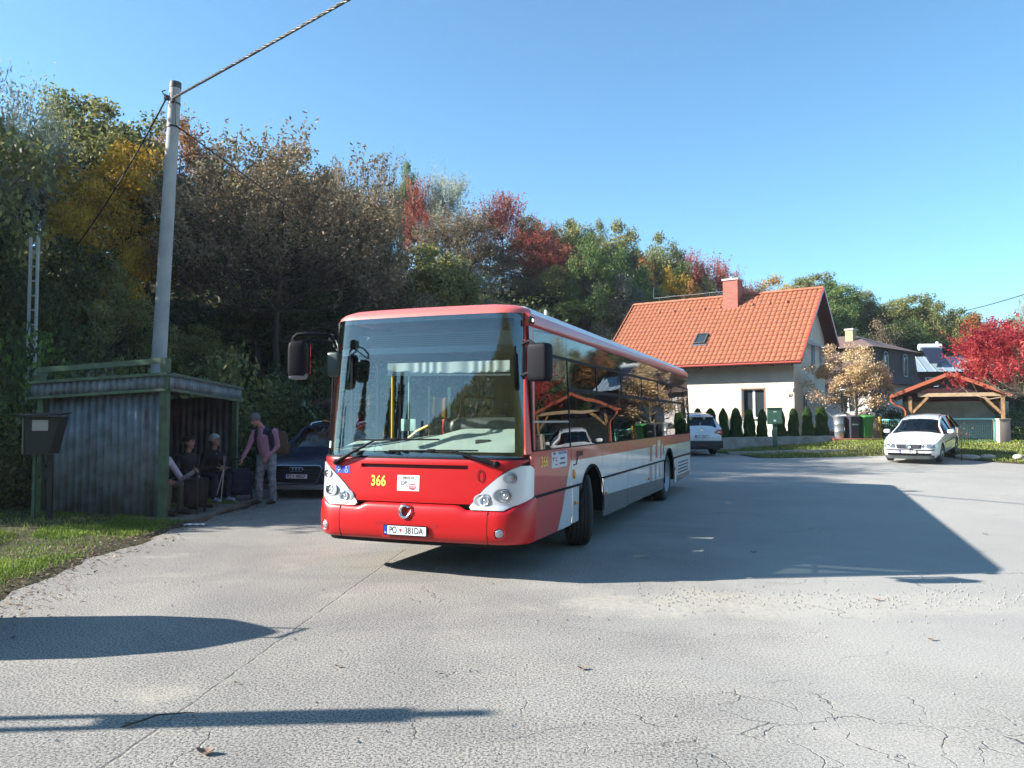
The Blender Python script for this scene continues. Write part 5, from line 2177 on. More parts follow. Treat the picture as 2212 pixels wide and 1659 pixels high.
b.cyl((-4.2, 3.9, 8.6), (-4.2, 3.9, 9.5), .012, n=5, mi=2)
b.build('chimney', [brick, mat('cap_concrete', (.5, .49, .46), .8), mat('galvanised', (.35, .37, .38), .4, metal=.7)], hs, smooth=None)
# skylight
M = Euler((ang, 0, 0)).to_matrix()
c = Vector((-5.40, 1.50, rz_(1.50) + .07))
b = MB()
for (x, y, a_, d_) in ((0, .38, .62, .07), (0, -.38, .62, .07), (-.275, 0, .07, .70), (.275, 0, .07, .70)):
    b.box(c + M @ Vector((x, y, .03)), (a_, d_, .10), rot=M)
sk = b.build('skylight', mat('skylight_grey', (.12, .12, .13), .4, metal=.5), hs, smooth=None)
b = MB()
b.box(c + M @ Vector((0, 0, .03)), (.48, .68, .02), rot=M)
b.build('pane', MATS['house_glass'], sk, smooth=None)
b = MB()
b.box(c + M @ Vector((.02, -.5, -.01)), (.85, .12, .03), rot=M)
b.build('flashing', mat('lead_flashing', (.10, .10, .11), .6), sk, smooth=None)
for i in range(9):
    b = MB()
    x = -1.61 - i * .88
    if abs(x + 4.54) < .5:
        continue
    b.lathe((x, 3.55, rz_(3.55) + .04), (0, -math.sin(ang), math.cos(ang)), [(0, .10), (.06, .085), (.10, .04), (.11, .001)], 10, cap=False)
    b.build('vent_tile', tile, hs, smooth=60)
b = MB()
b.tube([(x, RT, RZ0 + .34 + .01 * math.sin(x * 3)) for x in np.linspace(-9.3, -4.95, 12)], .012, 5)
for x in (-9.0, -7.5, -6.0, -5.0):
    b.cyl((x, RT, RZ0), (x, RT, RZ0 + .34), .010, n=5)
b.tube([(x, RT, RZ0 + .22 + .01 * math.sin(x * 3)) for x in np.linspace(-3.6, -.9, 8)], .010, 5)
for x in (-3.6, -2.2, -.9):
    b.cyl((x, RT, RZ0), (x, RT, RZ0 + .22), .010, n=5)
b.cyl((-9.35, RT, RZ0 + .3), (-9.35, RT, RZ0 + .95), .012, n=5)
b.build('lightning_wire', MATS['galvanised'], hs)
b = MB()
b.box((-.73, .885, 2.53), (.25, .02, .17), 0)
b.box((-.73, .873, 2.53), (.21, .006, .13), 1)
sg_ = b.build('house_sign', [black, plate_w], hs, smooth=None)
text('lettering', '2/A', .11, (-.73, .868, 2.53), (math.pi / 2, 0, 0), black, sg_, .001, 1)
text('house_number', '87', .20, (-.74, .893, 2.26), (math.pi / 2, 0, 0), mat('number_grey', (.06, .06, .06), .5), hs, .008, 1, bold=.004)

# low garden wall
gw = MB()
d_ = (WALL_B - WALL_A)
n_ = Vector((-d_.y, d_.x, 0)).normalized()
Pa, Pb = [], []
for i in range(41):
    p = WALL_A + d_ * i / 40
    g0 = T(p.x, p.y)
    ztop = .83 + .08 * i / 40 + .008 * math.sin(i * 1.7)
    Pa.append([(p.x, p.y, g0 - .2), (p.x, p.y, ztop), (p.x + n_.x * .28, p.y + n_.y * .28, ztop), (p.x + n_.x * .28, p.y + n_.y * .28, g0 - .2)])
gw.grid(Pa, closed=True)
o = gw.build('low_garden_wall', mat('weathered_concrete', (.42, .41, .38), .9, var=.35, vscale=2.2, bump=.5, bscale=14), smooth=None)
tag(o, 'low weathered concrete garden wall in front of the thuja row', 'wall')
b = MB()
for i in range(7):
    p = at(1590 + i * 36, 979, 31.0)
    b.box((p.x, 31.0 + .05 * math.sin(i), T(p.x, 31) + .05), (.66, .25, .16), rot=(0, .02 * math.sin(i * 2), .03 * math.sin(i * 3)), ch=.02)
o = b.build('kerb_stones', mat('old_concrete', (.36, .33, .29), .95, var=.3, vscale=5, bump=.6, bscale=20))
tag(o, 'row of old concrete kerb stones lying in the grass verge', 'kerb')

# electricity box on a post
p = at(1673.5, 915, 33.2)
eb = empty('meter_cabinet', (p.x, 33.2, T(p.x, 33.2)), -.25, 'dark green metal meter cabinet on a post in front of the thujas', 'cabinet')
gbox = mat('dark_green_metal', (.035, .10, .065), .5, coat=.2)
b = MB()
b.box((0, 0, 1.36), (.60, .26, .66), ch=.01)
b.box((0, -.01, 1.71), (.66, .32, .04), ch=.008)
cb = b.build('cabinet_box', gbox, eb)
b = MB()
b.box((0, -.135, 1.36), (.54, .01, .58))
b.build('door', gbox, cb, smooth=None)
b = MB()
b.box((-.03, -.143, 1.55), (.05, .004, .035))
b.box((.04, -.143, 1.55), (.05, .004, .035))
b.build('label_plate', plate_w, cb, smooth=None)
b = MB()
b.box((.0, -.143, 1.18), (.10, .004, .08))
b.build('warning_sticker', mat('sticker_pale', (.35, .5, .6), .5), cb, smooth=None)
b = MB()
b.box((0, 0, .5), (.18, .12, 1.1))
b.build('post', gbox, eb, smooth=None)

# dustbins on a brick slab
sl0, sl1 = at(1803, 962, 35.6), at(1886, 962, 35.6)
b = MB()
zb_ = T(sl0.x + .9, 35.6)
b.box(((sl0.x + sl1.x) / 2, 35.7, zb_ + .0), (sl1.x - sl0.x + .3, .9, .20), ch=.02)
o = b.build('bin_plinth', brick_mat('plinth_brick', (.42, .14, .08), (.36, .11, .07), (.3, .16, .12)))
tag(o, 'low brick slab carrying the three dustbins', 'slab')
zb_ += .10


def wheelie(px, col, name, lab, txt=None):
    p = at(px, 950, 35.6)
    o = empty(name, (p.x, 35.65, zb_), .12, lab, 'dustbin', 'dustbins on the brick slab')
    m_ = mat('bin_' + name + str(px), col, .45)
    b = MB()
    P = []
    for z, w_, d2 in ((0, .40, .42), (.06, .42, .46), (.85, .50, .60), (.90, .53, .63), (.94, .53, .63)):
        P.append([(x * w_ / 2, y * d2 / 2, z) for x, y in ((-1, -.85), (-.85, -1), (.85, -1), (1, -.85), (1, .85), (.85, 1), (-.85, 1), (-1, .85))])
    b.grid(P, closed=True)
    b.add(P[0], [tuple(range(8))])
    b.build('bin_body', m_, o, smooth=30)
    b = MB()
    P = []
    for z, w_, d2 in ((.94, .55, .68), (.97, .56, .70), (1.02, .50, .60), (1.045, .30, .36), (1.05, .02, .02)):
        P.append([(x * w_ / 2, y * d2 / 2 - .02, z) for x, y in ((-1, -.85), (-.85, -1), (.85, -1), (1, -.85), (1, .85), (.85, 1), (-.85, 1), (-1, .85))])
    b.grid(P, closed=True)
    b.build('lid', m_, o, smooth=40)
    for sx in (-1, 1):
        b = MB()
        b.cyl((sx * .17, .26, .1), (sx * .23, .26, .1), .10, n=16)
        b.build('wheel', rubber, o)
    if txt:
        text('lettering', txt, .10, (0, -.292, .62), (math.pi / 2 + .05, 0, 0), plate_w, o, .002, 1, bold=.003)
    return o


wheelie(1842, (.055, .058, .075), 'wheelie_bin', 'dark grey wheeled bin with white lettering, middle of the three bins', 'MIRKA')
wheelie(1871, (.05, .26, .06), 'wheelie_bin', 'bright green wheeled bin, right of the dark grey one')
p = at(1814, 950, 35.6)
o = empty('metal_dustbin', (p.x, 35.65, zb_), 0, 'round galvanised metal dustbin, left of the dark grey wheeled bin', 'dustbin', 'dustbins on the brick slab')
galv = mat('zinc', (.52, .55, .58), .35, metal=.75, var=.15, vscale=8)
b = MB()
b.lathe((0, 0, 0), (0, 0, 1), [(0, .20), (.02, .21), (.3, .215), (.32, .225), (.34, .218), (.62, .225), (.64, .235), (.66, .228), (.93, .235), (.95, .245)], 28)
b.build('bin_body', galv, o, smooth=40)
b = MB()
b.lathe((0, 0, .95), (0, 0, 1), [(0, .255), (.03, .255), (.07, .20), (.09, .05), (.092, .001)], 28, cap=False)
b.tube([(-.06, 0, 1.03), (-.05, 0, 1.07), (.05, 0, 1.07), (.06, 0, 1.03)], .008, 5)
b.build('lid', galv, o, smooth=40)
b = MB()
for sx in (-1, 1):
    b.tube([(sx * .23, -.05, .78), (sx * .28, -.05, .76), (sx * .28, .05, .76), (sx * .23, .05, .78)], .008, 5)
b.build('handle', galv, o)

# gate pillars, fence, gate
pink = mat('pillar_render', (.42, .32, .27), .9, bump=.3, bscale=40)


def pillar(px, Y, w_, zt, lab, lamp):
    p = at(px, 960, Y)
    z0 = T(p.x, Y)
    o = empty('gate_pillar', (p.x, Y, z0), 0, lab, 'pillar', 'rendered gate pillars')
    b = MB()
    b.box((0, 0, (zt - z0) / 2 - .1), (w_, .45, zt - z0 + .2), ch=.01)
    b.build('shaft', pink, o)
    b = MB()
    b.box((0, 0, zt - z0 + .03), (w_ + .06, .51, .06), ch=.01)
    b.build('cap', mat('cap_grey', (.40, .36, .33), .8), o)
    if lamp:
        b = MB()
        b.lathe((0, 0, zt - z0 + .06), (0, 0, 1), [(0, .06), (.04, .08), (.06, .13), (.20, .15), (.26, .14), (.28, .05), (.29, .001)], 20, cap=False)
        b.build('lamp_globe', mat('opal_glass', (.85, .85, .82), .3), o, smooth=60)
    return o


pillar(1885, 36.3, .55, 1.62, 'pinkish rendered pillar with a white globe lamp, right of the green bin', True)
pillar(2165, 33.0, .46, 1.63, 'pinkish rendered pillar at the right end of the turquoise gate', False)
turq = mat('turquoise_paint', (.16, .50, .50), .45)
gridm = mat('fence_wire', (.12, .30, .28), .5)


def mesh_gate(name, x0, x1, Y0, Y1, z0, z1, lab, cat, dx=.09):
    o = empty(name, ((x0 + x1) / 2, (Y0 + Y1) / 2, z0), math.atan2(Y1 - Y0, x1 - x0), lab, cat)
    L = math.hypot(x1 - x0, Y1 - Y0)
    H_ = z1 - z0
    b = MB()
    for z in (.03, H_ - .03):
        b.box((0, 0, z), (L, .05, .06))
    for x in (-L / 2 + .03, L / 2 - .03):
        b.box((x, 0, H_ / 2), (.06, .045, H_ - .1))
    b.build('frame', turq, o, smooth=None)
    b = MB()
    k = int(L / dx)
    for i in range(1, k):
        b.box((-L / 2 + L * i / k, 0, H_ / 2), (.010, .008, H_ - .1))
    for j in range(1, int(H_ / .1)):
        b.box((0, .006, j * .1), (L - .1, .008, .010))
    b.build('wire_mesh', gridm, o, smooth=None)
    return o


p0, p1 = at(2040, 962, 33), at(2155, 962, 33)
mesh_gate('garden_gate', p0.x, p1.x - .03, 33.05, 33.05, .56, 1.70, 'turquoise framed wire mesh gate in front of the carport', 'gate')
p0, p1 = at(1902, 960, 36), at(1950, 960, 35)
mesh_gate('garden_fence', p0.x, p1.x, 36.1, 35.2, .55, 1.66, 'turquoise framed mesh fence panel left of the white estate car', 'fence')
p = at(1893, 940, 36)
o = empty('gas_post', (p.x + .18, 36.0, T(p.x, 36)), 0, 'narrow yellow gas post beside the lamp pillar', 'post')
b = MB()
b.box((0, 0, .5), (.09, .09, 1.0), ch=.01)
b.build('post', mat('ochre_yellow', (.55, .33, .05), .6), o)
b = MB()
b.box((0, 0, 1.03), (.12, .12, .06), ch=.01)
b.build('cap', mat('ochre_yellow', None), o)

# carport
cp = empty('carport', (19.05, 34.1, .55), -R(28), 'open timber carport with shallow orange gable roof behind the white estate car', 'carport')
HW, ZE, ZA = 2.28, 2.10, 3.05
wood_m = mat('honey_timber', (.33, .19, .085), .6, var=.45, vscale=6)
b = MB()
DZ = math.atan((ZA - ZE) / HW)
Lr = math.hypot(HW, ZA - ZE)
for sx in (-1, 1):
    rows_ = []
    nn = 64
    for y in np.linspace(-.25, 6.2, 20):
        row = []
        for i in range(nn + 1):
            t = i / nn
            row.append((sx * HW * (1 - t), y + 0, ZE + (ZA - ZE) * t + .06 + .012 * math.sin(t * 60)))
        rows_.append(row)
    low = [[(p_[0], p_[1], p_[2] - .10) for p_ in r_] for r_ in rows_]
    b.slab(rows_, low)
b.build('roof', mat('orange_metal', (.36, .11, .05), .5), cp, smooth=40)
b = MB()
for sx in (-1, 1):
    b.box((sx * HW / 2, -.27, (ZE + ZA) / 2 + .03), (Lr + .03, .04, .15), rot=(0, sx * DZ, 0))
b.build('verge_board', mat('orange_trim', (.38, .10, .05), .5), cp, smooth=None)
b = MB()
b.box((.55, .02, 2.17), (3.6, .14, .16))
b.build('tie_beam', mat('pale_timber', (.42, .30, .18), .6, var=.3, vscale=7), cp, smooth=None)
for sx, x in ((-1, -1.55), (1, 1.95)):
    for y in (.02, 3.2):
        b = MB()
        b.box((x, y, 1.03 + .05), (.14, .14, 2.1))
        b.build('post', wood_m, cp, smooth=None)
        b = MB()
        b.box((x - sx * .38, y - .001, 1.72), (.95, .10, .11), rot=(0, sx * R(48), 0))
        b.build('brace', wood_m, cp, smooth=None)
b = MB()
b.tube([(-HW - .03, y, ZE - .0) for y in (-.3, 3, 6.2)], .06, 8)
b.tube([(-HW - .03, -.2, ZE - .03), (-HW - .03, -.2, ZE - .18), (-HW + .12, -.18, ZE - .34), (-HW + .46, -.15, ZE - .50), (-HW + .55, -.15, ZE - .65), (-HW + .56, -.15, .0)], .045, 8)
b.build('downpipe', MATS['orange_trim'], cp, smooth=60)
b = MB()
b.box((.3, 3.3, .95), (4.2, .12, 1.95))
b.box((-1.9, 4.6, 1.1), (.1, 2.5, 2.3))
b.build('back_wall', mat('shed_grey', (.62, .66, .64), .8, var=.2, vscale=3), cp, smooth=None)
b = MB()
b.box((.2, 3.2, 2.15), (4.2, .1, .42))
b.build('back_fascia', maroon, cp, smooth=None)
b = MB()
b.box((-1.4, 5.3, .9), (.7, .5, 1.6), ch=.03)
b.box((-.7, 5.5, .5), (.5, .4, .9), ch=.03)
b.build('stored_boards', mat('stored_white', (.5, .5, .48), .7), cp)

# brown mansard house
bh = empty('mansard_house', (22.1, 48.0, .9), math.atan2(4.7, 5.2), 'house with brown shingled mansard storey and arched windows behind the tan tree', 'house')
shing = mat('brown_shingle', (.075, .045, .042), .75, bump=.4, bscale=12, var=.25, vscale=5)
pale = mat('pinkish_render', (.55, .50, .47), .9)
Wd, Dp = 7.0, 9.0
b = MB()
b.box((Wd / 2, Dp / 2, 1.3), (Wd - .4, Dp - .4, 3.4))
b.build('wall', pale, bh, smooth=None)
b = MB()
lo, hi = 3.0, 5.2
A_ = [(-.35, -.35, lo), (Wd + .35, -.35, lo), (Wd + .35, Dp + .35, lo), (-.35, Dp + .35, lo)]
A2 = [(-.02, -.02, lo + .6), (Wd + .02, -.02, lo + .6), (Wd + .02, Dp + .02, lo + .6), (-.02, Dp + .02, lo + .6)]
B_ = [(.12, .12, hi), (Wd - .12, .12, hi), (Wd - .12, Dp - .12, hi), (.12, Dp - .12, hi)]
b.grid([A_, A2, B_], closed=True)
b.add(A_, [(0, 1, 2, 3)])
b.build('mansard', shing, bh, smooth=None)
b = MB()
e = [(-.25, -.25, hi), (Wd + .25, -.25, hi), (Wd + .25, Dp + .25, hi), (-.25, Dp + .25, hi)]
r0, r1 = (Wd / 2, 2.6, hi + 1.15), (Wd / 2, Dp - 2.6, hi + 1.15)
b.add(e + [r0, r1], [(0, 1, 4), (1, 2, 5, 4), (2, 3, 5), (3, 0, 4, 5), (3, 2, 1, 0)])
b.build('roof', mat('brown_roof', (.16, .10, .085), .7, bump=.3, bscale=14), bh, smooth=None)
for x in (1.9, 4.9):
    w2 = window(bh, (x, -.02, 4.15), .62, 1.25, (0, -1, 0), 0, mat('pale_arch_frame', (.45, .46, .50), .5), depth=.12)
    b = MB()
    b.tube([(x + .30 * math.cos(t), -.03, 4.78 + .22 * math.sin(t)) for t in np.linspace(0, math.pi, 10)], .04, 6)
    b.build('arch_trim', MATS['pale_arch_frame'], w2, smooth=60)
for y, z, w_, h_ in ((1.6, 1.9, 1.1, 1.5), (3.6, 1.9, .8, 1.5)):
    window(bh, (.185, y, z), w_, h_, (-1, 0, 0), 1, whitef, depth=.1)
b = MB()
b.box((.02, 2.2, .95), (.5, 3.6, .14))
b.box((-.1, 2.2, .45), (.3, 1.2, .8))
b.build('balcony', whitef, bh, smooth=None)
b = MB()
b.tube([(-.3, .3, 5.1), (-.34, .5, 4.9), (-.3, .5, 4.5), (-.05, .5, 4.2), (-.05, .5, 3.2)], .07, 8)
b.build('downpipe', whitef, bh, smooth=60)
b = MB()
b.box((2.0, 2.2, 5.9), (.55, .5, 1.3), 0)
b.box((2.0, 2.2, 6.58), (.65, .6, .1), 1)
b.build('chimney', [brick_mat('pale_brick', (.55, .38, .20), (.48, .32, .18), (.4, .33, .25)), MATS['cap_concrete']], bh, smooth=None)

# tin-roofed house with a solar water heater
p = at(2040, 800, 58)
th = empty('tin_roof_house', (p.x, 58, 1.2), -.12, 'maroon house with pale blue tin roof carrying a solar water heater', 'house')
b = MB()
b.box((0, 2.5, 1.5), (5.2, 5, 5.2))
b.build('wall', mat('maroon_wall', (.12, .04, .035), .8), th, smooth=None)
b = MB()
tin = mat('blue_tin', (.36, .44, .50), .4, metal=.3)
b.add([(-3, -.4, 3.95), (3, -.4, 3.95), (2.4, 2.2, 5.25), (-2.4, 2.2, 5.25), (-3, 5, 3.95), (3, 5, 3.95)], [(0, 1, 2, 3), (3, 2, 5, 4), (0, 3, 4), (1, 5, 2), (0, 4, 5, 1)])
for i in range(9):
    x = -2.8 + i * .7
    b.tube([(x, -.4, 3.98), (x * .85, 2.2, 5.28)], .03, 4)
b.build('roof', tin, th, smooth=None)
b = MB()
b.box((-.3, .9, 5.25), (1.3, 1.9, .08), rot=(R(42), 0, 0))
so_ = b.build('solar_panel', mat('solar_dark', (.02, .025, .05), .15), th, smooth=None)
b = MB()
b.cyl((-1.1, 1.75, 5.95), (.5, 1.75, 5.95), .25, n=18)
b.cyl((.25, 1.75, 6.15), (.25, 1.75, 6.35), .12, n=12)
b.build('water_tank', mat('tank_white', (.8, .8, .8), .4), so_)
window(th, (-.9, -.02, 3.2), .9, .7, (0, -1, 0), 2, whitef)

# ================================================================ CARS
car_glass = glass_mat('car_glass', (.28, .33, .34), 1.6)


def car(name, loc, rz, pitch, L, W, H, col, lab, group=None, suv=False, detail='front'):
    """front at y=0 facing local -Y"""
    o = empty(name, loc, rz, lab, 'car', group)
    o.rotation_euler = (pitch, 0, rz)
    paint = mat(name + '_paint_' + str(int(loc[0] * 10)), col, .25, coat=.35 if max(col) < .1 else 1.0, spec=.3 if max(col) < .1 else .6)
    k = L / 4.67
    hz = H / 1.50
    zc = .04 if suv else 0
    belt = .93 * hz + zc
    #  y, zlow, zbelt, ztop, wlow, wbelt, wtop
    ST = [(.00, .30, .56, .60, .60, .58, .45), (.04, .26, .62, .655, .70, .68, .52), (.14, .22, .69, .72, .79, .77, .60), (.34, .19, .745, .79, .845, .825, .68), (.80, .19, .83, .885, .868, .855, .70),
          (1.22, .19, .895, .955, .870, .865, .71), (1.34, .19, .905, .985, .870, .866, .705), (1.70, .19, .915, 1.225, .870, .868, .640), (2.02, .19, .92, 1.395, .870, .868, .600), (2.10, .19, .922, 1.425, .870, .868, .592),
          (2.60, .19, .93, 1.475, .872, .87, .585), (3.20, .19, .935, 1.485, .872, .868, .58), (3.80, .19, .94, 1.465, .865, .86, .57), (4.22, .20, .95, 1.42, .85, .84, .55), (4.30, .21, .95, 1.385, .84, .83, .545), (4.52, .24, .945, 1.03, .80, .80, .62), (4.60, .28, .90, .95, .78, .77, .62), (4.67, .36, .80, .84, .70, .70, .60)]
    def zz(y, z, glassy):
        return z * hz + (zc if z > .5 else 0)
    secs = []
    for (y, zl, zb, zt, wl_, wb, wt) in ST:
        f = W / 1.745
        y *= k
        zl, zb, zt = zl * (1.15 if suv else 1), zz(y, zb, 0), zz(y, zt, 0)
        wl_, wb, wt = wl_ * f, wb * f, wt * f
        half = [(0, zl), (wl_ * .88, zl), (wl_ * .985, zl + .10), (wl_ * 1.0 + .004, (zl + zb) * .5), (wb * 1.0 + .004, zb - .12), (wb, zb), (wt, zt - .055), (wt * .62, zt - .008), (0, zt + .008)]
        secs.append([(x, y, z) for x, z in half] + [(-x, y, z) for x, z in half[-2:0:-1]])
    nS = len(secs[0])
    body, gl = MB(), MB()
    bf, gf = [], []
    WSI = (6, 7)       # windscreen spans stations 6..8
    for i in range(len(secs) - 1):
        for j in range(nS):
            q = (i * nS + j, i * nS + (j + 1) % nS, (i + 1) * nS + (j + 1) % nS, (i + 1) * nS + j)
            side_g = j in (5, nS - 6) and 6 <= i <= 13
            top_g = j in (6, 7, nS - 8, nS - 7) and (i in (6, 7) or i in (14,))
            if side_g or top_g:
                gf.append(q)
            else:
                bf.append(q)
    allv = [p for s_ in secs for p in s_]
    # closed shell for the arch cuts, glazing faces removed afterwards
    closed = bf + gf + [tuple(range(nS))[::-1], tuple((len(secs) - 1) * nS + j for j in range(nS))]
    body.add(allv, closed)
    body.m = [0] * len(bf) + [1] * len(gf) + [0, 0]
    me = body.mesh('body', 180)
    tmp = bpy.data.objects.new('tmp', me)
    COL.objects.link(tmp)
    me.materials.append(paint)
    me.materials.append(car_glass)
    me.materials.append(mat('arch_black', None))
    cut = MB()
    R_ = .355 * (1.08 if suv else 1)
    AX = (.87 * k, 3.57 * k)
    for y in AX:
        for sx in (-1, 1):
            cut.cyl((sx * (W / 2 - .30), y, .30), (sx * (W / 2 + .2), y, .30), R_, n=32)
    cme = cut.mesh('cut', None)
    cme.materials.append(mat('arch_black', None))
    co = bpy.data.objects.new('cut', cme)
    COL.objects.link(co)
    bo = tmp.modifiers.new('b', 'BOOLEAN')
    bo.operation = 'DIFFERENCE'
    bo.solver = 'EXACT'
    bo.material_mode = 'TRANSFER'
    bo.object = co
    bpy.context.view_layer.update()
    nm = bpy.data.meshes.new_from_object(tmp.evaluated_get(bpy.context.evaluated_depsgraph_get()))
    bpy.data.objects.remove(tmp)
    bpy.data.objects.remove(co)
    gidx = [i for i, m_ in enumerate(nm.materials) if m_ == car_glass][0]
    outs = []
    for want in (False, True):
        bm = bmesh.new()
        bm.from_mesh(nm)
        dele = [f for f in bm.faces if (f.material_index == gidx) != want]
        bmesh.ops.delete(bm, geom=dele, context='FACES')
        m2 = bpy.data.meshes.new('body' if not want else 'windows')
        bm.to_mesh(m2)
        bm.free()
        for q in nm.materials:
            m2.materials.append(q)
        m2.shade_smooth()
        m2.set_sharp_from_angle(angle=R(32))
        ob = bpy.data.objects.new('body' if not want else 'windows', m2)
        COL.objects.link(ob)
        ob.parent = o
        outs.append(ob)
    f = W / 1.745

    def P(y, j, sx=1):
        """point on section curve j at station y"""
        ys_ = [s_[0][1] for s_ in secs]
        return Vector([float(np.interp(y, ys_, [s_[j][c] for s_ in secs])) * (sx if c == 0 else 1) for c in range(3)])
    # pillars
    for sx in (-1, 1):
        b = MB()
        for yb, yt in ((2.42 * k, 2.50 * k), (3.30 * k, 3.36 * k), (4.28 * k, 4.18 * k)):
            b.tube([P(yb, 5, sx) + Vector((sx * .003, 0, 0)), P((yb + yt) / 2, 6, sx) * .5 + P((yb + yt) / 2, 5, sx) * .5 + Vector((sx * .004, 0, 0)), P(yt, 6, sx)], .028, 6)
        b.tube([P(1.34 * k, 5, sx) * .6 + P(1.34 * k, 6, sx) * .4, P(1.70 * k, 6, sx), P(2.04 * k, 6, sx)], .03, 6, mi=1)
        b.tube([P(y, 6, sx) for y in np.linspace(2.04 * k, 4.25 * k, 8)], .022, 6, mi=1)
        b.build('door_pillar', [mat('pillar_black', (.012, .012, .014), .3), paint], o, smooth=60)
        # rails
        b = MB()
        b.tube([P(y, 6, sx) + Vector((-sx * .05, 0, .03 if y in (2.3 * k, 4.1 * k) else .075)) for y in [2.3 * k, 2.4 * k, 3.2 * k, 4.0 * k, 4.1 * k]], .014, 6)
        b.build('roof_rail', blackp if not name.startswith('blue') else chrome, o, smooth=60)
        # mirror
        b = MB()
        c = P(1.62 * k, 5, sx)
        superbox(b, c + Vector((sx * .14, -.02, .07)), (.22, .13, .14), e=.6)
        b.tube([c + Vector((-sx * .01, 0, .0)), c + Vector((sx * .08, 0, .03))], .025, 6, mi=1)
        b.build('wing_mirror', [paint, blackp], o, smooth=60)
        # side moulding and door gaps
        b = MB()
        a_, b2 = (1.30 * k, 3.12 * k)
        b.tube([P(y, 3, sx) * .65 + P(y, 4, sx) * .35 + Vector((sx * .004, 0, 0)) for y in np.linspace(a_, b2, 8)], .016, 5)
        for y in (1.36 * k, 2.40 * k, 3.30 * k):
            b.tube([P(y, 2, sx), P(y, 3, sx) + Vector((sx * .001, 0, 0)), P(y, 4, sx) + Vector((sx * .001, 0, 0)), P(y, 5, sx)], .004, 4)
        b.build('side_trim', blackp, o)
        for y in (2.28 * k, 3.18 * k):
            b = MB()
            b.box(P(y, 4, sx) + Vector((sx * .012, 0, .03)), (.03, .16, .035), ch=.01)
            b.build('door_handle', paint, o)
    for y in AX:
        for sx in (-1, 1):
            b = MB()
            r_ = .315 * (1.06 if suv else 1)
            b.lathe((0, 0, 0), (1, 0, 0), [(-.09, .20), (-.095, r_ - .03), (-.075, r_), (.075, r_), (.095, r_ - .03), (.09, .20)], 32)
            ob = b.build('wheel', rubber, o, smooth=40)
            ob.location = (sx * (W / 2 - .115), y, r_ - .0)
            b = MB()
            b.lathe((0, 0, 0), (sx, 0, 0), [(.085, .21), (.096, .20), (.080, .185), (.082, .07), (.098, .05), (.100, .001)], 28, cap=False)
            for q in range(7):
                a2 = 6.283 * q / 7
                b.box((sx * .080, .125 * math.cos(a2), .125 * math.sin(a2)), (.02, .05, .10), rot=(a2 - math.pi / 2, 0, 0), mi=1)
            b.build('rim', [mat('alloy', (.5, .5, .52), .35, metal=.6), mat('rim_gap', (.03, .03, .03), .6)], ob, smooth=40)
    # cabin
    b = MB()
    b.box((0, 2.9 * k, .45 * hz), (W - .35, 2.9 * k, .45))
    b.box((0, 1.55 * k, .82 * hz), (W - .3, .35, .16), ch=.04)
    for sx in (-1, 1):
        b.box((sx * .38, 2.55 * k, .82 * hz), (.46, .16, .56), rot=(-.15, 0, 0), ch=.05)
        b.box((sx * .38, 2.62 * k, 1.17 * hz), (.26, .10, .17), ch=.04)
    b.box((0, 3.5 * k, .82 * hz), (1.2, .16, .5), rot=(-.15, 0, 0), ch=.05)
    b.build('cabin', mat('car_interior', (.03, .03, .035), .85), o)

    def nose(px_, z, off=.0):
        """front surface point at lateral px_, height z"""
        best = None
        for i in range(len(secs) - 1):
            for s_ in (0, 1):
                pass
        ys_ = [s_[0][1] for s_ in secs[:6]]
        wbs = [s_[4][0] for s_ in secs[:6]]
        y = float(np.interp(abs(px_), wbs, ys_)) if abs(px_) > wbs[0] else 0
        y0 = float(np.interp(z, [secs[0][5][2], secs[1][5][2], secs[2][5][2], secs[3][5][2]], [0, .04 * k, .14 * k, .34 * k])) if z > secs[0][5][2] else 0
        return Vector((px_, max(y, y0) - off, z))
    o['k'] = 0
    del o['k']
    return o, P, nose, paint, hz, k


def quadpatch(mb, pts, th, mi=0):
    """thin block from an outline facing -Y"""
    mb.prism(pts, lambda q, t: (q[0], q[1] + t, q[2]), -th, .03, mi)


def ground_pose(x, y, rz, L):
    d = Vector((-math.sin(rz), math.cos(rz), 0))
    z0, z1 = T(x + d.x * .87, y + d.y * .87) + .0, T(x + d.x * 3.57, y + d.y * 3.57)
    pt = math.atan2(z1 - z0, 2.7)
    return z0 - .87 * math.tan(pt), pt


# white estate car, three-quarter front
rz = -math.atan2(.62, .785)
fx, fy = 13.25, 26.25
z0, pt = ground_pose(fx, fy, rz, 4.67)
o, P, nose, paint, hz, k = car('white_estate_car', (fx, fy, z0 + .03), rz, pt, 4.67, 1.745, 1.48, (.66, .67, .68), 'white estate car parked on the grass edge in front of the turquoise gate')
b = MB()
for i in range(5):
    quadpatch(b, [(-.34, .005 - .045 + .0, .545 + i * .022), (.34, -.04, .545 + i * .022), (.34, -.04, .556 + i * .022), (-.34, -.04, .556 + i * .022)], .004, 1)
quadpatch(b, [(-.36, -.03, .535), (.36, -.03, .535), (.385, -.005, .66), (-.385, -.005, .66)], .0)
b.build('grille', [black, mat('grille_grey', (.09, .09, .10), .4)], o, smooth=None)
b = MB()
b.lathe((0, -.05, .60), (0, -1, .2), [(0, .075), (.01, .075), (.012, .06), (.006, .055)], 20, cap=True)
b.build('badge', chrome, o, smooth=60)
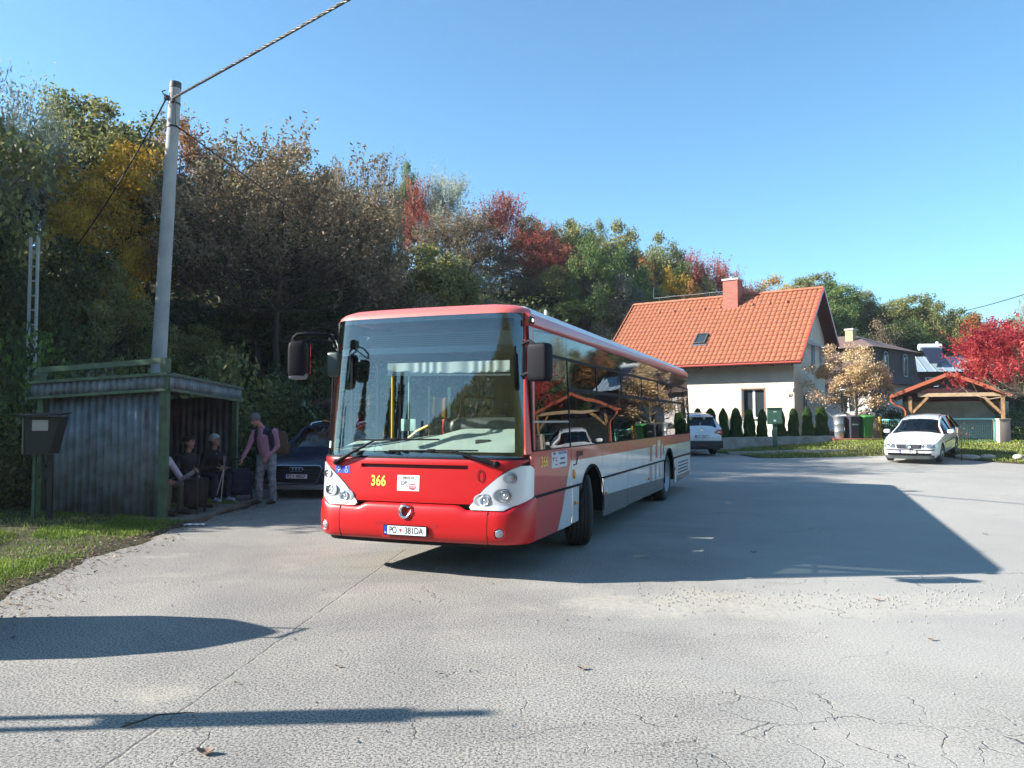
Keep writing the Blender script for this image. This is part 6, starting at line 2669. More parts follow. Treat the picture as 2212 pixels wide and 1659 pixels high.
for sx in (-1, 1):
    b = MB()
    rows_ = []
    for z in (.545, .60, .665):
        rows_.append([nose(sx * x, z, .012 + .0) for x in np.linspace(.41, .78 - (z - .545) * .3, 8)])
    back_ = [[(p_[0], p_[1] + .06, p_[2]) for p_ in r_] for r_ in rows_]
    b.slab(rows_, back_)
    hl = b.build('headlight', mat('headlight_glass', (.26, .28, .30), .08, metal=.6, bump=.5, bscale=40), o, smooth=60)
    b = MB()
    b.lathe(nose(sx * .53, .605, .02), (0, -1, 0), [(0, .045), (.008, .03), (.010, .001)], 16, cap=False)
    b.build('lamp_lens', chrome, hl, smooth=60)
b = MB()
for z, h2, w2 in ((.475, .030, .84),):
    rows_ = [[nose(x, zz2, .018) for x in np.linspace(-w2, w2, 24)] for zz2 in (z - h2 / 2, z + h2 / 2)]
    b.slab(rows_, [[(p_[0], p_[1] + .04, p_[2]) for p_ in r_] for r_ in rows_])
rows_ = [[nose(x, zz2, .014) for x in np.linspace(-.66, .66, 20)] for zz2 in (.30, .37)]
b.slab(rows_, [[(p_[0], p_[1] + .05, p_[2]) for p_ in r_] for r_ in rows_])
b.build('bumper_strip', blackp, o)
b = MB()
rows_ = [[nose(x, zz2, .025 - .01 * abs(x)) for x in np.linspace(-.74, .74, 20)] for zz2 in (.18, .28)]
b.slab(rows_, [[(p_[0], p_[1] + .08, p_[2]) for p_ in r_] for r_ in rows_])
b.build('bumper_lip', darkgrey, o)
reg_plate(o, (-.02, -.028, .415), 0, ('PO', '288CA'))
tx = text('bonnet_lettering', 'TAXI PO', .12, (.0, .95, .925), (.10, 0, 0), mat('faded_ink', (.12, .12, .13), .6), o, .001, 1.2, shear=.2)
b = MB()
for sx in (-1, 1):
    b.tube([P(1.36 * k, 8) + Vector((sx * .05 + .0, 0, .0)), P(1.42 * k, 8) + Vector((sx * .6, .02, -.02))], .010, 5)
b.build('wiper', black, o)

# white crossover seen from behind
rz = math.pi + R(4)
fx, fy = 7.23, 30.0
L_ = 4.54
# rear bumper should stand at (7.23, 30.0): front is L away along +y
dx_, dy_ = math.sin(rz) * L_, -math.cos(rz) * L_
hx, hy = fx - math.sin(R(4)) * L_, fy + math.cos(R(4)) * L_
z0, pt = ground_pose(hx, hy, rz, L_)
o, P, nose, paint, hz, k = car('white_crossover', (hx, hy, z0 + .02), rz, pt, L_, 1.80, 1.62, (.70, .71, .73), 'white crossover parked facing away, beside the bus tail', suv=True)
b = MB()
b.box((0, L_ - .03, .44), (1.68, .16, .30), ch=.04)
b.box((0, L_ - .10, .32), (1.5, .2, .14), ch=.03)
b.build('bumper', mat('grey_bumper', (.03, .03, .033), .6), o)
b = MB()
b.box((0, L_ - .01, .68), (1.50, .14, .22), ch=.06)
b.box((0, L_ - .10, .88), (1.36, .18, .26), ch=.07)
b.build('tailgate', paint, o, smooth=50)
for sx in (-1, 1):
    b = MB()
    b.prism([(sx * .50, .90), (sx * .66, 1.02), (sx * .80, 1.00), (sx * .83, .86), (sx * .78, .80)][::sx], lambda q, t: (q[0], t - .10 * max(0, (abs(q[0]) - .6)), q[1]), L_ - .04, L_ + .025, 0)
    tl = b.build('tail_light', mat('tail_lens_red', (.38, .01, .015), .15, coat=.8), o, smooth=None)
    b = MB()
    b.prism([(sx * .58, .90), (sx * .66, .95), (sx * .74, .93), (sx * .74, .88)][::sx], lambda q, t: (q[0], t - .10 * max(0, (abs(q[0]) - .6)), q[1]), L_ + .024, L_ + .028, 0)
    b.build('lamp_lens', mat('lens_white', (.7, .65, .65), .2), tl, smooth=None)
b = MB()
P_ = [(-.60, 1.06), (.60, 1.06), (.54, 1.38), (-.54, 1.38)]
b.prism(P_, lambda q, t: (q[0], t - (q[1] - 1.06) * .55, q[1]), L_ - .115, L_ - .105, 0)
b.build('rear_screen', mat('privacy_glass', (.015, .017, .03), .06, spec=.8), o, smooth=None)
b = MB()
b.box((0, L_ - .33, 1.50), (1.05, .22, .04), ch=.012)
b.build('roof_spoiler', paint, o)
b = MB()
b.box((0, L_ - .24, 1.475), (.30, .02, .02))
b.build('brake_light', mat('dim_red', (.2, .01, .01), .4), o)
b = MB()
b.lathe((0, L_ + .0, 1.0), (0, 1, 0), [(0, .05), (.01, .048), (.012, .035)], 18, cap=True)
b.build('badge', chrome, o)
pp = reg_plate(o, (0, L_ + .07, .75), math.pi, ('PO', '050ET'))
b = MB()
b.box((0, L_ + .005, .40), (.28, .15, .02))
b.build('red_reflector', MATS['tail_lens_red'], o)
b = MB()
b.box((0, L_ - .16, 1.2), (.02, .01, .18))
b.build('screen_pendant', whitef, o)

# dark blue estate facing the camera beside the stooping man
rz = R(-6)
fx, fy = -4.50, 16.5
z0, pt = ground_pose(fx, fy, rz, 4.7)
o, P, nose, paint, hz, k = car('blue_estate_car', (fx, fy, .0), rz, pt, 4.7, 1.86, 1.56, (.012, .018, .05), 'dark blue estate car in the shade between the stooping man and the bus')
b = MB()
gp = [(-.50, .70), (.50, .70), (.55, .64), (.44, .36), (.40, .33), (-.40, .33), (-.44, .36), (-.55, .64)]
b.prism(gp, lambda q, t: (q[0], t, q[1]), -.055, .03, 0)
gr = b.build('grille', mat('grille_dark', (.012, .012, .02), .3), o, smooth=None)
b = MB()
b.tube([(q[0], -.056, q[1]) for q in gp + gp[:1]], .009, 6)
b.build('grille_surround', chrome, gr)
b = MB()
for z in (.60, .54, .48, .42):
    b.box((0, -.057, z), (.94 if z > .5 else .86, .006, .010))
b.build('grille_bars', mat('bar_grey', (.06, .06, .08), .3), gr)
b = MB()
for i in range(4):
    cx = (i - 1.5) * .068
    b.tube([(cx + .045 * math.cos(t), -.066, .615 + .045 * math.sin(t)) for t in np.linspace(0, 6.283, 20)], .008, 6)
b.build('ring_badge', chrome, o)
reg_plate(o, (-.0, -.062, .475), 0, ('PO', '480GP'))
for sx in (-1, 1):
    b = MB()
    rows_ = [[nose(sx * x, z, .03) for x in np.linspace(.60, .86, 8)] for z in (.60, .66, .72)]
    b.slab(rows_, [[(p_[0], p_[1] + .08, p_[2]) for p_ in r_] for r_ in rows_])
    hl = b.build('headlight', MATS['headlight_glass'], o, smooth=60)
    b = MB()
    b.box(nose(sx * .70, .36, .02), (.26, .06, .10), ch=.02)
    b.build('air_intake', blackp, o)
b = MB()
rows_ = [[nose(x, z, .035) for x in np.linspace(-.78, .78, 20)] for z in (.20, .30)]
b.slab(rows_, [[(p_[0], p_[1] + .08, p_[2]) for p_ in r_] for r_ in rows_])
b.build('bumper_lip', mat('lip_silver', (.2, .2, .22), .4), o)

# ================================================================ SHELTER
A, B, Cc, D = Vector((-5.70, 12.9, 0)), Vector((-7.95, 13.28, 0)), Vector((-8.0, 16.55, 0)), Vector((-5.74, 16.3, 0))
greens = mat('old_green_paint', (.06, .12, .055), .6, var=.5, vscale=5, vcol=(.05, .06, .035), bump=.2, bscale=20)
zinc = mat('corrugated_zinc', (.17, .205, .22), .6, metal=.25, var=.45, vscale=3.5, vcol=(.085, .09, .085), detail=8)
sh = empty('bus_shelter', (0, 0, 0), 0, 'bus shelter of corrugated grey-blue metal on a worn green steel frame', 'shelter')


def topz(p):
    k = (A.x - p.x) / 2.42
    return 2.66 - .13 * k


def corr(p0, p1, za, zb, name, pitch_=.135, amp=.022, extra=0, m=None):
    """vertical corrugated sheet from p0 to p1; za, zb: functions or heights"""
    L = (p1 - p0).length
    n_ = int(L / pitch_) * 8
    d = (p1 - p0).normalized()
    nn = Vector((-d.y, d.x, 0))
    b = MB()
    lo_, hi_ = [], []
    for i in range(n_ + 1):
        t = i / n_
        p = p0 + d * (L * t)
        # sheets overlap with a small step
        a = amp * math.sin(t * L / pitch_ * 2 * math.pi) + amp * .35 * math.sin(t * L / pitch_ * 4 * math.pi)
        q = p + nn * a
        zl = za(p) if callable(za) else za
        zh = zb(p) if callable(zb) else zb
        lo_.append((q.x, q.y, zl))
        hi_.append((q.x, q.y, zh))
    mid = [tuple(Vector(a_).lerp(Vector(b_), .5)) for a_, b_ in zip(lo_, hi_)]
    b.grid([lo_, mid, hi_])
    ob = b.build(name, m or zinc, sh, smooth=180)
    so2 = ob.modifiers.new('t', 'SOLIDIFY')
    so2.thickness = .003
    return ob


corr(B + Vector((.05, .02, 0)), A + Vector((-.06, .0, 0)), lambda p: -.02, lambda p: topz(p) - .5, 'side_wall')
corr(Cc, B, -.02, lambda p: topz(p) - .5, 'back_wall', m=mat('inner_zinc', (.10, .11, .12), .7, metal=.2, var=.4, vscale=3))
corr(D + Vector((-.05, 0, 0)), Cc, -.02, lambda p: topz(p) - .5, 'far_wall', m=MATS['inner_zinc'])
off = Vector((0, -.07, 0))
corr(B + Vector((-.14, -.10, 0)), A + Vector((.0, -.08, 0)), lambda p: topz(p) - .51, lambda p: topz(p) - .26, 'fascia', pitch_=.12, amp=.016)
corr(A + Vector((.08, -.03, 0)), D + Vector((.08, .06, 0)), lambda p: topz(A) - .50 - .03 * (p.y - 12.9), lambda p: topz(A) - .26 - .03 * (p.y - 12.9), 'fascia', pitch_=.12, amp=.016)
b = MB()


def bar(p, q, w_=.07, h_=.07, mb=None, mi=0):
    p, q = Vector(p), Vector(q)
    d = q - p
    c = (p + q) / 2
    M = d.to_track_quat('Y', 'Z').to_matrix()
    (mb or b).box(c, (w_, d.length, h_), mi, rot=M)


def up(p, z, dx=0, dy=0):
    return Vector((p.x + dx, p.y + dy, z))


for nm, p, ztop_, w_ in (('post', A, 2.66, .13), ('post', B, 2.52, .10), ('post', Cc, 2.2, .09), ('post', D, 2.25, .10)):
    bb = MB()
    bb.box((p.x, p.y - .02, ztop_ / 2 - .1), (w_, .10, ztop_ + .2))
    bb.build(nm, greens, sh, smooth=None)
b = MB()
bar(up(B, 2.49, -.08, -.05), up(A, 2.63, .02, -.05), .05, .09)
b.build('top_rail', greens, sh, smooth=None)
for f0, f1, z0_, z1_ in ((up(B, 2.28, -.15, -.13), up(A, 2.41, .05, -.11), 0, 0), (up(B, 2.02, -.15, -.13), up(A, 2.15, .05, -.11), 0, 0), (up(A, 2.41, .11, -.05), up(D, 2.31, .11, .08), 0, 0), (up(A, 2.15, .11, -.05), up(D, 2.04, .11, .08), 0, 0)):
    b = MB()
    bar(f0, f1, .035, .045)
    b.build('edge_rail', greens, sh, smooth=None)
# roof sheet
b = MB()
rows_ = []
n_ = 26 * 6
for s_ in (0, 1):
    row = []
    for i in range(n_ + 1):
        t = i / n_
        base_ = (A + Vector((.14, -.12, 0))).lerp(D + Vector((.14, .12, 0)), t) if s_ == 0 else (B + Vector((-.15, -.12, 0))).lerp(Cc + Vector((-.1, .1, 0)), t)
        z = (2.39 if s_ == 0 else 2.25) - .03 * t * 3.4 + .014 * math.sin(t * 26 * 2 * math.pi)
        row.append((base_.x, base_.y, z))
    rows_.append(row)
b.grid(rows_)
rfo = b.build('roof', zinc, sh, smooth=180)
rfo.modifiers.new('t', 'SOLIDIFY').thickness = .003
# bench
b = MB()
for k_ in range(3):
    b.box((-6.55 + k_ * .13, 14.75, .44), (.11, 3.0, .035))
bs = b.build('bench_seat', mat('bench_wood', (.14, .10, .07), .8), sh, smooth=None)
for y in (13.5, 14.8, 16.0):
    b = MB()
    b.box((-6.42, y, .21), (.35, .05, .42))
    b.build('bench_leg', greens, sh, smooth=None)
b = MB()
rows_ = [[(x, y, .055) for x in (-8.1, -5.15 + .05 * math.sin(y * 3))] for y in np.linspace(12.75, 16.5, 12)]
b.slab(rows_, [[(p_[0], p_[1], -.1) for p_ in r_] for r_ in rows_])
o = b.build('shelter_slab', mat('dirty_concrete', (.17, .155, .13), .95, var=.4, vscale=3, bump=.5, bscale=18), smooth=None)
tag(o, 'worn concrete slab under the bus shelter', 'slab')

# ---- utility pole and cables
concr = mat('pole_concrete', (.40, .39, .37), .85, var=.18, vscale=2.5, bump=.25, bscale=30)
pb, ptp = Vector((-7.80, 17.0, 0)), Vector((-7.43, 17.0, 8.98))
up_ = empty('utility_pole', (pb.x, pb.y, 0), 0, 'tall tapering concrete utility pole leaning right behind the metal shelter', 'pole')
d_ = ptp - pb
b = MB()
b.cyl((0, 0, -.3), d_, .175, .12, 28)
b.build('shaft', concr, up_, smooth=60)
b = MB()
b.cyl(d_ * .997, d_ * 1.012, .128, .122, 24)
b.build('cap', mat('cap_dark', (.06, .06, .065), .6), up_)
b = MB()
for z, r_ in ((.958, .127), (.90, .132)):
    c = d_ * z
    bb = MB()
    bb.lathe(c, d_, [(-.02, r_), (-.02, r_ + .006), (.02, r_ + .006), (.02, r_)], 24, cap=False)
    bb.build('steel_band', mat('dark_steel', (.05, .05, .055), .5, metal=.6), up_)
b.tube([d_ * .975 + Vector((-.10, -.08, 0)), d_ * .975 + Vector((-.20, -.10, .03)), d_ * .975 + Vector((-.24, -.1, .09)), d_ * .975 + Vector((-.16, -.1, .12))], .015, 6)
b.box(d_ * .972 + Vector((-.14, -.09, -.02)), (.10, .06, .10), ch=.01)
b.build('clamp', mat('dark_steel', (.05, .05, .055), .5, metal=.6), up_)
b = MB()
b.tube([d_ * .97 + Vector((.06, -.13, 0)), d_ * .93 + Vector((.09, -.14, 0)), d_ * .90 + Vector((.11, -.13, 0))], .012, 5)
b.build('cable_tail', black, up_)
cblm = mat('cable_black', (.02, .02, .022), .5)


def cable(p0, p1, sag, r_, n=40, twist=0):
    b = MB()
    strands = 3 if twist else 1
    for s_ in range(strands):
        pts = []
        N = n * (6 if twist else 1)
        for i in range(N + 1):
            t = i / N
            p = p0.lerp(p1, t) + Vector((0, 0, -4 * sag * t * (1 - t)))
            if twist:
                a = t * twist * 6.283 + s_ * 2.094
                p += Vector((math.cos(a) * r_ * 1.1, 0, math.sin(a) * r_ * 1.1))
            pts.append(p)
        b.tube(pts, r_, 6, cap=False)
    return b


q0 = pb + d_ * .965 + Vector((0, -.14, 0))
q1 = at(745, 0, 11.5)
ext = q1 + (q1 - q0) * .9
o = cable(q0, ext, .02, .016, twist=26).build('power_cable', cblm, smooth=60)
tag(o, 'thick twisted black cable rising from the pole top towards the upper edge of the photo', 'cable', 'cables fixed to the concrete pole')
q2 = at(200, 470, 19.5)
o = cable(pb + d_ * .965 + Vector((-.15, -.1, 0)), q2 + (q2 - q0) * .5, .25, .020).build('power_cable', cblm, smooth=60)
tag(o, 'black cable descending from the pole top to the lower left into the trees', 'cable', 'cables fixed to the concrete pole')
q3 = at(690, 495, 23)
o = cable(pb + d_ * .90 + Vector((.12, -.1, 0)), q3, .0, .014).build('service_cable', cblm, smooth=60)
tag(o, 'thin cable descending from below the pole top to the right into the brown tree', 'cable', 'cables fixed to the concrete pole')
o = cable(at(2260, 620, 50), at(2080, 672, 62), .1, .03).build('service_cable', cblm, smooth=60)
tag(o, 'thin wire crossing the sky above the carport at the right edge', 'cable')
q4, q5 = at(1800, 700, 44), at(2260, 640, 33)
# overhead wire whose line shadow crosses the sunny asphalt
o = empty('overgrown_pole', (-9.83, 16.0, T(-9.83, 16)), 0, 'pale ladder-like concrete pole overgrown by leaves at the far left', 'pole')
b = MB()
for x in (-.075, .075):
    b.box((x, 0, 2.7), (.045, .05, 5.4))
o1 = b.build('rail', concr, o, smooth=None)
for k_ in range(14):
    b = MB()
    b.box((0, 0, 1.2 + k_ * .3), (.15, .03, .03))
    b.build('rung', concr, o, smooth=None)

# ---- letterbox stand
bx_ = empty('letterbox_stand', (-7.34, 12.35, T(-7.38, 12.35)), .15, 'black sheet-metal letterbox hood with a pale notice on two posts, left of the shelter', 'letterbox')
dk = mat('sooty_metal', (.016, .016, .015), .6, bump=.2)
b = MB()
poly = [(-.27, 1.76), (.31, 1.76), (.16, 1.16), (-.22, 1.16)]
b.prism(poly, lambda q, t: (q[0], t, q[1]), -.20, .20, 0)
b.add([(-.33, -.30, 1.76), (.36, -.30, 1.78), (.36, .22, 1.81), (-.33, .22, 1.79), (-.33, -.30, 1.785), (.36, -.30, 1.805), (.36, .22, 1.835), (-.33, .22, 1.815)],
      [(0, 1, 2, 3), (4, 5, 6, 7), (0, 1, 5, 4), (1, 2, 6, 5), (2, 3, 7, 6), (3, 0, 4, 7)])
b.build('hood', dk, bx_, smooth=None)
b = MB()
b.box((.0, -.208, 1.62), (.26, .01, .17))
b.build('notice', mat('old_paper', (.42, .40, .34), .8), bx_, smooth=None)
b = MB()
b.box((-.285, -.05, 1.45), (.02, .30, .58))
b.build('side_sheet', mat('lichen_sheet', (.16, .18, .13), .8), bx_, smooth=None)
bx_.scale = (.88, .88, .97)
for x in (-.16, .10):
    b = MB()
    b.box((x, .0, .52), (.05 if x < 0 else .09, .06, 1.25))
    b.build('post', greens if x < 0 else dk, bx_, smooth=None)

# ---- leaf-covered shed behind the cars
sd_ = empty('lean_to_shed', (-4.9, 21.9, T(-4.9, 21.9)), 0, 'low dark lean-to with a roof buried under dry leaves, behind the blue car', 'shed')
b = MB()
b.box((0, 1.0, 2.10), (3.4, 2.4, .08), rot=(R(6), R(-7), 0))
b.build('roof', mat('tar_felt', (.03, .028, .025), .9), sd_, smooth=None)
for x in (-1.5, 1.5):
    b = MB()
    b.box((x, .1, 1.0), (.10, .10, 2.1))
    b.build('post', bark, sd_, smooth=None)
b = MB()
b.box((0, 1.9, 1.0), (3.2, .06, 2.0))
b.build('back_wall', mat('dark_boards', (.018, .016, .014), .9), sd_, smooth=None)
rng = np.random.default_rng(77)
n_ = 3500
x = rng.uniform(-1.75, 1.75, n_)
y = rng.uniform(-.25, 2.2, n_)
z = 2.15 + (y - 1.0) * math.tan(R(6)) + x * math.tan(R(7)) + rng.random(n_) * .07
me = leaves_mesh('leaf_cover', np.stack([x, y, z], 1), unit(rng, n_) * np.array([1, 1, .3]), unit(rng, n_) * .5 + np.array([0, 0, 1]), rng.uniform(.05, .12, n_), rng.uniform(.03, .07, n_))
me.materials.append(MATS['dry_leaves'])
q = bpy.data.objects.new('leaf_cover', me)
COL.objects.link(q)
q.parent = sd_
q['kind'] = 'stuff'
bo_ = at(668, 878, 21.7)
o = empty('barrier_arm', (bo_.x, 21.7, 0), 0, 'pale green slanting steel strut standing up behind the blue car', 'strut')
b = MB()
b.tube([at(655, 872, 21.7) - o.location, at(672, 890, 21.7) - o.location, at(690, 915, 21.7) - o.location, Vector((.6, 0, 0))], .035, 8)
b.build('strut_tube', mat('pale_green_paint', (.30, .42, .26), .5), o, smooth=60)
b = MB()
b.tube([at(655, 872, 21.7) - o.location + Vector((.05 * math.cos(t), 0, .06 * math.sin(t))) for t in np.linspace(0, 6.28, 12)], .015, 6)
b.build('ring_eye', MATS['pale_green_paint'], o)


# ================================================================ PEOPLE
def person(name, segs, ells, mats, lab, voxel=.011):
    b = MB()
    for (p0, p1, r0, r1, mi) in segs:
        p0, p1 = Vector(p0), Vector(p1)
        L = (p1 - p0).length
        d = (p1 - p0).normalized()
        prof = []
        for k_ in range(7):
            a = -math.pi / 2 + (math.pi / 2) * k_ / 6
            prof.append((r0 * math.sin(a), max(.0005, r0 * math.cos(a))))
        for k_ in range(7):
            a = (math.pi / 2) * k_ / 6
            prof.append((L + r1 * math.sin(a), max(.0005, r1 * math.cos(a))))
        b.lathe(p0, d, prof, 14)
    for (c, r_, rot, mi) in ells:
        M = Euler(rot).to_matrix()
        vs, fs = [], []
        n1, n2 = 12, 18
        for i in range(n1 + 1):
            p = -math.pi / 2 + math.pi * i / n1
            for j in range(n2):
                t = 2 * math.pi * j / n2
                vs.append(Vector(c) + M @ Vector((r_[0] * max(.002, math.cos(p)) * math.cos(t), r_[1] * max(.002, math.cos(p)) * math.sin(t), r_[2] * math.sin(p))))
        fs = [(i * n2 + j, i * n2 + (j + 1) % n2, (i + 1) * n2 + (j + 1) % n2, (i + 1) * n2 + j) for i in range(n1) for j in range(n2)]
        fs += [tuple(range(n2 - 1, -1, -1)), tuple(n1 * n2 + j for j in range(n2))]
        b.add(vs, fs)
    me = b.mesh(name, None)
    tmp = bpy.data.objects.new('tmp', me)
    COL.objects.link(tmp)
    rm = tmp.modifiers.new('r', 'REMESH')
    rm.mode = 'VOXEL'
    rm.voxel_size = voxel
    sm = tmp.modifiers.new('s', 'SMOOTH')
    sm.factor = .5
    sm.iterations = 2
    bpy.context.view_layer.update()
    nm = bpy.data.meshes.new_from_object(tmp.evaluated_get(bpy.context.evaluated_depsgraph_get()))
    bpy.data.objects.remove(tmp)
    nm.name = name
    for m_ in mats:
        nm.materials.append(m_)
    n = len(nm.vertices)
    V = np.empty(n * 3)
    nm.vertices.foreach_get('co', V)
    V = V.reshape(-1, 3)
    best = np.full(n, 1e9)
    idx = np.zeros(n, int)
    for (p0, p1, r0, r1, mi) in segs:
        p0, p1 = np.array(p0, float), np.array(p1, float)
        d = p1 - p0
        t = np.clip(((V - p0) @ d) / (d @ d), 0, 1)
        dist = np.linalg.norm(V - (p0 + t[:, None] * d), axis=1) - (r0 + (r1 - r0) * t)
        mk = dist < best
        best[mk], idx[mk] = dist[mk], mi
    for (c, r_, rot, mi) in ells:
        M = np.array(Euler(rot).to_matrix())
        q = (V - np.array(c)) @ M / np.array(r_)
        dist = (np.linalg.norm(q, axis=1) - 1) * min(r_)
        mk = dist < best
        best[mk], idx[mk] = dist[mk], mi
    pm = np.array([idx[p.vertices[0]] for p in nm.polygons], dtype=np.int32)
    nm.polygons.foreach_set('material_index', pm)
    nm.shade_smooth()
    o = bpy.data.objects.new(name, nm)
    COL.objects.link(o)
    tag(o, lab, 'person')
    return o


def hand(segs, w_, dirv, side, mi, curl=.5, size=1.0):
    """palm and five separate fingers from wrist w_, pointing dirv; side: thumb side vector"""
    w_, d, s_ = Vector(w_), Vector(dirv).normalized(), Vector(side)
    s_ = (s_ - d * s_.dot(d)).normalized()
    n_ = d.cross(s_).normalized()
    for k_ in (-1, -.33, .33, 1):
        segs.append((w_, w_ + d * .085 * size + s_ * .026 * k_ * size, .020 * size, .015 * size, mi))
    for k_, ln_ in ((-1, .055), (-.33, .068), (.33, .074), (1, .066)):
        r_ = w_ + d * .088 * size + s_ * .030 * k_ * size
        m1 = r_ + (d * math.cos(curl * .6) + n_ * math.sin(curl * .6)) * ln_ * .5 * size
        m2 = m1 + (d * math.cos(curl * 1.7) + n_ * math.sin(curl * 1.7)) * ln_ * .5 * size
        segs.append((r_, m1, .0095 * size, .009 * size, mi))
        segs.append((m1, m2, .009 * size, .0075 * size, mi))
    t0 = w_ + d * .03 * size + s_ * .03 * size
    t1 = t0 + (d * .6 + s_ * .8 + n_ * .3).normalized() * .038 * size
    segs.append((t0, t1, .012 * size, .010 * size, mi))
    segs.append((t1, t1 + (d * .9 + s_ * .2 + n_ * .5).normalized() * .03 * size, .010 * size, .008 * size, mi))


def head(segs, ells, c, yaw, pitch, mi, size=1.0):
    """c: centre of the skull; yaw: facing direction about z (0 = -Y); pitch forward"""
    M = Euler((0, 0, yaw)).to_matrix() @ Euler((pitch, 0, 0)).to_matrix()
    eul = (Euler((0, 0, yaw)).to_matrix() @ Euler((pitch, 0, 0)).to_matrix()).to_euler()
    c = Vector(c)
    f = lambda x, y, z: tuple(c + M @ Vector((x, y, z)) * size)
    ells.append((f(0, .012, .03), (.076 * size, .094 * size, .092 * size), tuple(eul), mi))
    ells.append((f(0, -.022, -.045), (.060 * size, .070 * size, .072 * size), tuple(eul), mi))
    segs.append((f(0, -.085, .015), f(0, -.108, -.022), .010 * size, .015 * size, mi))
    segs.append((f(-.022, -.078, -.062), f(.022, -.078, -.062), .011 * size, .011 * size, mi))
    segs.append((f(-.034, -.076, .036), f(.034, -.076, .036), .012 * size, .012 * size, mi))
    segs.append((f(0, -.075, -.098), f(0, -.070, -.100), .022 * size, .02 * size, mi))
    for sx in (-1, 1):
        ells.append((f(sx * .079, .012, -.005), (.012 * size, .020 * size, .032 * size), tuple(eul), mi))
    return f, M


def face_bits(o, f, M, size=1.0, glasses=False):
    for sx in (-1, 1):
        b = MB()
        superbox(b, f(sx * .030, -.083, .012), (.026 * size, .014 * size, .012 * size), e=1)
        b.build('eye', mat('eye_dark', (.03, .025, .02), .2), o, smooth=60)
        b = MB()
        b.tube([f(sx * .016, -.092, .037), f(sx * .03, -.094, .042), f(sx * .047, -.084, .038)], .004 * size, 5)
        b.build('eyebrow', mat('brow_grey', (.08, .07, .06), .8), o)
    b = MB()
    b.tube([f(-.022, -.088, -.060), f(0, -.092, -.062), f(.022, -.088, -.060)], .004 * size, 5)
    b.build('mouth', mat('lip', (.22, .07, .06), .5), o)


def hair(o, f, M, m, size=1.0, bulk=1.08, low=-.03, front=.052):
    """cap of hair strands over skull"""
    rng = np.random.default_rng(3)
    b = MB()
    n1, n2 = 12, 26
    P_ = []
    for i in range(n1 + 1):
        p = math.pi / 2 - (math.pi * .62) * i / n1
        row = []
        for j in range(n2):
            t = 2 * math.pi * j / n2
            x, y, z = .080 * bulk * math.cos(p) * math.cos(t), .012 + .100 * bulk * math.cos(p) * math.sin(t), .03 + .098 * bulk * math.sin(p)
            lim = front if y < -.02 else low if abs(x) < .5 or y > 0 else low
            zlim = low + (front - low) * sstep(.02, -.06, y) if y < .02 else low
            z = max(z, zlim)
            k_ = 1 + .10 * rng.random()
            row.append(f(x * k_, y * k_, z))
        P_.append(row)
    b.grid(P_, closed=True)
    return b.build('hair', m, o, smooth=60)


skin = mat('skin', (.42, .22, .16), .55, spec=.4)
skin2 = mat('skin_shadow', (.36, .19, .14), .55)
pinkshirt = mat('pink_shirt', (.40, .20, .27), .8, var=.2, vscale=12, bump=.3, bscale=14)
vestm = mat('navy_vest', (.012, .014, .035), .85)
camo = mat('mottled_trousers', (.26, .29, .31), .9, var=.6, vscale=11, vcol=(.08, .10, .11), detail=5, bump=.4, bscale=9)
shoe = mat('dark_shoe', (.02, .018, .017), .7)
blk = mat('black_clothes', (.010, .010, .014), .9)
navy = mat('navy_clothes', (.012, .015, .045), .9)
pale_s = mat('lilac_sleeve', (.46, .45, .52), .85, bump=.3, bscale=12)
greyt = mat('grey_brown_trousers', (.10, .09, .075), .9)
collar = mat('white_collar', (.55, .55, .58), .8)

# stooping man (stands beside the blue car), facing left and down
gz = T(-4.85, 15.6)
X0, Y0 = -4.86, 15.55
s, e_ = [], []
V3 = lambda x, y, z: (X0 + x, Y0 + y, gz + z)
# trousers 0, shirt 1, vest 2, skin 3, shoe 4
for sx, fx_ in ((1, .13), (-1, -.12)):
    s.append((V3(fx_ * .75, .02, .93), V3(fx_ * 1.0, -.03, .50), .105, .078, 0))
    s.append((V3(fx_ * 1.0, -.03, .50), V3(fx_ * 1.12, .02, .10), .080, .070, 0))
    s.append((V3(fx_ * 1.12, .04, .05), V3(fx_ * 1.12 - .05, -.15, .04), .05, .042, 4))
e_.append((V3(0, .02, .97), (.185, .14, .14), (0, 0, 0), 0))
s.append((V3(.0, .0, 1.02), V3(-.03, -.05, 1.30), .150, .155, 1))
for sx in (-1, 1):
    s.append((V3(sx * .085, -.01, 1.03), V3(sx * .10 - .03, -.055, 1.33), .098, .105, 2))
e_.append((V3(-.03, -.085, 1.17), (.075, .10, .20), (.12, 0, 0), 1))
e_.append((V3(-.03, -.06, 1.36), (.20, .125, .15), (.25, 0, .1), 2))
e_.append((V3(-.06, -.115, 1.34), (.085, .085, .15), (.2, 0, 0), 1))
s.append((V3(-.05, -.09, 1.44), V3(-.10, -.15, 1.57), .058, .055, 3))
s.append((V3(-.06, -.10, 1.47), V3(-.07, -.12, 1.50), .072, .066, 1))
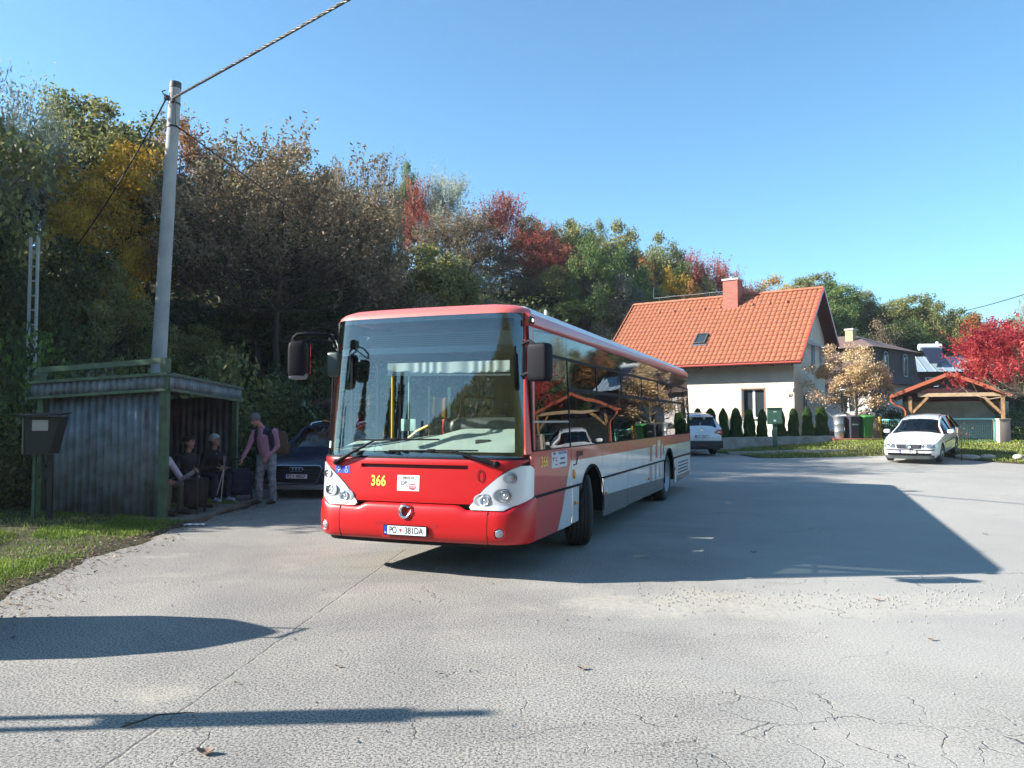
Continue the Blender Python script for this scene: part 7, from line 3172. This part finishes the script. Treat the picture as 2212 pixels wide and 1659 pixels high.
# arms
s.append((V3(.17, -.03, 1.42), V3(.21, .03, 1.14), .068, .055, 1))
s.append((V3(.21, .03, 1.14), V3(.06, -.12, .93), .055, .042, 1))
hand(s, V3(.05, -.13, .92), (-.3, -.3, -.9), (-1, -.3, .2), 3, .9)
s.append((V3(-.22, -.08, 1.40), V3(-.30, -.14, 1.13), .062, .05, 1))
s.append((V3(-.30, -.14, 1.13), V3(-.37, -.26, .92), .05, .038, 1))
hand(s, V3(-.375, -.27, .91), (-.15, -.2, -1), (-.2, -1, 0), 3, .6)
f, M = head(s, e_, V3(-.17, -.17, 1.655), R(-38), R(28), 3)
man = person('person', s, e_, [camo, pinkshirt, vestm, skin, shoe], 'grey-haired man in pink shirt and dark vest stooping beside the blue car', .010)
face_bits(man, f, M)
hair(man, f, M, mat('grey_hair', (.11, .11, .115), .7), low=-.035)
# rucksack on his back is its own thing
b = MB()
superbox(b, V3(.20, .17, 1.18), (.34, .24, .50), e=.55, tilt=.5)
superbox(b, V3(.27, .27, 1.08), (.24, .12, .26), e=.5, tilt=.5)
o = b.build('rucksack', mat('olive_brown_canvas', (.075, .05, .032), .9, bump=.4, bscale=12), smooth=60)
tag(o, 'brown rucksack on the back of the stooping man', 'rucksack')
b = MB()
b.tube([V3(.12, .10, 1.42), V3(.13, -.06, 1.50), V3(.11, -.17, 1.40), V3(.14, -.15, 1.2), V3(.17, .03, 1.05)], .014, 6)
b.build('strap', blackp, o)


def seated(X, Y, yaw, cols, lab, lean=.1, hx=0, hands=None, head_yaw=0, hpitch=.1, size=1.0, knees=.16, hairm=None, feet=.42, seat=.47):
    """sits on the bench at X, Y facing yaw (0 = -Y); cols: legs, top, skin, shoe"""
    M0 = Euler((0, 0, yaw)).to_matrix()
    g0 = .055
    W_ = lambda x, y, z: tuple(Vector((X, Y, 0)) + M0 @ Vector((x, y, z)))
    s, e_ = [], []
    for sx in (-1, 1):
        s.append((W_(sx * .09, .0, seat + .09), W_(sx * knees, -.43, seat + .07), .090, .068, 0))
        s.append((W_(sx * knees, -.43, seat + .07), W_(sx * (knees - .01), -feet - .0, g0 + .10), .066, .048, 0))
        s.append((W_(sx * (knees - .01), -feet + .02, g0 + .05), W_(sx * knees, -feet - .17, g0 + .038), .046, .038, 3))
    e_.append((W_(0, .02, seat + .10), (.17, .15, .12), (0, 0, yaw), 0))
    s.append((W_(0, .01, seat + .15), W_(0, -lean, seat + .42), .135, .145, 1))
    e_.append((W_(0, -lean, seat + .46), (.195, .12, .14), (0, 0, yaw), 1))
    s.append((W_(0, -lean - .01, seat + .55), W_(hx * .5, -lean - .04, seat + .65), .055, .052, 2))
    s.append((W_(0, -lean, seat + .54), W_(0, -lean - .01, seat + .58), .075, .068, 1))
    for sx, hnd in zip((-1, 1), hands):
        hp, el = Vector(W_(*hnd[0])), Vector(W_(*hnd[1]))
        s.append((W_(sx * .185, -lean, seat + .50), tuple(el), .060, .048, 1))
        s.append((tuple(el), tuple(hp), .048, .034, 1))
        dv = (hp - el).normalized()
        hand(s, hp + dv * .01, dv + Vector((0, 0, -.2)), M0 @ Vector((-sx * .3, 0, 1)), 2, 1.1)
    f, M = head(s, e_, W_(hx, -lean - .05, seat + .78), yaw + head_yaw, hpitch, 2)
    o = person('person', s, e_, cols, lab)
    face_bits(o, f, M)
    hair(o, f, M, hairm, low=-.04)
    return o, W_


darkhair = mat('dark_cap', (.012, .011, .010), .9)
ghair = mat('silver_hair', (.40, .40, .40), .7, bump=.6, bscale=60)
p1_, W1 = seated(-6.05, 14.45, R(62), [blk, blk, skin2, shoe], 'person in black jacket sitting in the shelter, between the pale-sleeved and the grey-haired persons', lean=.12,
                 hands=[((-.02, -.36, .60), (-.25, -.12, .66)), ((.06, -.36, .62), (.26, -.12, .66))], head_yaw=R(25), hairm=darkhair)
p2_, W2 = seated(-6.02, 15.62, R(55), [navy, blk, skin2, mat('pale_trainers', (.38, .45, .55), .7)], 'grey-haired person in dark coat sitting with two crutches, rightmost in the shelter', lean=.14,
                 hands=[((-.03, -.42, .72), (-.26, -.14, .70)), ((.03, -.42, .72), (.26, -.14, .70))], head_yaw=R(30), hpitch=-.02, hairm=ghair)
b = MB()
b.tube([W2(-.05, -.20, 1.02), W2(0, -.24, .98), W2(.05, -.20, 1.02)], .016, 6)
b.build('collar', collar, p2_, smooth=60)
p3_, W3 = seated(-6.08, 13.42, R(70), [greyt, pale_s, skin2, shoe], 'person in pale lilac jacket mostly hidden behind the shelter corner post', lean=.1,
                 hands=[((-.05, -.30, .62), (-.25, -.10, .66)), ((.18, -.66, .78), (.26, -.34, .62))], head_yaw=0, hairm=darkhair)
hp = W2(0, -.50, .71)
for dx, lab in ((-.06, 'thin white crutch, the left of the two held by the grey-haired person'), (.06, 'thin white crutch, the right of the two held by the grey-haired person')):
    ft = at(464 if dx < 0 else 477, 1083, 15.3)
    o = empty('crutch', (ft.x, ft.y, .055), 0, lab, 'crutch', 'crutches')
    top = Vector(hp) - o.location
    b = MB()
    b.cyl((0, 0, 0), top, .009, .010, 8)
    b.build('tube', mat('white_tube', (.62, .63, .62), .4), o)
    b = MB()
    b.cyl(top + Vector((-.0, 0, .0)), top + Vector((dx * 2.2, -.02, .015)), .013, n=8)
    b.tube([top, top + Vector((dx * .2, .02, .16)), top + Vector((dx * .3, .04, .24))], .012, 6)
    b.build('hand_grip', mat('grip_grey', (.28, .27, .25), .6), o)
    b = MB()
    b.cyl((0, 0, -.0), top * .04, .014, n=8)
    b.build('rubber_foot', rubber, o)
# stick held by the pale-sleeved person
sp = Vector(W3(.18, -.74, .76))
o = empty('walking_stick', (sp.x, sp.y, .055), 0, 'dark walking stick held by the person in the pale jacket', 'stick')
b = MB()
b.tube([(0, 0, 0), (0, 0, .70)], .011, 7)
b.tube([(0, 0, .70), (.0, -.02, .745), (0, -.06, .75), (0, -.10, .735)], .012, 7)
b.build('shaft', mat('dark_wood', (.035, .02, .012), .5), o, smooth=60)


def trolley(px, Y, w_, h_, m, lab, zc=.055, lean=0):
    p = at(px, 1080, Y)
    o = empty('shopping_trolley', (p.x, Y, zc if p.x < -5.1 else 0), .5, lab, 'trolley bag', 'trolley bags at the shelter')
    b = MB()
    superbox(b, (0, 0, .10 + h_ / 2), (w_, .30, h_), e=.35)
    superbox(b, (0, -.14, .10 + h_ * .35), (w_ * .7, .12, h_ * .45), e=.4)
    b.build('bag', m, o, smooth=60)
    b = MB()
    for sx in (-1, 1):
        b.tube([(sx * w_ * .4, .14, .10), (sx * w_ * .4, .18, h_ + .1), (sx * w_ * .38, .22, h_ + .28)], .010, 6)
    b.tube([(-w_ * .38, .22, h_ + .28), (w_ * .38, .22, h_ + .28)], .013, 6)
    b.build('handle', blackp, o)
    for sx in (-1, 1):
        b = MB()
        b.lathe((sx * (w_ / 2 + .02), .10, .075), (1, 0, 0), [(-.015, .05), (-.015, .075), (.015, .075), (.015, .05)], 24)
        wh = b.build('wheel', rubber, o, smooth=40)
        b = MB()
        b.lathe((sx * (w_ / 2 + .02), .10, .075), (1, 0, 0), [(-.018, .02), (-.017, .058), (.017, .058), (.018, .02)], 24)
        b.build('rim', mat('pale_rim', (.34, .32, .28), .6), wh)
    return o


trolley(520, 15.75, .40, .52, mat('navy_fabric', (.012, .014, .05), .85, bump=.3, bscale=10), 'navy fabric trolley bag at the feet of the grey-haired person')
trolley(418, 13.55, .34, .50, mat('black_fabric', (.012, .012, .013), .85, bump=.3, bscale=10), 'black fabric trolley bag in front of the person in black')

# ---- small things on the asphalt
def flat_thing(name, px, py, fn, lab, cat):
    # pixel on the ground plane
    a = (px - 1106) / CF
    bb = -(py - 829.5) / CF
    c, s_ = math.cos(CPITCH), math.sin(CPITCH)
    r = Vector((a, c - bb * s_, s_ + bb * c))
    t = -CH / r.z
    p = Vector((r.x * t, r.y * t, 0.002))
    b = MB()
    fn(b)
    m = {'twig': bark, 'paper': plate_w}.get(cat, MATS['dry_leaves'])
    o = b.build(name, m, smooth=60)
    o.location = p
    tag(o, lab, cat)
    return o


flat_thing('crumpled_paper', 422, 1136, lambda b: b.grid([[(x * .1, y * .07, .012 + .02 * abs(math.sin(x * 3 + y * 5))) for x in np.linspace(-1.6, 1.6, 7)] for y in np.linspace(-1, 1, 5)]), 'crumpled white paper on the asphalt by the shelter corner', 'paper')
flat_thing('dry_twig', 345, 1560, lambda b: (b.tube([(-.16, -.10, .01), (-.10, -.06, .02), (-.02, .02, .03), (.10, .08, .02), (.155, .10, .012)], [.006, .006, .005, .004, .002], 6), b.tube([(-.10, -.06, .02), (-.17, -.05, .012)], .003, 5)), 'curved dark twig lying across the double shadow line', 'twig')


def dleaf(b, s=1.0, c=.3):
    P_ = [[(x * .045 * s, y * .028 * s * (1 - abs(x) ** 2 * .8), .006 + c * .05 * (x * x + .5 * y * y) * s) for x in np.linspace(-1, 1, 7)] for y in (-1, -.4, 0, .4, 1)]
    b.grid(P_)


for px, py, s_, lab in ((444, 1630, 1.3, 'curled pale dry leaf near the lower left corner'), (1258, 1447, .9, 'curled brown leaf in the middle foreground'), (512, 1478, .5, 'small dark leaf left of the asphalt seam'), (730, 1442, .6, 'small dark leaf right of the asphalt seam'),
                        (1628, 1195, 1.0, 'flat brown leaf inside the bus shadow'), (2128, 1155, 1.0, 'brown leaf on the sunny asphalt right of the bus shadow'), (1895, 1298, 1.0, 'reddish leaf beside the gritty patch'), (2012, 1384, .8, 'pale pebble-like leaf in the right foreground'), (945, 1455, .5, 'tiny dark leaf below the bus plate')):
    flat_thing('dry_leaf', px, py, lambda b, q=s_: dleaf(b, q * .8, .35), lab, 'leaf')
for i, (px, py) in enumerate(((2135, 997), (2200, 985), (2090, 1000))):
    p = at(px, py, 27.5)
    b = MB()
    superbox(b, (p.x, p.y, T(p.x, p.y) + .08), (.5 + .2 * i, .35, .2), e=.8, tilt=i)
    o = b.build('field_stone', mat('field_stone', (.45, .42, .36), .9, bump=.6, bscale=12), smooth=60)
    tag(o, ('pale stone in the grass right of the white estate car', 'larger pale stone in the grass at the right edge', 'small pale stone on the grass edge behind the estate car')[i], 'stone', 'stones on the grass')
# slim fence posts beside the wall
for i, px in enumerate((1579 + 349, 1800)):
    pass
# sapling with tied stake at the right
p = at(2185, 985, 27)
o = empty('sapling', (p.x - 1.6, 27.2, T(p.x - 1.6, 27.2)), 0, 'thin bare sapling on the grass between the estate car and the sumac', 'sapling')
b = MB()
b.tube([(0, 0, -.05), (.02, 0, .5), (0, .02, 1.1)], [.018, .013, .005], 6)
b.tube([(.02, 0, .5), (-.15, .05, .9)], .005, 5)
b.build('trunk', bark, o)
rng = np.random.default_rng(4)
me = leaves_mesh('crown', rng.normal(size=(60, 3)) * np.array([.12, .12, .2]) + np.array([0, 0, .9]), unit(rng, 60), unit(rng, 60), rng.uniform(.04, .09, 60), .03 * np.ones(60))
me.materials.append(LM['rust'])
q = bpy.data.objects.new('crown', me)
COL.objects.link(q)
q.parent = o

# ---- things outside the left edge whose shadows reach into the photo
o = empty('shadow_bell', (-5.15, 6.02, ground_z(-5.15, 6)), 0, 'bell-shaped container added outside the left edge to cast the wide rounded shadow', 'container')  # unseen bell added to throw the rounded shadow; its kind is invented
b = MB()
b.lathe((0, 0, 0), (0, 0, 1), [(0, .55), (.05, .60), (.7, .62), (1.1, .60), (1.4, .48), (1.6, .26), (1.72, .10), (1.78, .001)], 32, cap=False)
b.build('container_body', mat('bell_green', (.05, .16, .07), .5), o, smooth=60)
b = MB()
b.tube([(-.0, -.10, 1.62), (.0, -.16, 1.80), (0, .10, 1.88), (0, .16, 1.64)], .02, 6)
b.build('lifting_loop', blackp, o)
o = empty('timber_double_post', (-6.85, 4.12, T(-6.85, 4.12)), 0, 'double timber post outside the left edge, casting the long thin double shadow', 'post')
for dy in (-.085, .085):
    b = MB()
    b.box((0, dy, 1.2), (.10, .065, 2.6))
    b.build('leg', bark, o, smooth=None)
b = MB()
b.box((0, .0, 2.95), (.10, .22, .9))
b.box((0, .0, 3.5), (.08, .10, .3))
b.build('head_piece', bark, o, smooth=None)


# ================================================================ AIR
b = MB()
b.box((10, 60, 28), (700, 620, 66))
hz_ = b.build('haze', None or mat('haze_dummy', (1, 1, 1)), smooth=None)  # added air volume, imitates lens veil and pales the distant trees
hz_.data.materials.clear()
hm = bpy.data.materials.new('lens_veil_haze')
hm.use_nodes = True
hn = hm.node_tree
for x in list(hn.nodes):
    if x.type != 'OUTPUT_MATERIAL':
        hn.nodes.remove(x)
ho = [x for x in hn.nodes if x.type == 'OUTPUT_MATERIAL'][0]
hv = hn.nodes.new('ShaderNodeVolumePrincipled')
hv.inputs['Color'].default_value = (.86, .92, 1, 1)
hv.inputs['Density'].default_value = .00045
hv.inputs['Anisotropy'].default_value = .3
hn.links.new(hv.outputs[0], ho.inputs['Volume'])
hz_.data.materials.append(hm)
tag(hz_, 'thin pale haze added to imitate lens veil', 'haze', kind='stuff')
